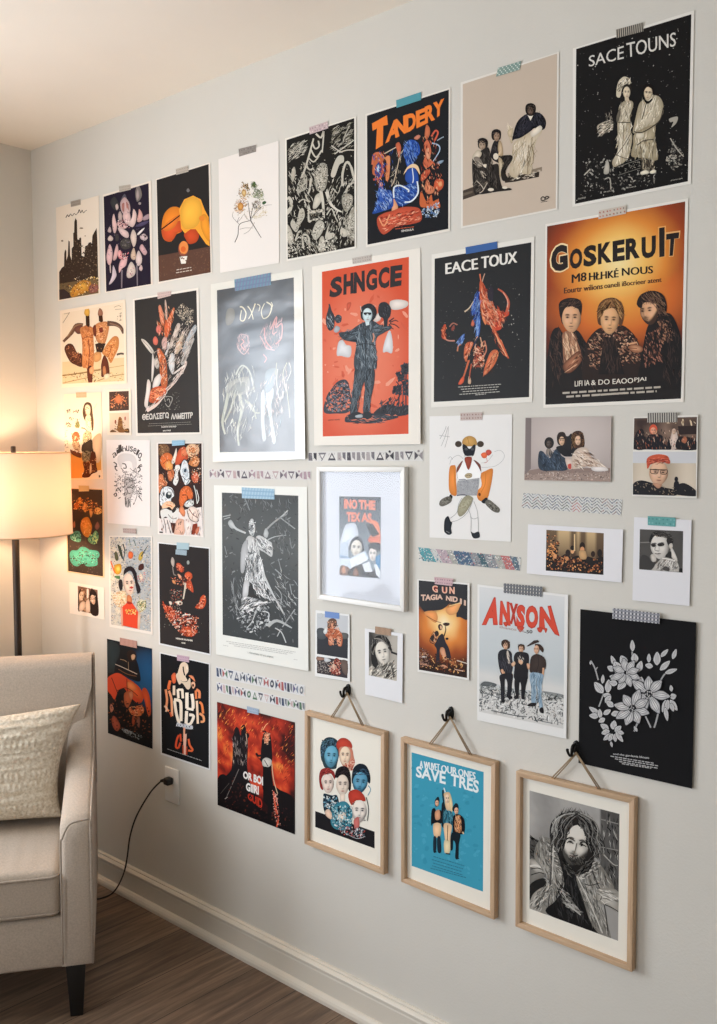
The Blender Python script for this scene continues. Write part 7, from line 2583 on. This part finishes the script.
def man(p):
    p.clip = [(90,232),(466,330),(460,860),(90,725)]
    def bgf(u, v):
        g = .62 + .4*noise.noise(Vector((u*2.5, v*3, 7))) + .05*noise.noise(Vector((u*20, v*20, 3)))
        if u > .78 and v < .75: g = .12 + .1*abs(noise.noise(Vector((u*14, v*7, 3))))
        if u < .2 and .42 < v < .7: g = .14
        if u < .12 and v > .7: g = .5
        if u > .75 and v > .72: g = .55
        g = max(0, g)
        return (g*.62, g*.60, g*.57)
    p.raster([(90,232),(466,330),(460,860),(90,725)], 40, 54, bgf)
    p.draw('''
w a8a6a0/3a3936/141414 60 34 5 85 1 388,330 462,345 460,640 400,560
s 8a8884 4 388,352 462,372
s 8a8884 4 390,468 460,482
s 5a5856 5 412,320 408,520
s a8a6a0 5-3 400,500 440,540 460,545
w 1c1b1b/4a4845 40 40 6 40 2 92,420 130,440 130,520 92,510
b 7f7c76 92,520 125,530 155,560 150,595 110,620 92,640
g c8c4bc/8a867e 90,535 92,518 125,526 152,556 148,580 115,575
s 2a2927 4 95,560 125,556 150,566
s 2a2927 4 95,585 130,575 150,580
s d8d4cc 9-6 92,548 120,545 148,560
b 1c1c1c 92,625 150,598 168,640 120,665 92,690
g a8a49c/7a7770 110,512 118,460 148,428 185,438 205,475 240,540 250,572 232,625 200,690 162,748 130,742 150,700 168,650 164,590 132,545
w bab7b0/74726c/8e8b85/5a5854 260 40 5 75 3 115,470 150,432 205,480 245,575 200,690 165,745 150,690 165,600 130,540
w d8d4cc/5e5c58 60 26 5 25 31 160,440 215,480 250,565 225,600 180,500
s 3a3836 4 182,450 178,600 168,720
s 3a3836 4 212,540 250,575
s d0ccc4 4 190,455 186,600
b a8a49c 92,700 105,665 140,638 175,632 180,655 150,700 132,742 94,728
w d0ccc4/5a5854/8a8780 70 44 6 -55 4 94,700 140,640 178,640 140,735
b 161617 205,480 250,565 300,580 335,560 345,640 362,760 430,842 380,832 165,748 200,690 235,620
w 2c2c2d/0c0c0c/3a3a3a 110 60 6 78 5 215,600 330,590 360,790 190,745
w b0aea8/6a6864 36 34 6 40 6 222,640 252,655 305,745 240,720
s a8a6a0 7-3 222,650 238,672 246,690
s b4b2ac 9-4 248,705 280,732 305,752
g a5a29b/74716a 285,580 350,530 385,540 420,590 445,642 412,648 378,640 384,690 430,845 385,835 345,780 315,690
w bab7b0/74726c/8e8b85/5a5854 240 44 5 70 7 290,590 370,535 430,620 380,650 425,840 350,790
w d8d4cc/5e5c58 60 30 5 -30 71 285,580 360,530 390,550 310,610
s 3a3836 4 320,622 345,628 382,618
s 3a3836 4 352,565 398,690 418,820
s d0ccc4 4 288,590 342,700 395,828
g c8c4bb/8a867e 375,645 410,640 462,655 462,738 420,718 384,702 370,680
s 3e3c3a 4 376,662 392,672 384,694
s 3e3c3a 4 398,705 432,720 462,738
w e0dcd4/8a867e 24 50 6 14 8 385,645 460,665 460,700 400,690
b 211f1e 180,450 176,385 198,345 240,322 290,318 342,345 378,390 390,445 380,500 350,515 330,505 250,520 215,480
w 6e6c68/3a3836/9a9894/141313/4a4845 190 60 5 112 9 180,440 182,370 235,325 285,325 250,400 222,480
w 6e6c68/3a3836/8a8884/141313/4a4845 190 60 5 62 10 285,322 345,350 390,440 375,505 335,500 345,430 310,380
w a8a6a0/6e6c68 30 34 4 100 101 180,400 192,350 215,345 200,420
b 1d1b1a 222,470 350,480 352,540 325,575 250,580 225,540
F dad5cb/1c1a18/6e5650 286,460 60,86 13 -.1 .9 .55
b 211f1e 222,480 218,430 232,385 262,355 300,352 268,385 244,415 236,470
b 211f1e 300,352 335,375 350,430 345,490 332,500 338,440 322,400 292,375
w 6e6c68/3a3836/8a8884/141313 60 44 5 115 11 225,470 235,390 290,355 250,410 235,460
w 6e6c68/3a3836/8a8884/141313 60 44 5 65 12 295,352 345,400 348,490 335,470 320,400
w 4a4845/0c0c0c/6a6864 60 40 5 40 13 220,500 245,540 285,575 250,580
w 4a4845/0c0c0c/6a6864 50 40 5 -40 14 285,575 350,510 350,540 310,578
s 8a8884 4-2 288,330 250,345 222,380 228,420 205,455 212,490
s a8a6a0 4-2 280,326 232,336 200,372 206,415 188,445 196,470
s 6e6c68 5-2 284,338 258,362 240,395 238,425 224,450 226,480
s 8a8884 4-2 262,324 215,345 190,385 192,425 182,450
s c0beb8 3-2 240,330 205,350 186,385 184,410
s 8a8884 4-2 296,330 340,356 356,400 350,440 366,475 358,505
s a8a6a0 4-2 300,324 352,350 376,395 372,435 386,460 376,495
s 6e6c68 5-2 300,340 328,372 340,410 336,450 350,490
s 6e6c68 4-2 310,330 365,365 384,420 376,470 366,508
s 141313 5-3 290,328 262,350 236,388 232,430 216,470
s 141313 5-3 296,334 334,366 348,412 344,455 356,498
s 141313 6-3 244,436 258,430 282,444
s 141313 6-3 302,450 318,447 336,456
s 2a2826 4 247,450 260,445 274,454
s 2a2826 4 304,464 316,460 328,466
s 55524d 4-2 288,452 282,480 276,496
s 2a2826 4 272,500 284,504 294,500
w 2a2826/56534e 60 18 4 60 15 244,500 262,508 300,512 326,500 318,536 285,546 254,530
''')
framed('oak framed black and white photo of a bearded long haired man, farthest from the armchair', 'oak frames hanging from hooks',
 (508,735,4.179), [(33,150),(528,266),(517,992),(30,800)], .020, .0125, [M['oak_h'], M['oak_v']], [(78,196),(500,300),(492,952),(75,796)], 'eeeade', man,
 cord=((576.2, 753), (553, 776.5), (600, 788)), mat='satin')
def thetexas(p):
    p.raster([(180,240),(455,245),(452,785),(182,760)], 12, 20, lambda u, v: mixc(lin('4c5258'), lin('8a95a0'), v*1.3))
    p.draw('''
t e88a70 .06 212,322 300,326 300,262 212,256|INO
t e88a70 .06 308,326 420,332 420,268 308,262|THE
t e88a70 .06 228,408 320,410 320,348 228,342|TEX
t e88a70 .06 325,410 396,416 396,352 325,346|AS
b dfe6ee 215,440 240,420 290,425 305,520 250,560 220,620 185,560 190,520
p c8d4e0 184,560 240,530 240,640 184,650
b e88a68 380,400 440,420 452,560 400,550 370,530 400,470
p 3a3a3c 355,425 400,420 445,490 400,510 375,470
b e07a5c 370,520 455,505 455,570 410,570
b 3c4046 245,600 255,540 290,505 325,520 345,580 340,640 300,560 262,580
F eae4d8/2c2e34/8a5a50 294,584 38,56 4 -.05 0 .35
p d8e2ec 182,650 250,650 350,600 375,650 250,725 182,715
p 9cb4cc 182,625 245,640 250,650 182,645
p eef2f4 250,660 340,610 370,660 260,720
b 7a5444 185,755 190,700 220,700 250,720 235,760
b c89070 195,720 215,700 225,740 205,750
b 3a3434 240,760 260,715 330,690 350,740 330,775
b 8a5c44 270,760 290,710 310,760
b 3a3c42 372,600 385,565 420,560 440,590 430,610 390,590
F ece4dc/2c2e34/8a5a50 403,622 27,46 2 -.1 0 .35
p e8ecee 332,690 380,670 400,740 350,740
p 2c2c30 330,700 350,740 400,740 420,700 440,780 330,772
p 4f8cba 420,640 455,620 454,720 425,700
p e8eef2 410,690 430,690 452,740 450,782 425,760
b 3a3c42 370,570 400,545 455,555 452,600 440,600
''')
framed('white framed and matted picture, the only white frame on the wall', None,
 (312,460,6.61), [(28,45),(610,45),(607,1005),(32,918)], .0185, .0135, [M['white_paint'], M['white_paint']], [(180,240),(455,245),(452,785),(182,760)], '5c6268', thetexas,
 matd=.006, glass=True)
# ---------------------------------------------------------------- hooks
def hook(label, x, y0, y1):
    a = onwall(x, y0, .004); b_ = onwall(x, y1, .004)
    root = tag(empty('wall_hook', (a.x, 0, (a.z+b_.z)/2)), label, 'hook', 'black hooks above the oak frames')
    H = (a.z-b_.z)
    bm = bmesh.new()
    pts = []
    for k in range(20):
        t_ = 2*PI*k/20; pts.append((.0085*math.cos(t_), H*.5*math.sin(t_)))
    f = [bm.verts.new((x_*.8, -.0065, z_*.9)) for x_, z_ in pts]; m_ = [bm.verts.new((x_, -.005, z_)) for x_, z_ in pts]; g = [bm.verts.new((x_, -.0061+.0058, z_)) for x_, z_ in pts]
    bm.faces.new(f); bm.faces.new(g[::-1])
    for k in range(20):
        bm.faces.new((f[k], f[(k+1) % 20], m_[(k+1) % 20], m_[k])); bm.faces.new((m_[k], m_[(k+1) % 20], g[(k+1) % 20], g[k]))
    from_bm('back_plate', bm, M['black_metal'], root, smooth=.8)
    bm = tube([(0, -.005, H*.28), (0, -.018, H*.18), (-.001, -.020, -H*.15), (-.002, -.019, -H*.42), (-.005, -.020, -H*.5), (-.008, -.022, -H*.38), (-.010, -.0235, -H*.16)], [.0035, .0038, .0036, .0034, .0032, .003, .0036], 8, smooth_n=4)
    from_bm('prong', bm, M['black_metal'], root, smooth=9)
    bm = lathe([(.0005, -.0035), (.0024, -.003), (.0035, -.001), (.0035, .001), (.0024, .003), (.0005, .0035)], 12, at=(-.0101, -.0237, -H*.10))
    from_bm('tip', bm, M['black_metal'], root, smooth=9)
hook('black wall hook holding the frame of six hatted heads', 347.8, 684, 696)
hook('black wall hook holding the bright blue print frame', 450.5, 706.6, 719.5)
hook('black wall hook overlapping the corner of the black flower print', 575.9, 740.6, 754.5)
# ---------------------------------------------------------------- camera
cam = bpy.data.cameras.new('camera'); co = bpy.data.objects.new('camera', cam); COL.objects.link(co)
co.location = CAM; co.rotation_euler = (PI/2 - PIT, 0, math.atan2(.6708, .7416))
cam.sensor_fit = 'VERTICAL'; cam.sensor_height = 36; cam.sensor_width = 36*717/1024; cam.lens = FOC/1024*36; cam.clip_start = .05
SC.camera = co
vs = SC.view_settings; vs.view_transform = 'Standard'; vs.look = 'None'; vs.gamma = 1; vs.exposure = EXPOSURE; vs.use_curve_mapping = False
SC.cycles.use_denoising = True
SC.cycles.max_bounces = 8; SC.cycles.diffuse_bounces = 5; SC.cycles.transparent_max_bounces = 12
SC.cycles.sample_clamp_indirect = 6
SC.cycles.caustics_reflective = False; SC.cycles.caustics_refractive = False
